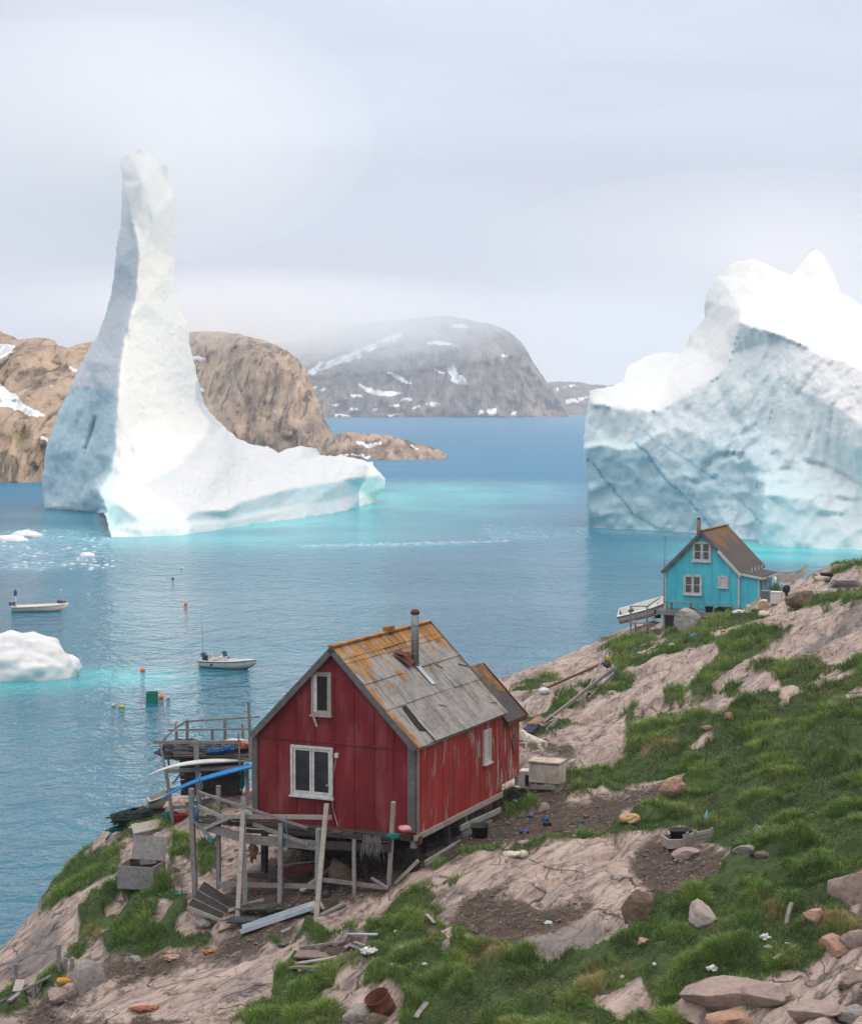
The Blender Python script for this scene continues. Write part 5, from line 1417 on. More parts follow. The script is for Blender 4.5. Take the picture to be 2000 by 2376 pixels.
# right hand motor boat
p = at_water(532, 1550)
b1 = boat('motor_boat', p, R(-22), 4.5, 1.75, 'grey white open motor boat with console and a tall whip aerial, near the orange buoys')
outboard(b1, -2.2, 0, simple('motor_cowl', (.10, .13, .17), (.07, .09, .12), 3, .4))
m = MB().box((-.55, 0, .55), (.5, .7, .62)); con = m.build('console', WHITEPL, b1, bevel=.03)
MB().poly([(-.32, -.34, .86), (-.32, .34, .86), (-.48, .30, 1.25), (-.48, -.30, 1.25)], (.02, 0, 0)).build('windscreen', GLASS, con)
MB().tube([(-.15, 0, .70), (.06, 0, .82)], .05, 6).build('steering_wheel', BLACKPL, con)
MB().box((-1.35, 0, .42), (.36, 1.0, .42)).build('seat', CREAM, b1, bevel=.03)
MB().box((-1.55, 0, .80), (.10, .8, .42)).build('seat_back', CREAM, b1, bevel=.02)
MB().box((-1.85, .35, .62), (.42, .5, .46)).build('fuel_box', simple('blue_grey', (.06, .10, .16), (.05, .08, .12)), b1, bevel=.03)
m = MB()
for sd in (1, -1): m.tube([(-.9, sd * .62, .5), (-.9, sd * .62, 1.45)], .022, 6)
m.build('light_mast', METALW, b1)
MB().tube([(-1.9, -.6, .5), (-1.92, -.62, 2.4), (-1.96, -.64, 4.6)], [.018, .014, .008], 5).build('aerial', BLACKPL, b1)
m = MB()
for sd in (1, -1): m.tube([(.9, sd * .66, .62), (.95, sd * .62, .78), (1.6, sd * .4, .84), (1.9, sd * .15, .86)], .015, 5)
m.build('bow_rail', METALW, b1)
MB().blob((.9, .1, .42), (.22, .16, .14), 3).build('rope_coil', BLACKPL, b1)
MB().box((-1.05, -.86, .28), (.20, .03, .12), .0).build('registration_plate', BLACKPL, b1)
# left hand motor boat
p = at_water(94, 1418)
b2 = boat('motor_boat', p, R(7), 5.3, 1.9, 'cream open dinghy with a raised blue outboard, left of the bay', stripe=CREAM, hull_m=simple('warm_white', (.70, .66, .58), (.60, .56, .48), 2, .5))
outboard(b2, -2.55, R(-62), BLUEPL)
MB().beam((-2.3, .2, .45), (-2.35, .2, 1.75), .10, .14).build('motor_post', WHITEPL, b2)
MB().blob((-2.35, .2, 1.75), (.17, .14, .34), 5, .1).build('motor_cover', BLUEPL, b2, True)
MB().blob((1.75, .1, .86), (.22, .20, .18), 3, .1).build('fender', simple('maroon', (.20, .03, .06), (.13, .02, .04)), b2, True)
MB().blob((2.05, -.1, .84), (.15, .15, .17), 4, .1).build('fender', BLUEPL, b2, True)
MB().blob((2.28, .05, .84), (.10, .10, .13), 6, .1).build('fender', BLACKPL, b2, True)
for x in (-1.0, .4): MB().box((x, 0, .42), (.28, 1.4, .05)).build('thwart', CREAM, b2)
# boat hauled out by the turquoise house
q0, q1 = at_d(1440, 1456, 107.5), at_d(1592, 1404, 106.5)
b3 = boat('hauled_boat', (q0 + q1) / 2 + Vector((0, .4, .15)), math.atan2((q1 - q0).y, (q1 - q0).x), 3.9, 1.5, 'white open boat with a red bottom stripe hauled out beside the turquoise house', bottom=simple('red_stripe', (.32, .03, .06), (.22, .02, .04)), pitch=-R(15), roll=R(16), hull_m=WHITEPL)
MB().box((-1.1, -.35, .5), (.3, .1, .3)).build('console', BLACKPL, b3)
MB().box((.2, 0, .42), (.3, 1.1, .05)).build('thwart', CREAM, b3)
# broken white hull behind the ridge on the right
e = empty('wrecked_boat', at_d(1836, 1350, 104) + Vector((0, 0, .22)), R(12), 'broken white boat hull with jagged planks on the ridge behind the brown boulder', 'boat')
m = MB(); vs = []; fs = []
xs = np.linspace(-.9, .95, 12)
for i, x in enumerate(xs):
    top = .28 + .40 * max(0, x / .95) ** 2 + (.42 if i < 1 else 0) + (random.uniform(-.10, .08) if i < 7 else 0)
    vs += [Vector((x, 0, -.25 + .5 * max(0, x / .95) ** 3)), Vector((x, -.12 * (1 - max(0, x)), top)), Vector((x, .45 * (1 - max(0, x) ** 2), .0 + .5 * max(0, x / .95) ** 3)), ]
for i in range(11): fs += [(i*3, i*3+1, i*3+4, i*3+3), (i*3, i*3+3, i*3+5, i*3+2)]
m._add(vs, fs); h_ = m.build('hull', WHITEPL, e)
h_.modifiers.new('thick', 'SOLIDIFY').thickness = .04
MB().tube([(-.9, -.02, .35), (-.4, -.1, .3), (.4, -.1, .36), (.93, -.02, .72)], .03, 5).build('gunwale', GREYWOOD, e)

def buoy(px, py, r, mat_, label, cat='buoy', squash=1.0, name='buoy'):
    p = at_water(px, py); p.z = r * .45
    m = MB().lathe(p, [(r * math.sin(a) * squash, -r * math.cos(a)) for a in np.linspace(.02, math.pi - .25, 12)] + [(r * .22, r * 1.02), (r * .2, r * 1.25), (.01, r * 1.27)], 14)
    return tag(m.build(name, mat_, None, True), label, cat, None)
buoy(331, 1559, .19, ORANGE, 'bright orange round buoy floating alone beside the white floe')
buoy(374, 1622, .19, ORANGE, 'orange round buoy touching the green floating tub')
buoy(431, 1404, .19, ORANGE, 'small red orange buoy far out beyond the right hand motor boat')
buoy(390, 1622, .13, CREAM, 'cream float next to the orange buoy by the green tub', 'float', 1.2, 'float')
buoy(263, 1640, .14, CREAM, 'white float left of the yellow float', 'float', 1.0, 'float')
buoy(282, 1643, .15, YELLOW, 'yellow float with a trailing line left of the green tub', 'float', 1.5, 'float')
buoy(401, 1344, .15, BLACKPL, 'small black buoy far out on the bright water', 'buoy')
buoy(421, 1319, .14, WHITEPL, 'tiny white float farther out than the black buoy', 'float', 1.0, 'float')
p = at_water(353, 1631)
GREENT = simple('green_tub', (.01, .23, .16), (.01, .17, .12), 3, .45)
tub = empty('fish_tub', (p.x, p.y, -.12), R(8), 'green plastic fish tub floating upright beside the orange buoy', 'tub')
m = MB().box((0, -.38, .4), (.80, .04, .8)).box((0, .38, .4), (.80, .04, .8)).box((-.38, 0, .4), (.04, .72, .8)).box((.38, 0, .4), (.04, .72, .8)).box((0, 0, .1), (.7, .7, .05))
for x in (-.2, .2): m.box((x, -.41, .4), (.04, .03, .7))
m.build('tub_body', GREENT, tub); MB().box((0, -.41, .80), (.86, .05, .06)).box((0, .41, .80), (.86, .05, .06)).box((-.41, 0, .80), (.05, .77, .06)).box((.41, 0, .80), (.05, .77, .06)).build('rim', GREENT, tub)

# drifting ice
rs = np.random.RandomState(5)
def brash(n, pxr, pyr, smin, smax, acc=None):
    Vv, Ff = [], []
    k = 0
    while k < n:
        x, y = rs.uniform(*pxr), rs.uniform(*pyr)
        if acc is not None and rs.rand() > acc(x, y): continue
        c = at_z(x, y, 0); s = smin + (smax - smin) * rs.rand() ** 4
        q = rs.uniform(-1, 1, (7, 3)); q /= np.linalg.norm(q, axis=1, keepdims=True)
        base = np.array([[1,0,0],[.3,.95,0],[-.8,.6,0],[-.8,-.6,0],[.3,-.95,0],[.1,.1,.55],[0,0,-.5]]) * (1 + .35 * rs.uniform(-1, 1, (7, 1)))
        a = rs.uniform(0, 6.28); M = np.array([[math.cos(a), -math.sin(a), 0], [math.sin(a), math.cos(a), 0], [0, 0, 1]])
        o = len(Vv); Vv += [tuple(v) for v in (base @ M.T) * s * np.array([1, 1.2, .7]) + np.array([c.x, c.y, .0])]
        for i in range(5): Ff += [(o + i, o + (i + 1) % 5, o + 5), (o + (i + 1) % 5, o + i, o + 6)]
        k += 1
    return Vv, Ff
L1 = [((640,1270),(760,1265)), ((760,1265),(1190,1253))]
acc = lambda x, y: .25 + .75 * math.exp(-((y - (1268 - (x - 700) * .028)) / 3.2) ** 2)
Va, Fa = brash(420, (-30, 262), (1226, 1322), .05, .55, lambda x, y: .2 + .8 * (fbm(np.array([[x / 60, y / 12]]), 2)[0] > .0))
Vb, Fb = brash(380, (690, 1180), (1250, 1274), .05, .32, lambda x, y: math.exp(-((y - (1268 - (x - 700) * .026)) / 2.2) ** 2))
Vc, Fc_ = brash(220, (1110, 1366), (1218, 1252), .05, .30)
Vd, Fd = brash(60, (120, 900), (1300, 1380), .05, .22)
VV, FF = [], []
for a, b in ((Va, Fa), (Vb, Fb), (Vc, Fc_), (Vd, Fd)):
    o = len(VV); VV += a; FF += [tuple(i + o for i in f) for f in b]
o = link('brash_ice', np_mesh('brash_ice', VV, FF, False), SLUSHICE)
tag(o, 'small broken brash ice drifting in lines on the water', 'brash ice', kind='stuff')
for x, y, s, lb in ((22, 1254, (2.6, 1.6, .8), 'long flat ice lump among the brash on the far left'), (62, 1246, (2.2, 1.4, 1.0), 'pale humped ice lump among the brash near the spire iceberg'), (203, 1290, (1.0, .8, .5), 'small bright ice lump at the right end of the brash')):
    floe('ice_floe', x, y, None, s, int(x), lb)

# ================================================================== stones
def stone_mat(name, c1, c2, c3):
    t = NT(name); v = t.coord('Object')
    n = t.noise(v, 2.2, 6, .65, .3); n2 = t.noise(v, 9, 5, .7)
    col = t.mix(t.map(n, .35, .65), c1, c2)
    col = t.mix(t.map(n2, .52, .7, 0, .65), col, c3)
    n3 = t.noise(t.coord('Object', (1, 1, 3.5), (.4, .3, 0)), 1.6, 6, .7, .6)
    col = t.mix(t.map(n3, .56, .66, 0, .7), col, tuple(q * .45 for q in c2))
    return t.done(col, .9, t.bump(t.math('ADD', n, t.math('MULTIPLY', n2, .5)), .8, .06))
ST = {'pink': stone_mat('pink_gneiss', (.36, .27, .23), (.27, .21, .19), (.13, .11, .10)), 'grey': stone_mat('grey_stone', (.30, .27, .25), (.22, .20, .19), (.10, .095, .09)),
      'brown': stone_mat('brown_stone', (.17, .12, .085), (.11, .08, .06), (.30, .23, .16)), 'pale': stone_mat('pale_stone', (.42, .36, .32), (.33, .275, .245), (.17, .14, .13)), 'orange': stone_mat('orange_stone', (.42, .25, .17), (.33, .21, .16), (.15, .11, .09)),
      'lichen': stone_mat('lichen_stone', (.36, .33, .30), (.27, .25, .23), (.14, .10, .09))}
NST = [0]
def stone(px, py, wpx, hpx, kind, label, deep=.8, sink=.25, rz=None, d=None, amp=.30, name='boulder', cuts=11):
    """px,py = foot of the stone on the ground"""
    NST[0] += 1
    g = hit(px, py); s = mpp(g)
    rx, rzz = wpx * s / 2, hpx * s / 2
    m = MB().blob((0, 0, 0), (rx, rx * deep, rzz * 1.05), NST[0] * 7 + 3, amp, .8, 5, Matrix.Rotation(rz or 0, 3, 'Y'))
    o = m.build(name, ST[kind], None, True)
    # broken faces: cut the lump by random planes, then weather it
    P_ = np.array([v.co[:] for v in o.data.vertices]); sc_ = np.array([rx, rx * deep, rzz * 1.05]); Q_ = P_ / sc_
    r3 = np.random.RandomState(NST[0] + 40)
    for _ in range(cuts):
        nn_ = r3.normal(size=3); nn_ /= np.linalg.norm(nn_); dd_ = r3.uniform(.52, .86)
        ov = np.maximum(0, Q_ @ nn_ - dd_); Q_ = Q_ - ov[:, None] * nn_ * .92
    Q_ = Q_ * 1.18 * (1 + .045 * fbm(Q_ * 3.5 + NST[0], 4, .6, NST[0]))[:, None]
    o.data.vertices.foreach_set('co', (Q_ * sc_).astype(np.float32).ravel())
    o.location = (g.x, g.y + rx * deep * .6, g.z + rzz * (1 - 2 * sink) * .9)
    return tag(o, label, 'boulder')
stone(1475, 2140, 76, 92, 'brown', 'dark brown craggy boulder at the edge of the bare rock', amp=.34)
stone(1629, 2152, 64, 66, 'pale', 'pale rounded boulder standing in thick grass', sink=.15, amp=.2)
stone(1596, 1994, 64, 36, 'pink', 'rounded pinkish boulder in front of the open wooden crate', amp=.18)
stone(1725, 1982, 46, 27, 'grey', 'smooth grey boulder in grass right of the wooden crate', amp=.14)
stone(1760, 1938, 24, 30, 'grey', 'small grey stone half hidden on the grassy slope', sink=.3)
stone(1494, 2194, 30, 22, 'orange', 'small reddish stone below the dark brown boulder')
stone(1816, 2232, 32, 20, 'pale', 'small angular pale stone above the slabs at lower right')
stone(1788, 2206, 30, 13, 'pale', 'flat white stone in grass near the white bag', amp=.2)
stone(1890, 2140, 40, 44, 'orange', 'upright tan rock sticking out of dry grass')
stone(1596, 1462, 72, 60, 'lichen', 'large pale grey boulder in front of the turquoise house deck', amp=.16)
stone(1864, 1405, 72, 50, 'brown', 'large brown boulder on the slope right of the turquoise house', amp=.2)
stone(200, 2302, 76, 84, 'grey', 'big rounded grey boulder beside the broken fence', amp=.12)
stone(133, 2330, 62, 40, 'pink', 'flat pinkish slab stone in front of the big grey boulder', deep=.7)
stone(167, 2318, 30, 40, 'pink', 'small upright stone wedged against the big grey boulder')
stone(314, 2236, 29, 22, 'grey', 'lone grey stone on the mud at lower left', sink=.15)
stone(822, 2372, 66, 42, 'grey', 'blue grey stone left of the rusty drum', amp=.2)
stone(868, 2382, 70, 34, 'brown', 'tan stone in front of the rusty drum')
stone(932, 2210, 20, 18, 'grey', 'small rounded grey stone in the grass above the lower slabs', sink=.15)
stone(1034, 2212, 24, 34, 'grey', 'leaning grey stone with grass behind it')
stone(1246, 1694, 44, 40, 'orange', 'rounded pink rock behind the standing dog', amp=.18)
stone(1486, 2052, 18, 10, 'pale', 'small flat stone on the bare mud')
stone(1672, 2010, 10, 10, 'orange', 'tiny tan stone on the mud edge by the grass')
stone(1770, 1992, 40, 18, 'brown', 'low brown stone above the dug soil patch')
stone(1262, 1885, 26, 22, 'pink', 'stone above the blue bag on the muddy yard', name='boulder')
stone(1640, 1695, 22, 16, 'orange', 'small round tan stone on the grassy upper slope')
stone(1692, 1672, 22, 28, 'orange', 'small standing tan stone on the grassy upper slope')
stone(1560, 1850, 60, 56, 'orange', 'broken tan outcrop stone in grass above the sleeping dog', amp=.4)
stone(1975, 2100, 90, 110, 'pink', 'tall rock outcrop at the right edge above dry grass', amp=.3, deep=.6)
stone(1720, 2330, 330, 74, 'pink', 'broad cracked pinkish slab at lower right', amp=.25, deep=.45, sink=.42, rz=R(-8))
stone(1620, 2372, 130, 70, 'pink', 'low rounded pink slab at the bottom edge', amp=.25, sink=.35)
stone(1690, 2385, 110, 60, 'orange', 'second rounded slab at the bottom edge right of the low pink one', amp=.3, sink=.35)
stone(1940, 2215, 80, 56, 'orange', 'tan rounded rock at the right edge above the broad slab', amp=.25)
stone(1985, 2200, 60, 50, 'pink', 'pinkish rock cut by the right edge above the broad slab', amp=.25)
stone(1905, 2360, 150, 40, 'pink', 'flat pinkish slab low at the right corner', amp=.3, sink=.4)
stone(1975, 2290, 70, 44, 'pink', 'small slab at the right edge beside the broad cracked slab', amp=.3)
stone(1975, 2372, 70, 40, 'grey', 'blue grey stone in the lower right corner')
# small stones scattered through the mud: nobody could count them
Vv, Ff = [], []
cand = np.argwhere((dm > .45) & (gm < .3) & (GY > 36) & (GY < 72))
pick = cand[rs.randint(0, len(cand), 7000)]
for i, j in pick:
    s = .012 + .05 * rs.rand() ** 6
    base = np.array([[1,0,-.2],[.3,.95,0],[-.8,.6,-.2],[-.8,-.6,.1],[.3,-.95,0],[.1,.1,.7],[0,0,-.6]]) * (1 + .4 * rs.uniform(-1, 1, (7, 1)))
    a = rs.uniform(0, 6.28); M = np.array([[math.cos(a), -math.sin(a), 0], [math.sin(a), math.cos(a), 0], [0, 0, 1]])
    o = len(Vv); Vv += [tuple(v) for v in (base @ M.T) * s + GV[i, j] + np.array([rs.uniform(-.05, .05), rs.uniform(-.1, .1), s * .3])]
    for q in range(5): Ff += [(o + q, o + (q + 1) % 5, o + 5), (o + (q + 1) % 5, o + q, o + 6)]
rub = link('rubble', np_mesh('rubble', Vv, Ff, False), stone_mat('rubble_stone', (.22, .17, .145), (.11, .085, .07), (.38, .32, .27)))
tag(rub, 'small stones and crumbs of rock scattered over the mud', 'rubble', kind='stuff')

def tubm(name, P, rx, ry, h, rz, label, mat_=BLACKPL):
    e = empty(name, P, rz, label, 'tub')
    m = MB(); n = 24; prof = [(.80, 0), (.98, h), (1.04, h), (1.04, h + .03), (.95, h + .03), (.76, .04), (0, .04)]
    vs, fs = [], []
    for r_, z in prof:
        for i in range(n):
            a = 2 * math.pi * i / n; ca, sa = math.cos(a), math.sin(a)
            sq = 1 / max(abs(ca), abs(sa)) ** .55
            vs.append(Vector((ca * rx * r_ * sq, sa * ry * r_ * sq, z)))
    for k in range(len(prof) - 1):
        for i in range(n): fs.append((k*n+i, k*n+(i+1) % n, (k+1)*n+(i+1) % n, (k+1)*n+i))
    fs.append(tuple(reversed(range(n))))
    m._add(vs, fs); m.build('tub_body', mat_, e, True)
    return e
# ================================================================== drying rack behind the red house
RD = 58.5
def rp(px, py, d=RD): return at_d(px, py, d)
rack = empty('boat_rack', hit(440, 1875), 0, 'tall grey timber drying rack and shed behind the red house, over the water', 'rack')
RO_ = rack.location.copy()
def rl(px, py, d=RD): return rp(px, py, d) - RO_
def rpost(a, b, w, d=RD, mt=GREYWOOD, name='post'):
    MB().beam(rl(*a, d), rl(*b, d), w, w, jit=.008, seg=4).build(name, mt, rack)
B_, Fd_ = 60.2, 57.6
for a, b, w, d in (((435, 1671), (434, 1760), .09, B_), ((522, 1671), (523, 1760), .09, B_), ((493, 1694), (494, 1760), .09, B_), ((409, 1695), (411, 1765), .09, B_ - .6), ((562, 1680), (566, 1760), .08, B_), ((372, 1726), (384, 1790), .06, Fd_), ((383, 1710), (394, 1790), .06, B_ - 1), ((455, 1721), (463, 1880), .15, Fd_), ((384, 1783), (402, 1912), .10, Fd_), ((573, 1773), (575, 1870), .11, Fd_), ((471, 1785), (472, 1850), .09, B_), ((553, 1700), (556, 1775), .05, Fd_)):
    rpost(a, b, w, d)
for a, b, w, d in (((437, 1674), (603, 1664), .06, B_), ((390, 1695), (585, 1692), .06, B_ - .3), ((436, 1671), (403, 1694), .06, B_ - .2), ((403, 1694), (378, 1719), .05, B_ - .8), ((356, 1723), (560, 1722), .10, Fd_), ((395, 1875), (445, 1872), .10, Fd_), ((384, 1790), (596, 1779), .12, Fd_), ((384, 1838), (460, 1812), .07, Fd_ + .3), ((400, 1820), (420, 1795), .06, B_), ((430, 1868), (545, 1845), .13, Fd_ + .6), ((405, 1690), (410, 1672), .03, B_)):
    MB().beam(rl(*a, d), rl(*b, d), .05, w, jit=.006, seg=4).build('rail', GREYWOOD, rack)
m = MB()
for k in range(11):
    f_ = k / 10; d = Fd_ + .1 + (B_ - Fd_) * f_
    a, b = rl(398, 1757 - 14 * 0, Fd_), rl(597, 1752, Fd_)
    m.box(((a.x + b.x) / 2 + random.uniform(-.08, .08), a.y + (B_ - Fd_) * f_ + .1, a.z + random.uniform(-.03, .03)), (b.x - a.x, .22, .05), jit=.02)
m.build('deck_boards', DARKWOOD, rack)
m = MB(); a, b = rl(418, 1760, Fd_ + .5), rl(560, 1846, Fd_ + .5)
for k in range(7): m.box(((a.x + b.x) / 2 + random.uniform(-.05, .05), a.y, a.z + (b.z - a.z) * (k + .5) / 7), (b.x - a.x, .05, abs(b.z - a.z) / 7 - .02), jit=.015)
m.box(((a.x + b.x) / 2, a.y + 1.0, (a.z + b.z) / 2), (b.x - a.x - .2, 1.6, abs(b.z - a.z) - .1))
m.build('shed_cladding', DARKWOOD, rack)
mp_ = MB().beam(rp(581, 1760, 57), rp(577, 1628, 57), .09, .05, jit=.005, seg=3).build('pole', GREYWOOD); tag(mp_, 'tall splintered grey pole standing behind the left eave of the red house', 'pole')
def kayak(px0, py0, px1, py1, d0, d1, mat_, label, w=.46, h=.15):
    a, b = at_d(px0, py0, d0), at_d(px1, py1, d1)
    dirn = (b - a); Lk = dirn.length * 1.08; dn = dirn.normalized()
    sy = Vector((0, 0, 1)).cross(dn).normalized(); sz = dn.cross(sy)
    vs, fs = [], []
    n, k = 22, 10
    for i in range(n):
        t = i / (n - 1)
        ww = max(.015, w / 2 * math.sin(math.pi * min(1, max(0, t))) ** .75)
        hh = max(.012, h / 2 * math.sin(math.pi * min(1, max(0, t))) ** .5)
        rock = -.34 * (abs(2 * t - 1) ** 3)
        c = a + dn * (t * Lk) + sz * rock * .9
        for j in range(k):
            an = 2 * math.pi * j / k
            vs.append(c + sy * ww * math.cos(an) + sz * hh * math.sin(an) * (1.0 if math.sin(an) > 0 else .8))
    for i in range(n - 1):
        for j in range(k): fs.append((i*k+j, i*k+(j+1) % k, (i+1)*k+(j+1) % k, (i+1)*k+j))
    m = MB(); m._add(vs, fs)
    o = m.build('kayak', mat_, None, True); tag(o, label, 'kayak', 'kayaks on the drying rack')
    return o
k1 = kayak(346, 1776, 640, 1758, 56.9, 58.2, WHITEPL, 'white kayak lying keel up on the upper rack')
k2 = kayak(366, 1836, 640, 1762, 56.6, 57.6, KBLUE, 'blue kayak hung below the white one on the rack', h=.15)
MB().tube([rp(466, 1795, 56.5), rp(462, 1808, 56.4), rp(470, 1822, 56.5), rp(468, 1832, 56.5)], .02, 5).build('rope_loop', ROPEC)
bpy.data.objects['rope_loop'].parent = k2; bpy.data.objects['rope_loop'].matrix_parent_inverse = k2.matrix_world.inverted()
def lump(px, py, d, size, mat_, seed, name, label, cat, amp=.4, freq=2.0, ground_=False, rz=0):
    p = hit(px, py) if ground_ else at_d(px, py, d)
    m = MB().blob((0, 0, size[2] * .5), size, seed, amp, freq, 4, Matrix.Rotation(rz, 3, 'Z'), flat=-.6)
    if cat in ('net', 'tarpaulin', 'cloth') and size[0] > .15:      # loops and folds lying over the heap
        r4 = random.Random(seed); Mz = Matrix.Rotation(rz, 3, 'Z')
        for _ in range(int((60 if cat == 'net' else 10) * min(1.6, size[0] * 2 + .3))):
            a0, ln, ax0 = r4.uniform(0, 6.28), r4.uniform(.6, 2.4), r4.uniform(.35, 1.08)
            pts = []
            for k in range(6):
                an = a0 + ln * k / 5; rr_ = ax0 * (1 + r4.uniform(-.12, .12))
                zz = size[2] * (.5 + (1.02 * math.sqrt(max(0, 1.12 - min(1.1, rr_ ** 2))) + r4.uniform(-.06, .16)))
                pts.append(Mz @ Vector((size[0] * rr_ * math.cos(an), size[1] * rr_ * math.sin(an), max(.01, zz))))
            m.tube(pts, (.012 if cat == 'net' else .02) * (.6 + size[0]), 4)
    o = m.build(name, mat_, None, True); o.location = p
    return tag(o, label, cat)
NETC = simple('grey_fishing_net', (.12, .12, .12), (.05, .05, .055), 14, .9, .8)
lump(430, 1757, 59, (.75, .45, .34), NETC, 3, 'fishing_net', 'dark tangled net heaped at the left end of the rack platform', 'net', .5, 3)
lump(505, 1752, 58.6, (1.0, .5, .26), NETC, 5, 'fishing_net', 'long grey net pile in the middle of the rack platform', 'net', .5, 3)
lump(502, 1748, 57.9, (.30, .18, .10), BLUEPL, 6, 'tarpaulin', 'blue crumpled tarpaulin on the rack platform beside the red house', 'tarpaulin', .35, 2)
lump(531, 1743, 57.9, (.18, .14, .12), BLUEPL, 16, 'bag', 'small blue bag next to the blue tarpaulin on the rack', 'bag', .3, 2)
lump(566, 1736, 58.2, (.22, .2, .16), simple('faded_orange', (.45, .15, .09), (.3, .1, .07), 5), 7, 'float_bag', 'faded orange bag at the right end of the rack platform', 'bag', .3)
lump(545, 1733, 59.2, (.55, .3, .14), WHITEPL, 8, 'tarpaulin', 'white crumpled sheet at the back of the rack platform', 'tarpaulin', .35)
tag(MB().poly([at_d(568, 1790, 57.7), at_d(560, 1788, 57.7), at_d(556, 1828, 57.8), at_d(562, 1836, 57.8), at_d(568, 1822, 57.7)], (0, .06, 0)).build('hanging_net', TEAL), 'dark green net hanging under the rack by the red house', 'net')
lump(504, 1875, 0, (.14, .14, .13), simple('lime_float', (.30, .42, .03), (.2, .3, .03)), 9, 'float', 'lime green float on the ground under the rack', 'float', .05, 1, True)
tubm('basket', hit(417, 1908) + Vector((0, .1, 0)), .22, .15, .20, .2, 'red plastic basket on the grass under the rack', RED)
lump(400, 1907, 0, (.30, .18, .20), TEAL, 11, 'fishing_net', 'teal net bunched against the rack post', 'net', .4, 2, True)
lump(322, 1905, 0, (.9, .5, .24), simple('dark_green_net', (.035, .055, .045), (.02, .03, .03), 12, .9, .8), 12, 'fishing_net', 'dark green net spread along the shore edge', 'net', .4, 3, True, R(35))
lump(318, 1897, 0, (.40, .26, .16), BLUEPL, 13, 'tarpaulin', 'blue tarpaulin behind the green net on the shore edge', 'tarpaulin', .3, 2, True, R(30))
lump(337, 1882, 0, (.2, .15, .12), RED, 14, 'bag', 'red bag between the blue tarpaulin and the skiff', 'bag', .3, 2, True)
lump(316, 1922, 0, (.2, .14, .10), WHITEPL, 15, 'bag', 'white bag below the green net at the shore', 'bag', .4, 2, True)
lump(288, 1926, 0, (.55, .12, .10), TEAL, 17, 'fishing_net', 'teal net trailing down the shore rock', 'net', .4, 3, True, R(35))
sk = boat('skiff', hit(362, 1888) + Vector((0, .2, .16)), R(32), .8, .24, 'narrow white and black skiff lying on the shore beside the nets', pitch=-R(8), roll=R(35))
tag(MB().tube([hit(270, 1928) + Vector((0, 0, .04)), hit(258, 1936) + Vector((0, 0, .03)), hit(253, 1945) + Vector((0, 0, .03)), hit(247, 1950) + Vector((0, 0, .03))], .045, 6).build('rope', TEAL), 'teal rope running down to the water on the left shore', 'rope')

# ================================================================== crates, planks and yard things
def open_crate(name, px, py, w, dpt, h, mat_, rz, label, lid=None, cat='crate', tub_=None):
    g = hit(px, py)
    e = empty(name, (g.x, g.y + .15, g.z - .04), rz, label, cat)
    MB().box((0, -dpt / 2, h / 2), (w, .035, h), jit=.01).build('front_panel', mat_, e)
    for s_ in (-1, 1): MB().box((s_ * (w / 2 - .02), 0, h / 2), (.035, dpt - .04, h * 1.02), jit=.01).build('side_panel', mat_, e)
    MB().box((0, dpt / 2, h / 2), (w, .035, h), jit=.01).build('back_panel', DARKWOOD if lid else mat_, e)
    MB().box((0, 0, .03), (w - .08, dpt - .08, .04)).build('base', DARKWOOD, e)
    if lid:
        MB().beam((0, dpt / 2 + .05, h - .02), (0, dpt / 2 + .30, h + lid), w - .06, .035, up=(0, 1, 0)).build('lid', mat_, e)
    return e
cr1 = open_crate('wooden_chest', 327, 2056, 1.10, .85, .66, GREYWOOD, R(-14), 'large grey wooden chest with its lid propped open on the left slope', .62, 'chest')
MB().beam((-.15, .25, .60), (.35, .22, .68), .03, .12).build('loose_board', GREYWOOD, cr1)
MB().box((.18, .39, .35), (.40, .01, .3)).build('rust_stain', RUSTWOOD, cr1)
g = hit(343, 1943); e = empty('wooden_chest', (g.x, g.y + .3, g.z - .1), R(16), 'closed grey wooden chest with a sloping top behind the open chest', 'chest')
MB().poly([(-.5, -.35, 0), (.5, -.35, 0), (.5, -.35, .38), (-.5, -.35, .22)], (0, .7, 0)).build('body', GREYWOOD, e)
MB().poly([(-.53, -.38, .225), (.53, -.38, .395), (.53, .38, .50), (-.53, .38, .33)], (0, 0, .04)).build('lid', PALEWOOD, e)
def plank(a, b, w, h, mat_, label, lift=.03, name='plank', hh=None):
    p, q = hit(*a), hit(*b)
    p = p + Vector((0, 0, lift)); q = q + Vector((0, 0, lift if hh is None else hh))
    return tag(MB().beam(p, q, w, h, jit=.008, seg=5).build(name, mat_, None), label, 'plank')
plank((428, 2010), (447, 1975), .07, .04, PALEWOOD, 'pale short plank on the slope between the chest and the porch', .06)
plank((433, 2025), (465, 1998), .06, .04, PALEWOOD, 'thin pale plank crossing the mud beside the porch post', .06)
plank((447, 1975), (444, 1968), .05, .12, PALEWOOD, 'stub of pale wood at the head of the short plank', .1)
plank((653, 2170), (800, 2102), .14, .05, GREYWOOD, 'long weathered board lying along the bare rock below the porch', .05)
plank((505, 2166), (560, 2146), .10, .03, simple('yellow_board', (.42, .26, .08), (.3, .17, .06)), 'yellowish board end under the leaning porch panel', .05)
plank((530, 2118), (612, 2092), .30, .03, GREYWOOD, 'grey board under the porch beside the netting', .05)
p0, p1 = hit(560, 2168), hit(728, 2120)
m = MB(); dn = (p1 - p0).normalized(); sx = dn.cross(Vector((0, 0, 1))).normalized()
for o_, w_, z_ in ((0, .30, .05), (-.17, .03, .10), (.17, .03, .13), (.22, .08, .16)): m.beam(p0 + sx * -o_ + Vector((0, 0, z_)), p1 + sx * -o_ + Vector((0, 0, z_ + .1)), w_, .03 if w_ > .05 else .12)
tag(m.build('metal_channel', METALW), 'pale blue grey metal channel lying below the porch', 'metal channel')
g = hit(492, 2140)
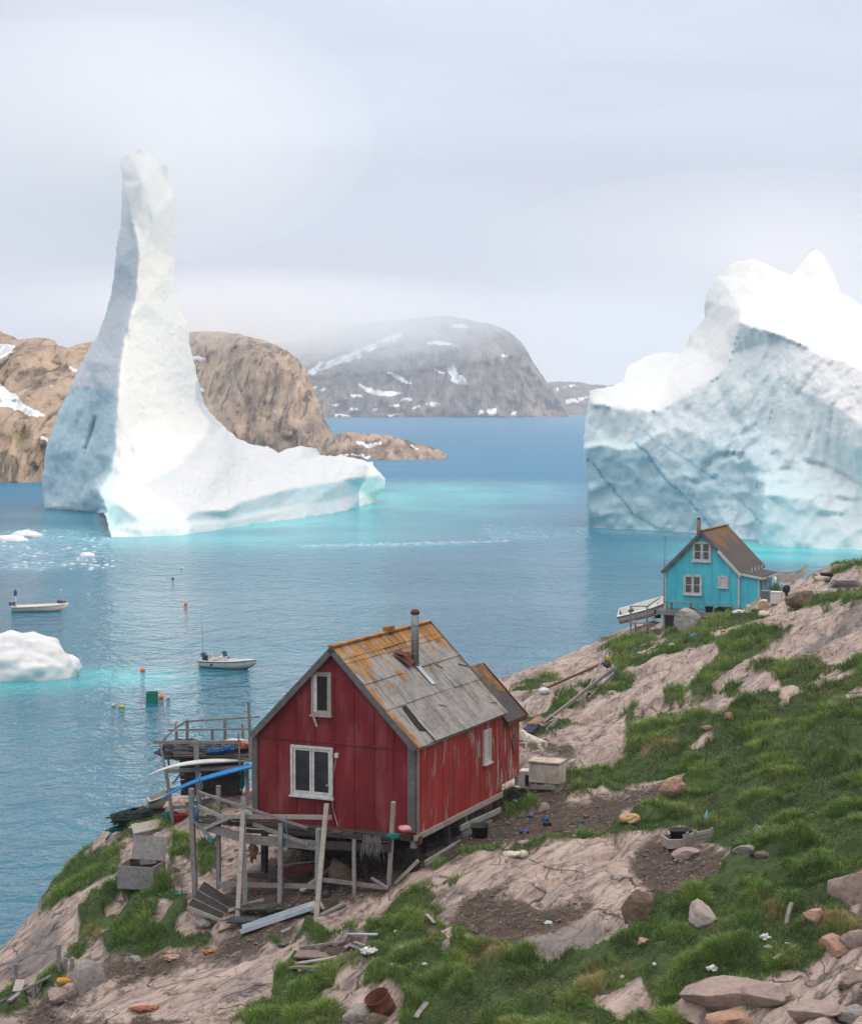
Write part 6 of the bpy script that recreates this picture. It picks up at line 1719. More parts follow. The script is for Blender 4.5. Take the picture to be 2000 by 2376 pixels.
e = empty('dark_panel', g, R(-20), 'dark plank panel with a pale edge leaning below the left porch post', 'panel')
a_, b_, c_, d_ = at_d(435, 2104, g.y - .1), at_d(472, 2050, g.y + .5), at_d(546, 2100, g.y + .35), at_d(521, 2138, g.y - .2)
def toe(e_, p): return Matrix.Rotation(-e_.rotation_euler.z, 3, 'Z') @ (p - e_.location)
MB().poly([toe(e, q) for q in (a_, b_, c_, d_)], (0, .05, .04)).build('boards', DARKWOOD, e)
MB().beam(toe(e, a_ + Vector((0, -.03, -.02))), toe(e, d_ + Vector((0, -.03, -.02))), .05, .09).build('edge_strip', PALEWOOD, e)
for f_ in (.33, .66): MB().beam(toe(e, a_.lerp(b_, f_) + Vector((0, -.02, .02))), toe(e, d_.lerp(c_, f_) + Vector((0, -.02, .02))), .02, .03).build('batten', GREYWOOD, e)
# wreck of a pallet low in the middle
plank((690, 2240), (780, 2226), .16, .04, PALEWOOD, 'mossy board at the front of the broken pallet', .04)
plank((672, 2250), (775, 2250), .20, .05, simple('mossy_board', (.20, .19, .08), (.13, .13, .06), 5), 'moss covered wide board in the grass below the broken pallet', .04)
plank((695, 2205), (800, 2190), .07, .05, GREYWOOD, 'thin rail at the back of the broken pallet', .05)
plank((815, 2205), (860, 2222), .10, .04, GREYWOOD, 'grey board slanting down at the right end of the pallet', .10)
plank((822, 2198), (858, 2212), .05, .04, PALEWOOD, 'narrow lath beside the slanting grey board', .13)
plank((800, 2210), (815, 2200), .10, .04, GREYWOOD, 'short crooked board end beside the broken pallet', .09)
g = hit(735, 2222); tag(MB().box((g.x, g.y + .15, g.z + .03), (1.0, .75, .05), R(-8), .04).build('board', simple('rotten_board', (.27, .20, .17), (.16, .12, .11), 9, .9, .6)), 'rotten flat board with flaking paint lying on the mud', 'board')
tag(MB().tube([hit(806, 2176) + Vector((0, 0, .08)), hit(875, 2179) + Vector((0, 0, .1))], .032, 8).build('pipe', METALW, None, True), 'pale grey pipe lying on the grass above the rotten board', 'pipe')
plank((990, 2130), (1008, 2150), .10, .03, PALEWOOD, 'short pale board on the grass edge in the middle of the bare slope', .08)
plank((965, 2372), (990, 2338), .12, .04, GREYWOOD, 'grey board in the grass right of the rusty drum', .1)
g = hit(1824, 2145); tag(MB().beam(g, g + Vector((.12, .05, .48)), .12, .03, jit=.01, seg=2).build('stake', PALEWOOD), 'pale flat stake standing in the grass at lower right', 'stake')
tag(MB().box(tuple(hit(660, 2193) + Vector((0, 0, .03))), (.20, .30, .03), R(-25)).build('slate', TRIMWOOD), 'dark square plate on the rock left of the broken pallet', 'plate')
# rusty drum
g = hit(896, 2364); M = Matrix.Rotation(R(-24), 3, 'Y') @ Matrix.Rotation(R(16), 3, 'X')
dr_ = empty('rusty_drum', g + Vector((0, .3, -.05)), 0, 'rusty cut down steel drum tilted in the grass', 'drum')
MB().lathe(Vector((0, 0, 0)), [(.28, 0), (.285, .02), (.285, .27), (.30, .285), (.285, .30), (.285, .55), (.30, .57), (.28, .575), (.27, .56), (.27, .08), (0.0, .07)], 28, M).build('shell', RUSTWOOD, dr_, True)
# open crate with a black tub
sx_ = open_crate('slatted_crate', 1583, 1962, .95, .62, .24, PALEWOOD, R(10), 'open slatted wooden crate with a loose tilted side, holding a black tub', None, 'crate')
m = MB()
for k in range(4): m.box((.32, -.36 - k * .03, .08 + k * .11), (.86, .025, .10), Matrix.Rotation(R(-9), 3, 'Y'), .006)
for x in (-.02, .2, .66): m.beam((x, -.37, .0 + x * .1), (x + .02, -.50, .48 + x * .12), .07, .03)
m.build('loose_side', PALEWOOD, sx_)
g = sx_.location
tubm('plastic_tub', (g.x - .02, g.y + .05, g.z + .10), .30, .22, .30, R(8), 'black plastic tub standing in the slatted crate')
g = hit(1115, 1948); t_ = tubm('plastic_tub', (g.x, g.y + .25, g.z - .02), .25, .24, .34, 0, 'large black round tub on the mud beside the stilts of the red house')
t_.rotation_euler = (R(4), R(-3), 0)
for x, y, lb in ((1645, 1424, 'black tub at the left of three on the turquoise house deck'), (1674, 1424, 'black tub in the middle of three on the turquoise house deck'), (1689, 1427, 'black tub at the right of three, nearest the deck end')):
    a = D0.plane(x, y, 1, -.3); tubm('plastic_tub', D0.world((a.x, -.28, .055)), .23, .16, .30, ROT, lb)
a = D0.plane(1658, 1424, 1, -.2); tag(MB().box(tuple(D0.world((a.x + .05, -.1, .17))), (.16, .14, .24), ROT).build('box', RUSTWOOD), 'small brown box between the black tubs on the deck', 'box')
a = D0.plane(1527, 1425, 1, .2); tubm('barrel', at_d(1526, 1434, 102.6), .22, .22, .42, 0, 'black barrel on the stair landing of the turquoise house')
lump(1600, 1417, 101.2, (.22, .15, .10), BLACKPL, 41, 'bag', 'dark bag on the deck behind the pale grey boulder', 'bag')
# chest freezer and fridge
g = hit(1272, 1842); fz = empty('chest_freezer', (g.x, g.y + .55, g.z + .26), R(-20), 'old cream chest freezer with a stained lid on wooden blocks', 'freezer')
MB().box((0, 0, .29), (1.0, .66, .58), None, .01).build('body', CREAM, fz, bevel=.015)
MB().box((0, 0, .64), (1.05, .72, .08), None, .008).build('lid', simple('stained_enamel', (.60, .54, .46), (.34, .25, .18), 5, .7, .2), fz, bevel=.015)
pb = MB()
for s_ in (-.3, .3): pb.beam((s_, -.3, -.16), (s_ + .05, .3, -.16), .14, .28)
pb.beam((-.42, -.36, -.12), (.35, -.36, -.1), .06, .12)
tag(pb.build('timber_blocks', PALEWOOD), 'short timber blocks under the cream freezer', 'blocks')
bl = bpy.data.objects['timber_blocks']; bl.location = fz.location; bl.rotation_euler = fz.rotation_euler
g = hit(1224, 1838); wmx = empty('discarded_oven', (g.x, g.y + .25, g.z + .05), R(-16), 'white discarded oven on its side with a dark window, by the freezer', 'oven')
MB().box((0, 0, .30), (.42, .36, .60)).build('body', CREAM, wmx, bevel=.015)
dd = MB().box((0, -.20, .30), (.40, .04, .57)).build('door', WHITEPL, wmx, bevel=.01); MB().box((.05, -.225, .30), (.13, .012, .34)).build('window', GLASS, dd)
m = MB()
for k in range(5): m.box((.225, -.1, .12 + k * .09), (.03, .05, .05))
m.build('knobs', FRAMEW, wmx)
# shed junk by the back corner of the red house
plank((1172, 1842), (1196, 1868), .10, .05, GREENWOOD, 'mossy board leaning under the back corner of the red house', .10)
lump(1196, 1850, 0, (.28, .22, .18), CHARC, 42, 'bag', 'black rubbish bag under the back corner of the red house', 'bag', .4, 2, True)
lump(1206, 1858, 0, (.12, .08, .06), BLUEPL, 43, 'bag', 'scrap of blue plastic beside the black rubbish bag', 'bag', .4, 2, True)
lump(1195, 1833, 0, (.12, .08, .08), WHITEPL, 44, 'bag', 'white scrap under the red house by the oven', 'bag', .4, 2, True)
# things by the turquoise house
g = hit(1738, 1424); jc = empty('jerrycan', (g.x, g.y + .1, g.z), ROT, 'cream plastic jerrycan against the turquoise annex wall', 'jerrycan')
MB().box((0, 0, .20), (.27, .18, .42)).build('body', simple('cream_can', (.55, .53, .38), (.45, .42, .30)), jc, bevel=.04); MB().box((0, 0, .44), (.12, .05, .06)).build('handle', CREAM, jc)
g = hit(1803, 1402); bx = empty('white_freezer', (g.x, g.y + .2, g.z), R(-18), 'square white freezer on the rock right of the turquoise house', 'freezer')
MB().box((0, 0, .28), (.54, .5, .56)).build('body', WHITEPL, bx, bevel=.02); MB().box((0, 0, .585), (.56, .52, .05)).build('lid', WHITEPL, bx)
g = hit(1780, 1399); bx = empty('grey_cabinet', (g.x, g.y + .45, g.z), R(-18), 'blue grey cabinet between the annex and the white freezer', 'cabinet')
MB().box((0, 0, .30), (.44, .4, .60)).build('body', simple('blue_grey_metal', (.20, .24, .28), (.14, .17, .2)), bx, bevel=.02); MB().box((0, -.205, .30), (.36, .02, .5)).build('door', TRIMWOOD, bx)
g = hit(1826, 1390); e = empty('spare_outboard', (g.x, g.y + .2, g.z), R(20), 'dark blue outboard motor left standing beside the brown boulder', 'outboard motor')
MB().blob((0, 0, .48), (.20, .17, .22), 2, .1).build('cowl', simple('navy', (.02, .03, .06), (.015, .02, .04)), e, True); MB().beam((0, 0, .4), (.04, 0, .0), .12, .1).build('leg', BLACKPL, e)
g = hit(1772, 1414); e = empty('fish_box', (g.x, g.y + .2, g.z), R(-10), 'tan fish box piled with rags beside the annex corner', 'box')
MB().box((0, 0, .17), (.50, .34, .34), None, .01).build('box_body', simple('tan_box', (.50, .36, .18), (.38, .27, .14)), e); MB().blob((.02, 0, .38), (.24, .15, .10), 6, .4).build('rags', CREAM, e, True)
lump(1718, 1424, 0, (.34, .15, .11), WHITEPL, 21, 'bag', 'white bags heaped at the foot of the turquoise wall', 'bag', .5, 2.5, True)
lump(1616, 1478, 0, (.28, .12, .09), simple('pale_blue_cloth', (.12, .30, .40), (.08, .2, .3)), 22, 'cloth', 'pale blue cloth on the grass below the grey boulder', 'cloth', .5, 2, True)
lump(1652, 1474, 0, (.26, .12, .08), simple('red_white_litter', (.5, .2, .14), (.4, .35, .3), 9), 23, 'litter_heap', 'heap of red and white litter on the grass below the deck', 'litter', .6, 3, True)
lump(1635, 1476, 0, (.16, .1, .08), RUSTWOOD, 24, 'can', 'rust brown can beside the litter heap', 'can', .2, 2, True)
lump(1677, 1466, 0, (.12, .09, .07), simple('ochre', (.40, .25, .08), (.3, .18, .06)), 25, 'carton', 'ochre carton at the right of the litter heap', 'carton', .2, 2, True)
lump(1559, 1497, 0, (.14, .08, .05), WHITEPL, 26, 'bag', 'white scrap in the grass left of the pale blue cloth', 'bag', .4, 2, True)
lump(1880, 1534, 0, (.07, .06, .05), ORANGE, 27, 'float', 'tiny orange float on the upper rock slope', 'float', .1, 1, True)
g = hit(1920, 1350); tubm('plastic_tub', (g.x, g.y + .3, g.z), .32, .26, .40, R(10), 'black square tub on the ridge at upper right')
lump(1907, 1346, 0, (.42, .2, .14), simple('tan_canvas', (.5, .42, .32), (.38, .32, .25)), 28, 'bag', 'tan canvas bag on the ridge beside the black tub', 'bag', .3, 2, True)
g = hit(1962, 1368); e = empty('pallet', (g.x, g.y + .2, g.z + .05), R(12), 'grey slatted pallet at the upper right edge of the ridge', 'pallet')
for k in range(5): MB().box((0, 0, .05 + k * .08), (1.5 - .1 * k, .5, .05), None, .015).build('slat_board', GREYWOOD, e)
stn = hit(1915, 1380); e = empty('white_chair', (stn.x, stn.y + .1, stn.z), R(30), 'small overturned white plastic chair beside the brown boulder', 'chair')
for x in (-.15, .15): MB().beam((x, 0, 0), (x + .03, .02, .36), .035, .035).build('leg', WHITEPL, e)
MB().box((0, .05, .2), (.34, .28, .03)).build('seat', WHITEPL, e)
# sledge on the slope
e = empty('dog_sledge', hit(1330, 1650), 0, 'long grey dog sledge with upright handles on the grass slope behind the dog', 'sledge')
O_ = e.location.copy()
def sl_(px, py, lift=.25): return hit(px, py) - O_ + Vector((0, 0, lift))
for a, b in (((1240, 1704), (1422, 1566)), ((1366, 1628), (1424, 1578)), ((1268, 1704), (1293, 1686))):
    MB().beam(sl_(*a, .12), sl_(*b, .25), .06, .14, jit=.01, seg=5).build('runner', GREYWOOD, e)
top = sl_(1408, 1575, .3); tp2 = Vector((top.x, top.y, top.z + .95))
MB().beam(sl_(1368, 1602, .2), tp2 + Vector((.02, 0, 0)), .06, .05).build('handle', GREYWOOD, e)
MB().beam(sl_(1418, 1572, .2), tp2 + Vector((.12, .1, -.1)), .06, .05).build('handle', GREYWOOD, e)
for k in range(6):
    q = k / 6; MB().beam(sl_(1250 + 165 * q, 1694 - 122 * q, .24), sl_(1262 + 160 * q, 1700 - 118 * q, .24), .10, .02).build('cross_slat', GREYWOOD, e)
m = MB()
for k in range(4): m.tube([tp2 + Vector((-.12, -.06, -.30 - .05 * k)), tp2 + Vector((.1, -.05, -.38 - .03 * k)), tp2 + Vector((.16, 0, -.28 - .1 * k))], .025, 5)
m.build('lashing', YELLOW, e); MB().blob(tp2 + Vector((.02, 0, -.62)), (.15, .12, .16), 4, .5, 2).build('harness_bundle', simple('navy_cloth', (.04, .06, .10), (.1, .09, .08)), e, True)
plank((1268, 1602), (1400, 1543), .10, .08, RUSTWOOD, 'long rusty pipe lying up the rock slope above the sledge', .10, 'pipe')
g = hit(1263, 1612); o = MB().blob((0, 0, .14), (.22, .17, .16), 31, .12, 1).build('jug', simple('translucent_white', (.62, .66, .68), (.5, .54, .56)), None, True); o.location = g; tag(o, 'translucent white container on the rock slope left of the sledge', 'container')
tag(MB().beam(hit(1222, 1708) + Vector((0, .2, .1)), hit(1246, 1696) + Vector((0, .2, .28)), .5, .03).build('board', simple('navy_board', (.03, .045, .08), (.02, .03, .06))), 'dark blue board lying behind the standing dog', 'board')
for k, (a, b) in enumerate((((1204, 1722), (1224, 1718)), ((1204, 1730), (1222, 1727)), ((1252, 1722), (1268, 1716)))):
    plank(a, b, .08, .04, PALEWOOD, ('pale lath just left of the standing dog', 'lower pale lath left of the standing dog', 'pale lath right of the standing dog')[k], .06)

# porch clutter
def on_porch(px, py, dy=-.2): return PF.world(PF.plane(px, py, 1, dy))
pk = on_porch(939, 1930, -.3); o = MB().blob((0, 0, .07), (.17, .11, .09), 3, .35, 2).build('pink_bag', PINK, None, True); o.location = pk; tag(o, 'pink plastic bag at the right end of the porch', 'bag')
o = MB().blob((0, 0, .05), (.18, .11, .08), 5, .4, 3).build('fishing_net', TEAL, None, True); o.location = on_porch(914, 1945, -.45); tag(o, 'teal net bundle on the porch edge by the pink bag', 'net')
e = empty('wire_basket', on_porch(782, 1940, -.35), ROT, 'rusty brown wire basket on the porch below the window', 'basket')
m = MB()
for k in range(5): m.tube([(-.13 + .065 * k, -.1, 0), (-.13 + .065 * k, -.1, .18), (-.13 + .065 * k, .1, .18)], .008, 4)
for z in (0, .09, .18): m.tube([(-.14, -.1, z), (.14, -.1, z), (.14, .1, z), (-.14, .1, z), (-.14, -.1, z)], .008, 4)
m.build('frame', RUSTWOOD, e); MB().box((0, 0, .08), (.24, .17, .12), None, .02).build('filling', simple('tan_rope', (.25, .16, .07), (.15, .09, .04), 12), e)
rr_ = random.Random(3)
m = MB()
for k in range(46):
    a = PF.plane(rr_.uniform(842, 886), rr_.uniform(1938, 1950), 1, -.52)
    b = a + Vector((rr_.uniform(-.12, .12), rr_.uniform(-.05, .05), -rr_.uniform(.15, .62)))
    m.tube([PF.world(a), PF.world((a + b) / 2 + Vector((rr_.uniform(-.06, .06), 0, 0))), PF.world(b)], .007, 4)
tag(m.build('fishing_net', simple('grey_line', (.25, .25, .26), (.12, .12, .13), 9), None), 'grey tangled fishing line hanging from the porch edge', 'net')
a = PF.plane(587, 1975, 1, -.35)
o = MB().blob((0, 0, 0), (.11, .09, .28), 9, .45, 2.5).build('hide', simple('brown_hide', (.22, .14, .08), (.10, .065, .04), 9, .95, .6), None, True); o.location = PF.world(a); tag(o, 'brown furry hide hanging under the porch', 'hide')
e = empty('red_trestle', PF.world(PF.plane(690, 2050, 1, .1)), ROT, 'red painted plank trestle standing under the porch', 'trestle')
def pe(px, py, dy): return PF.plane(px, py, 1, dy) - PF.plane(690, 2050, 1, .1)
DRED = simple('dark_red_paint', (.14, .025, .028), (.09, .02, .022), 5)
MB().beam(pe(654, 2022, .1), pe(732, 2012, .15), .04, .18).build('plank', DRED, e)
for px_ in (656, 681, 728): MB().beam(pe(px_, 2008, .08), pe(px_ - 3, 2078, .08), .035, .035).build('leg', DRED, e)
MB().beam(pe(654, 2008, .1), pe(732, 1999, .15), .03, .03).build('rail', GREYWOOD, e)
lump(625, 2016, 0, (.0, .0, .0), ORANGE, 1, 'x', 'x', 'x') if False else None
m = MB()
for k in range(3):
    a = PF.plane(586 + 4 * k, 2040, 1, -.3); b = PF.plane(590 + 3 * k, 2110, 1, -.35)
    m.tube([PF.world(a), PF.world((a + b) / 2 + Vector((.03, 0, 0))), PF.world(b)], .012, 5)
tag(m.build('rope', simple('orange_rope', (.55, .14, .04), (.4, .1, .03)), None), 'orange rope hanging below the porch rail', 'rope')
def cyan_rope(pts, dy, label, r=.014):
    return tag(MB().tube([PF.world(PF.plane(x, y, 1, dy)) for x, y in pts], r, 5).build('rope', ROPEC), label, 'rope')
cyan_rope([(444, 1850), (447, 1868), (455, 1876), (462, 1862), (458, 1845), (452, 1855)], -.6, 'cyan rope looped over the left porch post', .02)
cyan_rope([(470, 1932), (478, 1945), (488, 1956), (494, 1946), (484, 1938), (490, 1958)], -.58, 'tangled cyan rope below the left porch beam', .018)
cyan_rope([(573, 1885), (578, 1892), (574, 1900), (582, 1890)], -.66, 'short cyan rope knotted on the pale porch post', .02)
cyan_rope([(664, 1893), (664, 1925), (668, 1950), (663, 1975), (666, 1980)], -.56, 'thin cyan rope hanging from the porch rail', .010)
o = MB().tube([PF.world(PF.plane(457, 1880, 1, -.6)), PF.world(PF.plane(457, 1906, 1, -.6))], .05, 8).build('bottle', BLUEPL, None, True); tag(o, 'blue plastic bottle tied to the left porch post', 'bottle')
a = PF.plane(612, 1909, 1, -.1); o = MB().tube([PF.world(a), PF.world(a + Vector((.16, .05, 0)))], .07, 10).build('can', RUSTWOOD, None, True); tag(o, 'rusty brown can lying on the porch boards', 'can')
g = hit(733, 2115); e = empty('plastic_lid_pair', g + Vector((0, -.1, .12)), 0, 'two cream plastic lids leaning on the foot of the pale porch post', 'lids')
MB().lathe(Vector((-.05, 0, 0)), [(.14, 0), (.15, .03), (.14, .05)], 16, Matrix.Rotation(R(70), 3, 'X')).build('lid', CREAM, e); MB().lathe(Vector((.12, .04, .04)), [(.14, 0), (.15, .03), (.14, .05)], 16, Matrix.Rotation(R(60), 3, 'Y')).build('lid', CREAM, e)
lump(610, 2112, 0, (.55, .3, .10), simple('moss_net', (.06, .065, .05), (.1, .09, .07), 12, .9, .8), 51, 'fishing_net', 'grey green netting spread on the ground under the porch', 'net', .5, 3, True)
lump(572, 2140, 0, (.5, .22, .08), NETC, 52, 'fishing_net', 'dark netting beside the foot of the front porch post', 'net', .5, 3, True)
lump(470, 2150, 0, (.22, .16, .14), ST['grey'], 53, 'boulder', 'grey stone with teal line tangled on it below the dark panel', 'boulder', .3, 1.5, True)
for x, y, w in ((690, 2060, .8), (770, 2060, .9), (840, 2040, .6)): pass
plank((760, 2075), (850, 2010), .12, .06, DARKWOOD, 'dark fallen beam under the red house', .25)
plank((700, 2085), (770, 2030), .14, .05, PALEWOOD, 'pale fallen board under the red house', .2)
lump(790, 2050, 0, (.32, .28, .42), ST['brown'], 54, 'boulder', 'brown rock standing in the shade under the red house', 'boulder', .3, 1.2, True)
lump(757, 2082, 0, (.12, .12, .12), BLACKPL, 55, 'bucket', 'black bucket in the shade behind the pale porch post', 'bucket', .1, 1, True)

# ================================================================== broken fence at lower left
def fz_(px, py, lift=0): return hit(px, py) + Vector((0, 0, lift))
g0 = hit(100, 2290); e = empty('broken_fence', g0, 0, 'broken grey walkway fence with leaning posts at lower left', 'fence')
def fl(px, py, lift=0): return fz_(px, py, lift) - g0
for x, y, h_ in ((136, 2252, .70), (36, 2278, .5), (79, 2318, .40), (150, 2258, .38), (168, 2250, .3)):
    MB().beam(fl(x, y, -.1), fl(x, y, h_) + Vector((random.uniform(-.05, .05), 0, 0)), .10, .09, jit=.01, seg=2).build('post', GREYWOOD, e)
MB().beam(fl(-20, 2285, .45), fl(136, 2252, .68), .05, .08, jit=.01, seg=4).build('rail', PALEWOOD, e)
for a, b, w in (((-30, 2352), (112, 2280), .28), ((-30, 2325), (60, 2300), .18), ((20, 2335), (75, 2300), .12)):
    MB().beam(fl(*a, .12), fl(*b, .15), w, .05, jit=.01, seg=4).build('walkway_board', GREYWOOD, e)
MB().beam(fl(40, 2310, .1), fl(48, 2296, .25), .25, .03).build('walkway_board', PALEWOOD, e)
lump(146, 2284, 0, (.26, .16, .12), simple('orange_float_bag', (.55, .25, .03), (.4, .17, .02)), 61, 'float', 'orange yellow float in the grass behind the fence', 'float', .15, 1, True)
lump(400, 2226, 0, (.2, .12, .07), simple('rust_litter', (.4, .2, .1), (.5, .4, .3)), 62, 'litter_heap', 'rust coloured litter on the mud left of the bare slabs', 'litter', .5, 2, True)
lump(488, 2212, 0, (.16, .1, .06), simple('orange_litter', (.5, .2, .08), (.3, .15, .08)), 63, 'litter_heap', 'orange brown litter near the top of the bare slabs', 'litter', .5, 2, True)
lump(335, 2345, 0, (.35, .12, .06), simple('orange_net', (.45, .15, .08), (.25, .1, .07), 14), 64, 'fishing_net', 'faded orange net scrap at the foot of the bare slabs', 'net', .6, 3, True)
lump(420, 2078, 0, (.16, .08, .05), TEAL, 65, 'rag', 'teal scrap on the grass right of the open chest', 'rag', .4, 2, True)
lump(733, 2256, 0, (.16, .07, .05), TEAL, 66, 'rag', 'teal bottle shaped scrap in the grass below the mossy board', 'rag', .2, 2, True)
lump(855, 2212, 0, (.16, .14, .08), WHITEPL, 67, 'bag', 'white litter at the end of the slanting grey board', 'bag', .6, 3, True)
# bags and scraps on the grass
for k, (x, y, sx2, sz2, mt, lb, cat) in enumerate((
    (1776, 2180, .13, .11, WHITEPL, 'white plastic bag on the grass left of the pale stake', 'bag'), (1652, 2252, .17, .09, WHITEPL, 'white crumpled sheet in the grass above the broad slab', 'bag'),
    (1681, 2280, .16, .06, simple('grey_plastic', (.4, .42, .42), (.3, .3, .3)), 'grey plastic scrap in the grass at the edge of the broad slab', 'bag'), (1706, 2292, .09, .10, simple('pale_blue_bag', (.3, .42, .5), (.25, .35, .45)), 'pale blue bag beside the grey plastic scrap', 'bag'),
    (1826, 2192, .06, .04, simple('ice_blue', (.45, .52, .58), (.4, .45, .5)), 'small pale blue scrap in the dry grass at right', 'bag'), (1518, 2242, .06, .06, WHITEPL, 'small white scrap in the grass left of the crumpled sheet', 'bag'),
    (1443, 2271, .06, .06, WHITEPL, 'white paper scrap above the mossy rock patch', 'paper'), (1271, 2144, .14, .05, simple('mint_paper', (.5, .58, .55), (.4, .46, .45)), 'mint white paper on the gravel in the middle of the slope', 'paper'),
    (906, 2242, .12, .05, WHITEPL, 'white paper on the grass below the broken pallet', 'paper'), (985, 2240, .08, .05, WHITEPL, 'white scrap in the grass right of the white paper', 'paper'), (942, 2264, .12, .06, CHARC, 'black rubbish scrap in the grass above the rusty drum', 'bag'),
    (918, 2164, .06, .05, WHITEPL, 'white scrap near the grey stone above the slabs', 'paper'), (1265, 1907, .13, .12, BLUEPL, 'bright blue bag in the middle of the muddy yard', 'bag'), (1230, 1896, .12, .05, BLUEPL, 'flat blue scrap left of the bright blue bag', 'bag'), (1333, 1941, .07, .04, WHITEPL, 'white scrap at the right of the muddy yard', 'paper'), (1420, 1772, .05, .04, WHITEPL, 'white scrap on the dark slope above the freezer', 'paper'), (1350, 1910, .10, .06, TEAL, 'dark teal scrap at the right of the muddy yard', 'rag'))):
    lump(x, y, 0, (sx2 * .72, sx2 * .5, sz2 * .72), mt, 70 + k, 'litter_bag' if cat == 'bag' else ('litter_paper' if cat == 'paper' else 'rag'), lb, cat, .5, 2.2, True)
g = hit(1636, 1908); o = MB().lathe(g, [(.055, 0), (.06, .02), (.06, .16), (.022, .25), (.02, .30), (.0, .30)], 12, Matrix.Rotation(R(8), 3, 'Y')).build('bottle', simple('sky_blue_plastic', (.18, .48, .58), (.14, .4, .5)), None, True); tag(o, 'pale blue bottle standing in the grass above the crate', 'bottle')
g = hit(1217, 1936); o = MB().tube([g + Vector((-.13, 0, .06)), g + Vector((.08, .03, .07)), g + Vector((.14, .04, .07))], [.055, .055, .02], 10).build('bottle', simple('violet_blue', (.06, .08, .26), (.04, .06, .2)), None, True); tag(o, 'dark blue bottle lying on the muddy yard', 'bottle')
g = hit(1270, 1918); tag(MB().box(tuple(g + Vector((0, .05, .05))), (.24, .14, .10), R(5), .01).build('block', CHARC), 'black block on the mud in front of the bright blue bag', 'block')
m = MB(); ch = [hit(x, y) + Vector((0, 0, .03)) for x, y in ((1226, 1996), (1240, 2002), (1262, 2013), (1286, 2020), (1310, 2022), (1335, 2024), (1355, 2029))]
tag(m.tube(ch, .012, 5).build('chain', TRIMWOOD), 'dark dog chain lying across the bare rock', 'chain')
g = hit(1196, 1990)
o = MB().blob((-.14, 0, .07), (.20, .12, .10), 3, .18, 2).blob((.06, .02, .08), (.16, .10, .07), 4, .2, 2).blob((.20, 0, .08), (.13, .11, .11), 5, .2, 2).build('fleece', FUR, None, True); o.location = g; tag(o, 'white fluffy fleece lying in the grass at the end of the chain', 'fleece')
# gull against the broad iceberg
p = at_d(1756, 1130, 235); e = MB().blob((0, 0, 0), (.30, .11, .10), 2, .05, 1, 2).poly([(-.05, .05, .03), (.12, .05, .03), (.02, .75, .24), (-.08, .70, .22)], (0, 0, .02)).poly([(-.05, -.05, .03), (.12, -.05, .03), (.02, -.75, .20), (-.08, -.70, .18)], (0, 0, .02)).build('gull', WHITEPL); e.location = p; e.rotation_euler = (R(15), 0, R(160)); tag(e, 'white gull flying in front of the broad iceberg', 'bird')

# ================================================================== dogs
def skinned(name, verts, edges, rad, mat_, loc, rz, label, cat='dog', rot=None):
    me = bpy.data.meshes.new(name); me.from_pydata([Vector(v) for v in verts], edges, [])
    o = link(name, me, mat_)
    sk_ = o.modifiers.new('skin', 'SKIN'); sk_.branch_smoothing = .6
    for i, r_ in enumerate(rad): me.skin_vertices[0].data[i].radius = (r_, r_)
    me.skin_vertices[0].data[0].use_root = True
    ss = o.modifiers.new('smooth', 'SUBSURF'); ss.levels = 2; ss.render_levels = 2
    sk_.use_smooth_shade = True
    o.location = loc; o.rotation_euler = rot or (0, 0, rz)
    return tag(o, label, cat)
dv = [(-.27, 0, .48), (0, 0, .46), (.24, 0, .46), (.38, 0, .58), (.49, 0, .66), (.60, 0, .62), (.67, 0, .605), (.46, .055, .76), (.46, -.055, .76)]
dr2 = [.16, .165, .185, .13, .105, .062, .036, .028, .028]
de = [(0, 1), (1, 2), (2, 3), (3, 4), (4, 5), (5, 6), (4, 7), (4, 8)]
def limb(pts, rr2, par):
    global dv, dr2, de
    prev = par
    for p_, r_ in zip(pts, rr2):
        dv.append(p_); dr2.append(r_); de.append((prev, len(dv) - 1)); prev = len(dv) - 1
for s_, o_ in ((1, .04), (-1, -.05)):
    limb([(.22 + o_, s_ * .10, .32), (.20 + o_, s_ * .10, .22), (.22 + o_, s_ * .10, .10), (.24 + o_, s_ * .10, .025), (.29 + o_, s_ * .10, .02)], [.08, .055, .040, .042, .034], 2)
    limb([(-.24 - o_, s_ * .10, .34), (-.20 - o_, s_ * .11, .25), (-.33 - o_, s_ * .11, .15), (-.31 - o_, s_ * .11, .03), (-.26 - o_, s_ * .11, .02)], [.115, .085, .045, .042, .036], 0)
limb([(-.42, 0, .44), (-.46, 0, .32), (-.44, 0, .20)], [.07, .065, .04], 0)
dog = skinned('sled_dog', dv, de, dr2, FUR, hit(1240, 1749) + Vector((0, .12, -.01)), R(150), 'white sled dog standing behind the red house, looking left')
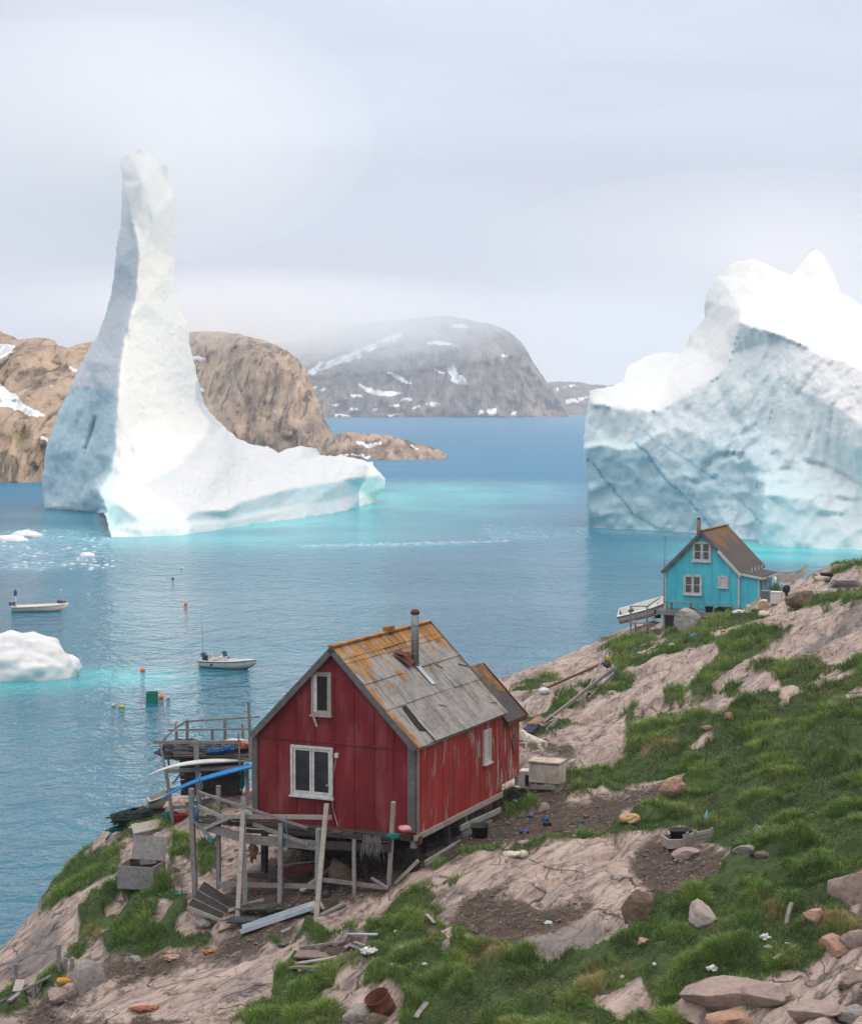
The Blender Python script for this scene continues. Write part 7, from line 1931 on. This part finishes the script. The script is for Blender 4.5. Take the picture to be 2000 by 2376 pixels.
def curled(loc, rz, mat_, label, k=1.0, tilt=0):
    n = 11; vs, es, rs_ = [], [], []
    for i in range(n):
        t = i / (n - 1); a = R(-60) + t * R(300)
        rr3 = .23 + .03 * math.sin(t * 3)
        vs.append((rr3 * math.cos(a) * k, rr3 * .82 * math.sin(a) * k, (.13 - .03 * abs(t - .4)) * k)); rs_.append(k * [.085, .11, .145, .155, .155, .15, .145, .15, .13, .10, .085][i])
        if i: es.append((i - 1, i))
    # head tucked over the hind legs, muzzle, ears, tail round the nose
    b = len(vs)
    vs += [(.12 * k, -.10 * k, .18 * k), (.04 * k, -.02 * k, .15 * k), (.20 * k, -.17 * k, .27 * k), (.10 * k, -.20 * k, .27 * k)]; rs_ += [.075 * k, .042 * k, .02 * k, .02 * k]
    es += [(n - 1, b), (b, b + 1), (b, b + 2), (b, b + 3)]
    vs += [(.05 * k, -.26 * k, .07 * k), (-.10 * k, -.26 * k, .06 * k), (-.02 * k, -.12 * k, .07 * k)]; rs_ += [.06 * k, .05 * k, .03 * k]
    es += [(0, b + 4), (b + 4, b + 5), (b + 5, b + 6)]
    return skinned('sled_dog', vs, es, rs_, mat_, loc, rz, label)
g = hit(1463, 1914); curled(g + Vector((0, .24, .0)), R(10), FURTAN, 'tan sled dog curled up asleep on the muddy bank', .84)
g = hit(1777, 1432); curled(g + Vector((0, .25, .0)), R(60), FUR, 'cream sled dog curled up asleep on the rock near the turquoise house', .95)
# ================================================================== turf: blades in tussocks
def grass_material():
    t = NT('arctic_grass')
    tint, dry_ = t.attr('tint'), t.attr('dry')
    col = t.ramp(tint, (0.0, (.016, .052, .014)), (.35, (.046, .130, .022)), (.7, (.105, .225, .034)), (1.0, (.22, .31, .06)))
    col = t.mix(dry_, col, (.34, .25, .12))
    m = t.done(col, .65)
    t.b.inputs['Specular IOR Level'].default_value = .25
    return m
gr_rs = np.random.RandomState(11)
tuft = fbm(np.stack([GX / .5, GY / .6], -1), 2, .5, 85)
ok = ((gm > .42) | ((gm > .06) & (tuft > .15)) | ((dm < .5) & (gm > .0) & (tuft > .45))) & (GZ > .8) & (GY > 33.0) & (GY < 125)
U_ = GX / GY
ok &= np.abs(U_) < .262
ii, jj = np.nonzero(ok)
clump = fbm(np.stack([GX / .62, GY / .75], -1), 3, .5, 81)
big = fbm(np.stack([al / 4.5, ab / 1.3], -1), 3, .5, 82)
bare = fbm(np.stack([GX / 1.2, GY / 1.6], -1), 3, .55, 83)
dens = np.clip(1.1 + 1.2 * clump[ii, jj] + .3 * big[ii, jj], .85, 2.4) * (bare[ii, jj] > -.62)
near = np.clip(60 / GY[ii, jj], .6, 1.35)
cnt = gr_rs.poisson(dens * 4.7 * near)
si = np.repeat(np.arange(len(ii)), cnt)
N = len(si)
bi, bj = ii[si], jj[si]
fx, fy = gr_rs.rand(N), gr_rs.rand(N)
bi2, bj2 = np.minimum(bi + 1, GX.shape[0] - 1), np.minimum(bj + 1, GX.shape[1] - 1)
def lerp2(A): return (A[bi, bj] * (1 - fx) + A[bi, bj2] * fx) * (1 - fy) + (A[bi2, bj] * (1 - fx) + A[bi2, bj2] * fx) * fy
bx_, by_, bz_ = lerp2(GX), lerp2(GY), lerp2(GZ)
cl = clump[bi, bj]; bg_ = big[bi, bj]
dryb = np.clip(rm[bi, bj] * 1.1 + .30 * np.clip(-cl, 0, 1) + .5 * np.clip(bare[bi, bj] - .25, 0, 1), 0, 1)
dryb = np.where(gr_rs.rand(N) < dryb * .9 + .08, gr_rs.uniform(.5, 1, N), gr_rs.uniform(0, .12, N))
Lb = .74 * (.11 + .27 * np.clip(cl + .30, 0, 1.2) + .05 * bg_) * gr_rs.uniform(.6, 1.35, N) * np.clip(by_ / 62, .85, 1.25)
Lb = np.clip(Lb, .09, .60)
wb = gr_rs.uniform(.007, .013, N) * np.clip(by_ / 46, .9, 2.6)
# lean: downhill, outward from tussock centres, and with the wind
gyy, gxx = np.gradient(GZ, axis=0), np.gradient(GZ, axis=1)
cy_, cx_ = np.gradient(clump, axis=0), np.gradient(clump, axis=1)
dxx = np.gradient(GX, axis=1)[bi, bj]; dyy = np.gradient(GY, axis=0)[bi, bj]
ox = -cx_[bi, bj] / dxx * .26 - gxx[bi, bj] / dxx * .25 + gr_rs.normal(0, .48, N) - .14
oy = -cy_[bi, bj] / dyy * .26 - gyy[bi, bj] / dyy * .25 + gr_rs.normal(0, .48, N) - .05
lm = np.hypot(ox, oy); f_ = np.minimum(1, 1.1 / (lm + 1e-6)); ox *= f_; oy *= f_
az = gr_rs.uniform(0, math.pi, N)
sxv = np.stack([np.cos(az), np.sin(az), np.zeros(N)], -1) * (wb / 2)[:, None]
base = np.stack([bx_, by_, bz_ - .02], -1)
lean = np.stack([ox, oy, np.zeros(N)], -1)
mid = base + lean * (Lb * .32)[:, None] + np.array([0, 0, 1]) * (Lb * .62)[:, None]
tip = base + lean * (Lb * .95)[:, None] + np.array([0, 0, 1]) * (Lb * (1.0 - .22 * np.minimum(np.hypot(ox, oy), 1)))[:, None]
Vg = np.stack([base - sxv, base + sxv, mid + sxv * .75, mid - sxv * .75, tip], 1).reshape(-1, 3)
o5 = np.arange(N)[:, None] * 5
Fg = np.concatenate([o5 + np.array([[0, 1, 2]]), o5 + np.array([[0, 2, 3]]), o5 + np.array([[3, 2, 4]])], 0)
tn = np.clip(.42 + .38 * bg_ + .32 * cl + gr_rs.normal(0, .24, N), 0, 1)
tnv = np.stack([tn * .8, tn * .8, tn, tn, np.clip(tn + .10, 0, 1)], 1).ravel()
gob = link('grass', np_mesh('grass', Vg, Fg, False, {'tint': tnv, 'dry': np.repeat(dryb, 5)}), grass_material())
tag(gob, 'long green grass in tussocks between the rock slabs', 'grass', kind='stuff')
open('/tmp/blades','w').write(str(N)) if False else None
# ================================================================== air
def air(name, dens, color):
    hm = bpy.data.materials.new(name); hm.use_nodes = True
    hn = hm.node_tree.nodes; hn.clear()
    ho = hn.new('ShaderNodeOutputMaterial'); hv = hn.new('ShaderNodeVolumePrincipled')
    hv.inputs['Color'].default_value = (*color, 1)
    hv.inputs['Density'].default_value = dens
    hv.inputs['Anisotropy'].default_value = 0.0
    hm.node_tree.links.new(hv.outputs[0], ho.inputs['Volume'])
    return hm
haze = MB().box((0, 1960, 96), (4400, 4080, 216)).build('haze', air('haze', .00019, (.88, .92, 1.0)))
tag(haze, 'thin sea fog over the fjord', 'haze', kind='stuff')
# low stratus resting on the tops
for px_, py_, d, r_, dn in ((500, 750, 960, (190, 150, 28), .0017), (620, 736, 2560, (340, 300, 62), .0008), (270, 300, 330, (46, 40, 24), .0058), (1760, 585, 345, (52, 36, 15), .0030)):
    c = at_d(px_, py_, d)
    for k in (1.0, .82, .62, .42):
        o = MB().blob(tuple(c), tuple(q * k for q in r_), 3, 0, 1, 5).build('haze', air('fog_bank', dn, (.97, .975, .985)), None, True)
        tag(o, 'low fog bank resting on the tops', 'haze', kind='stuff')
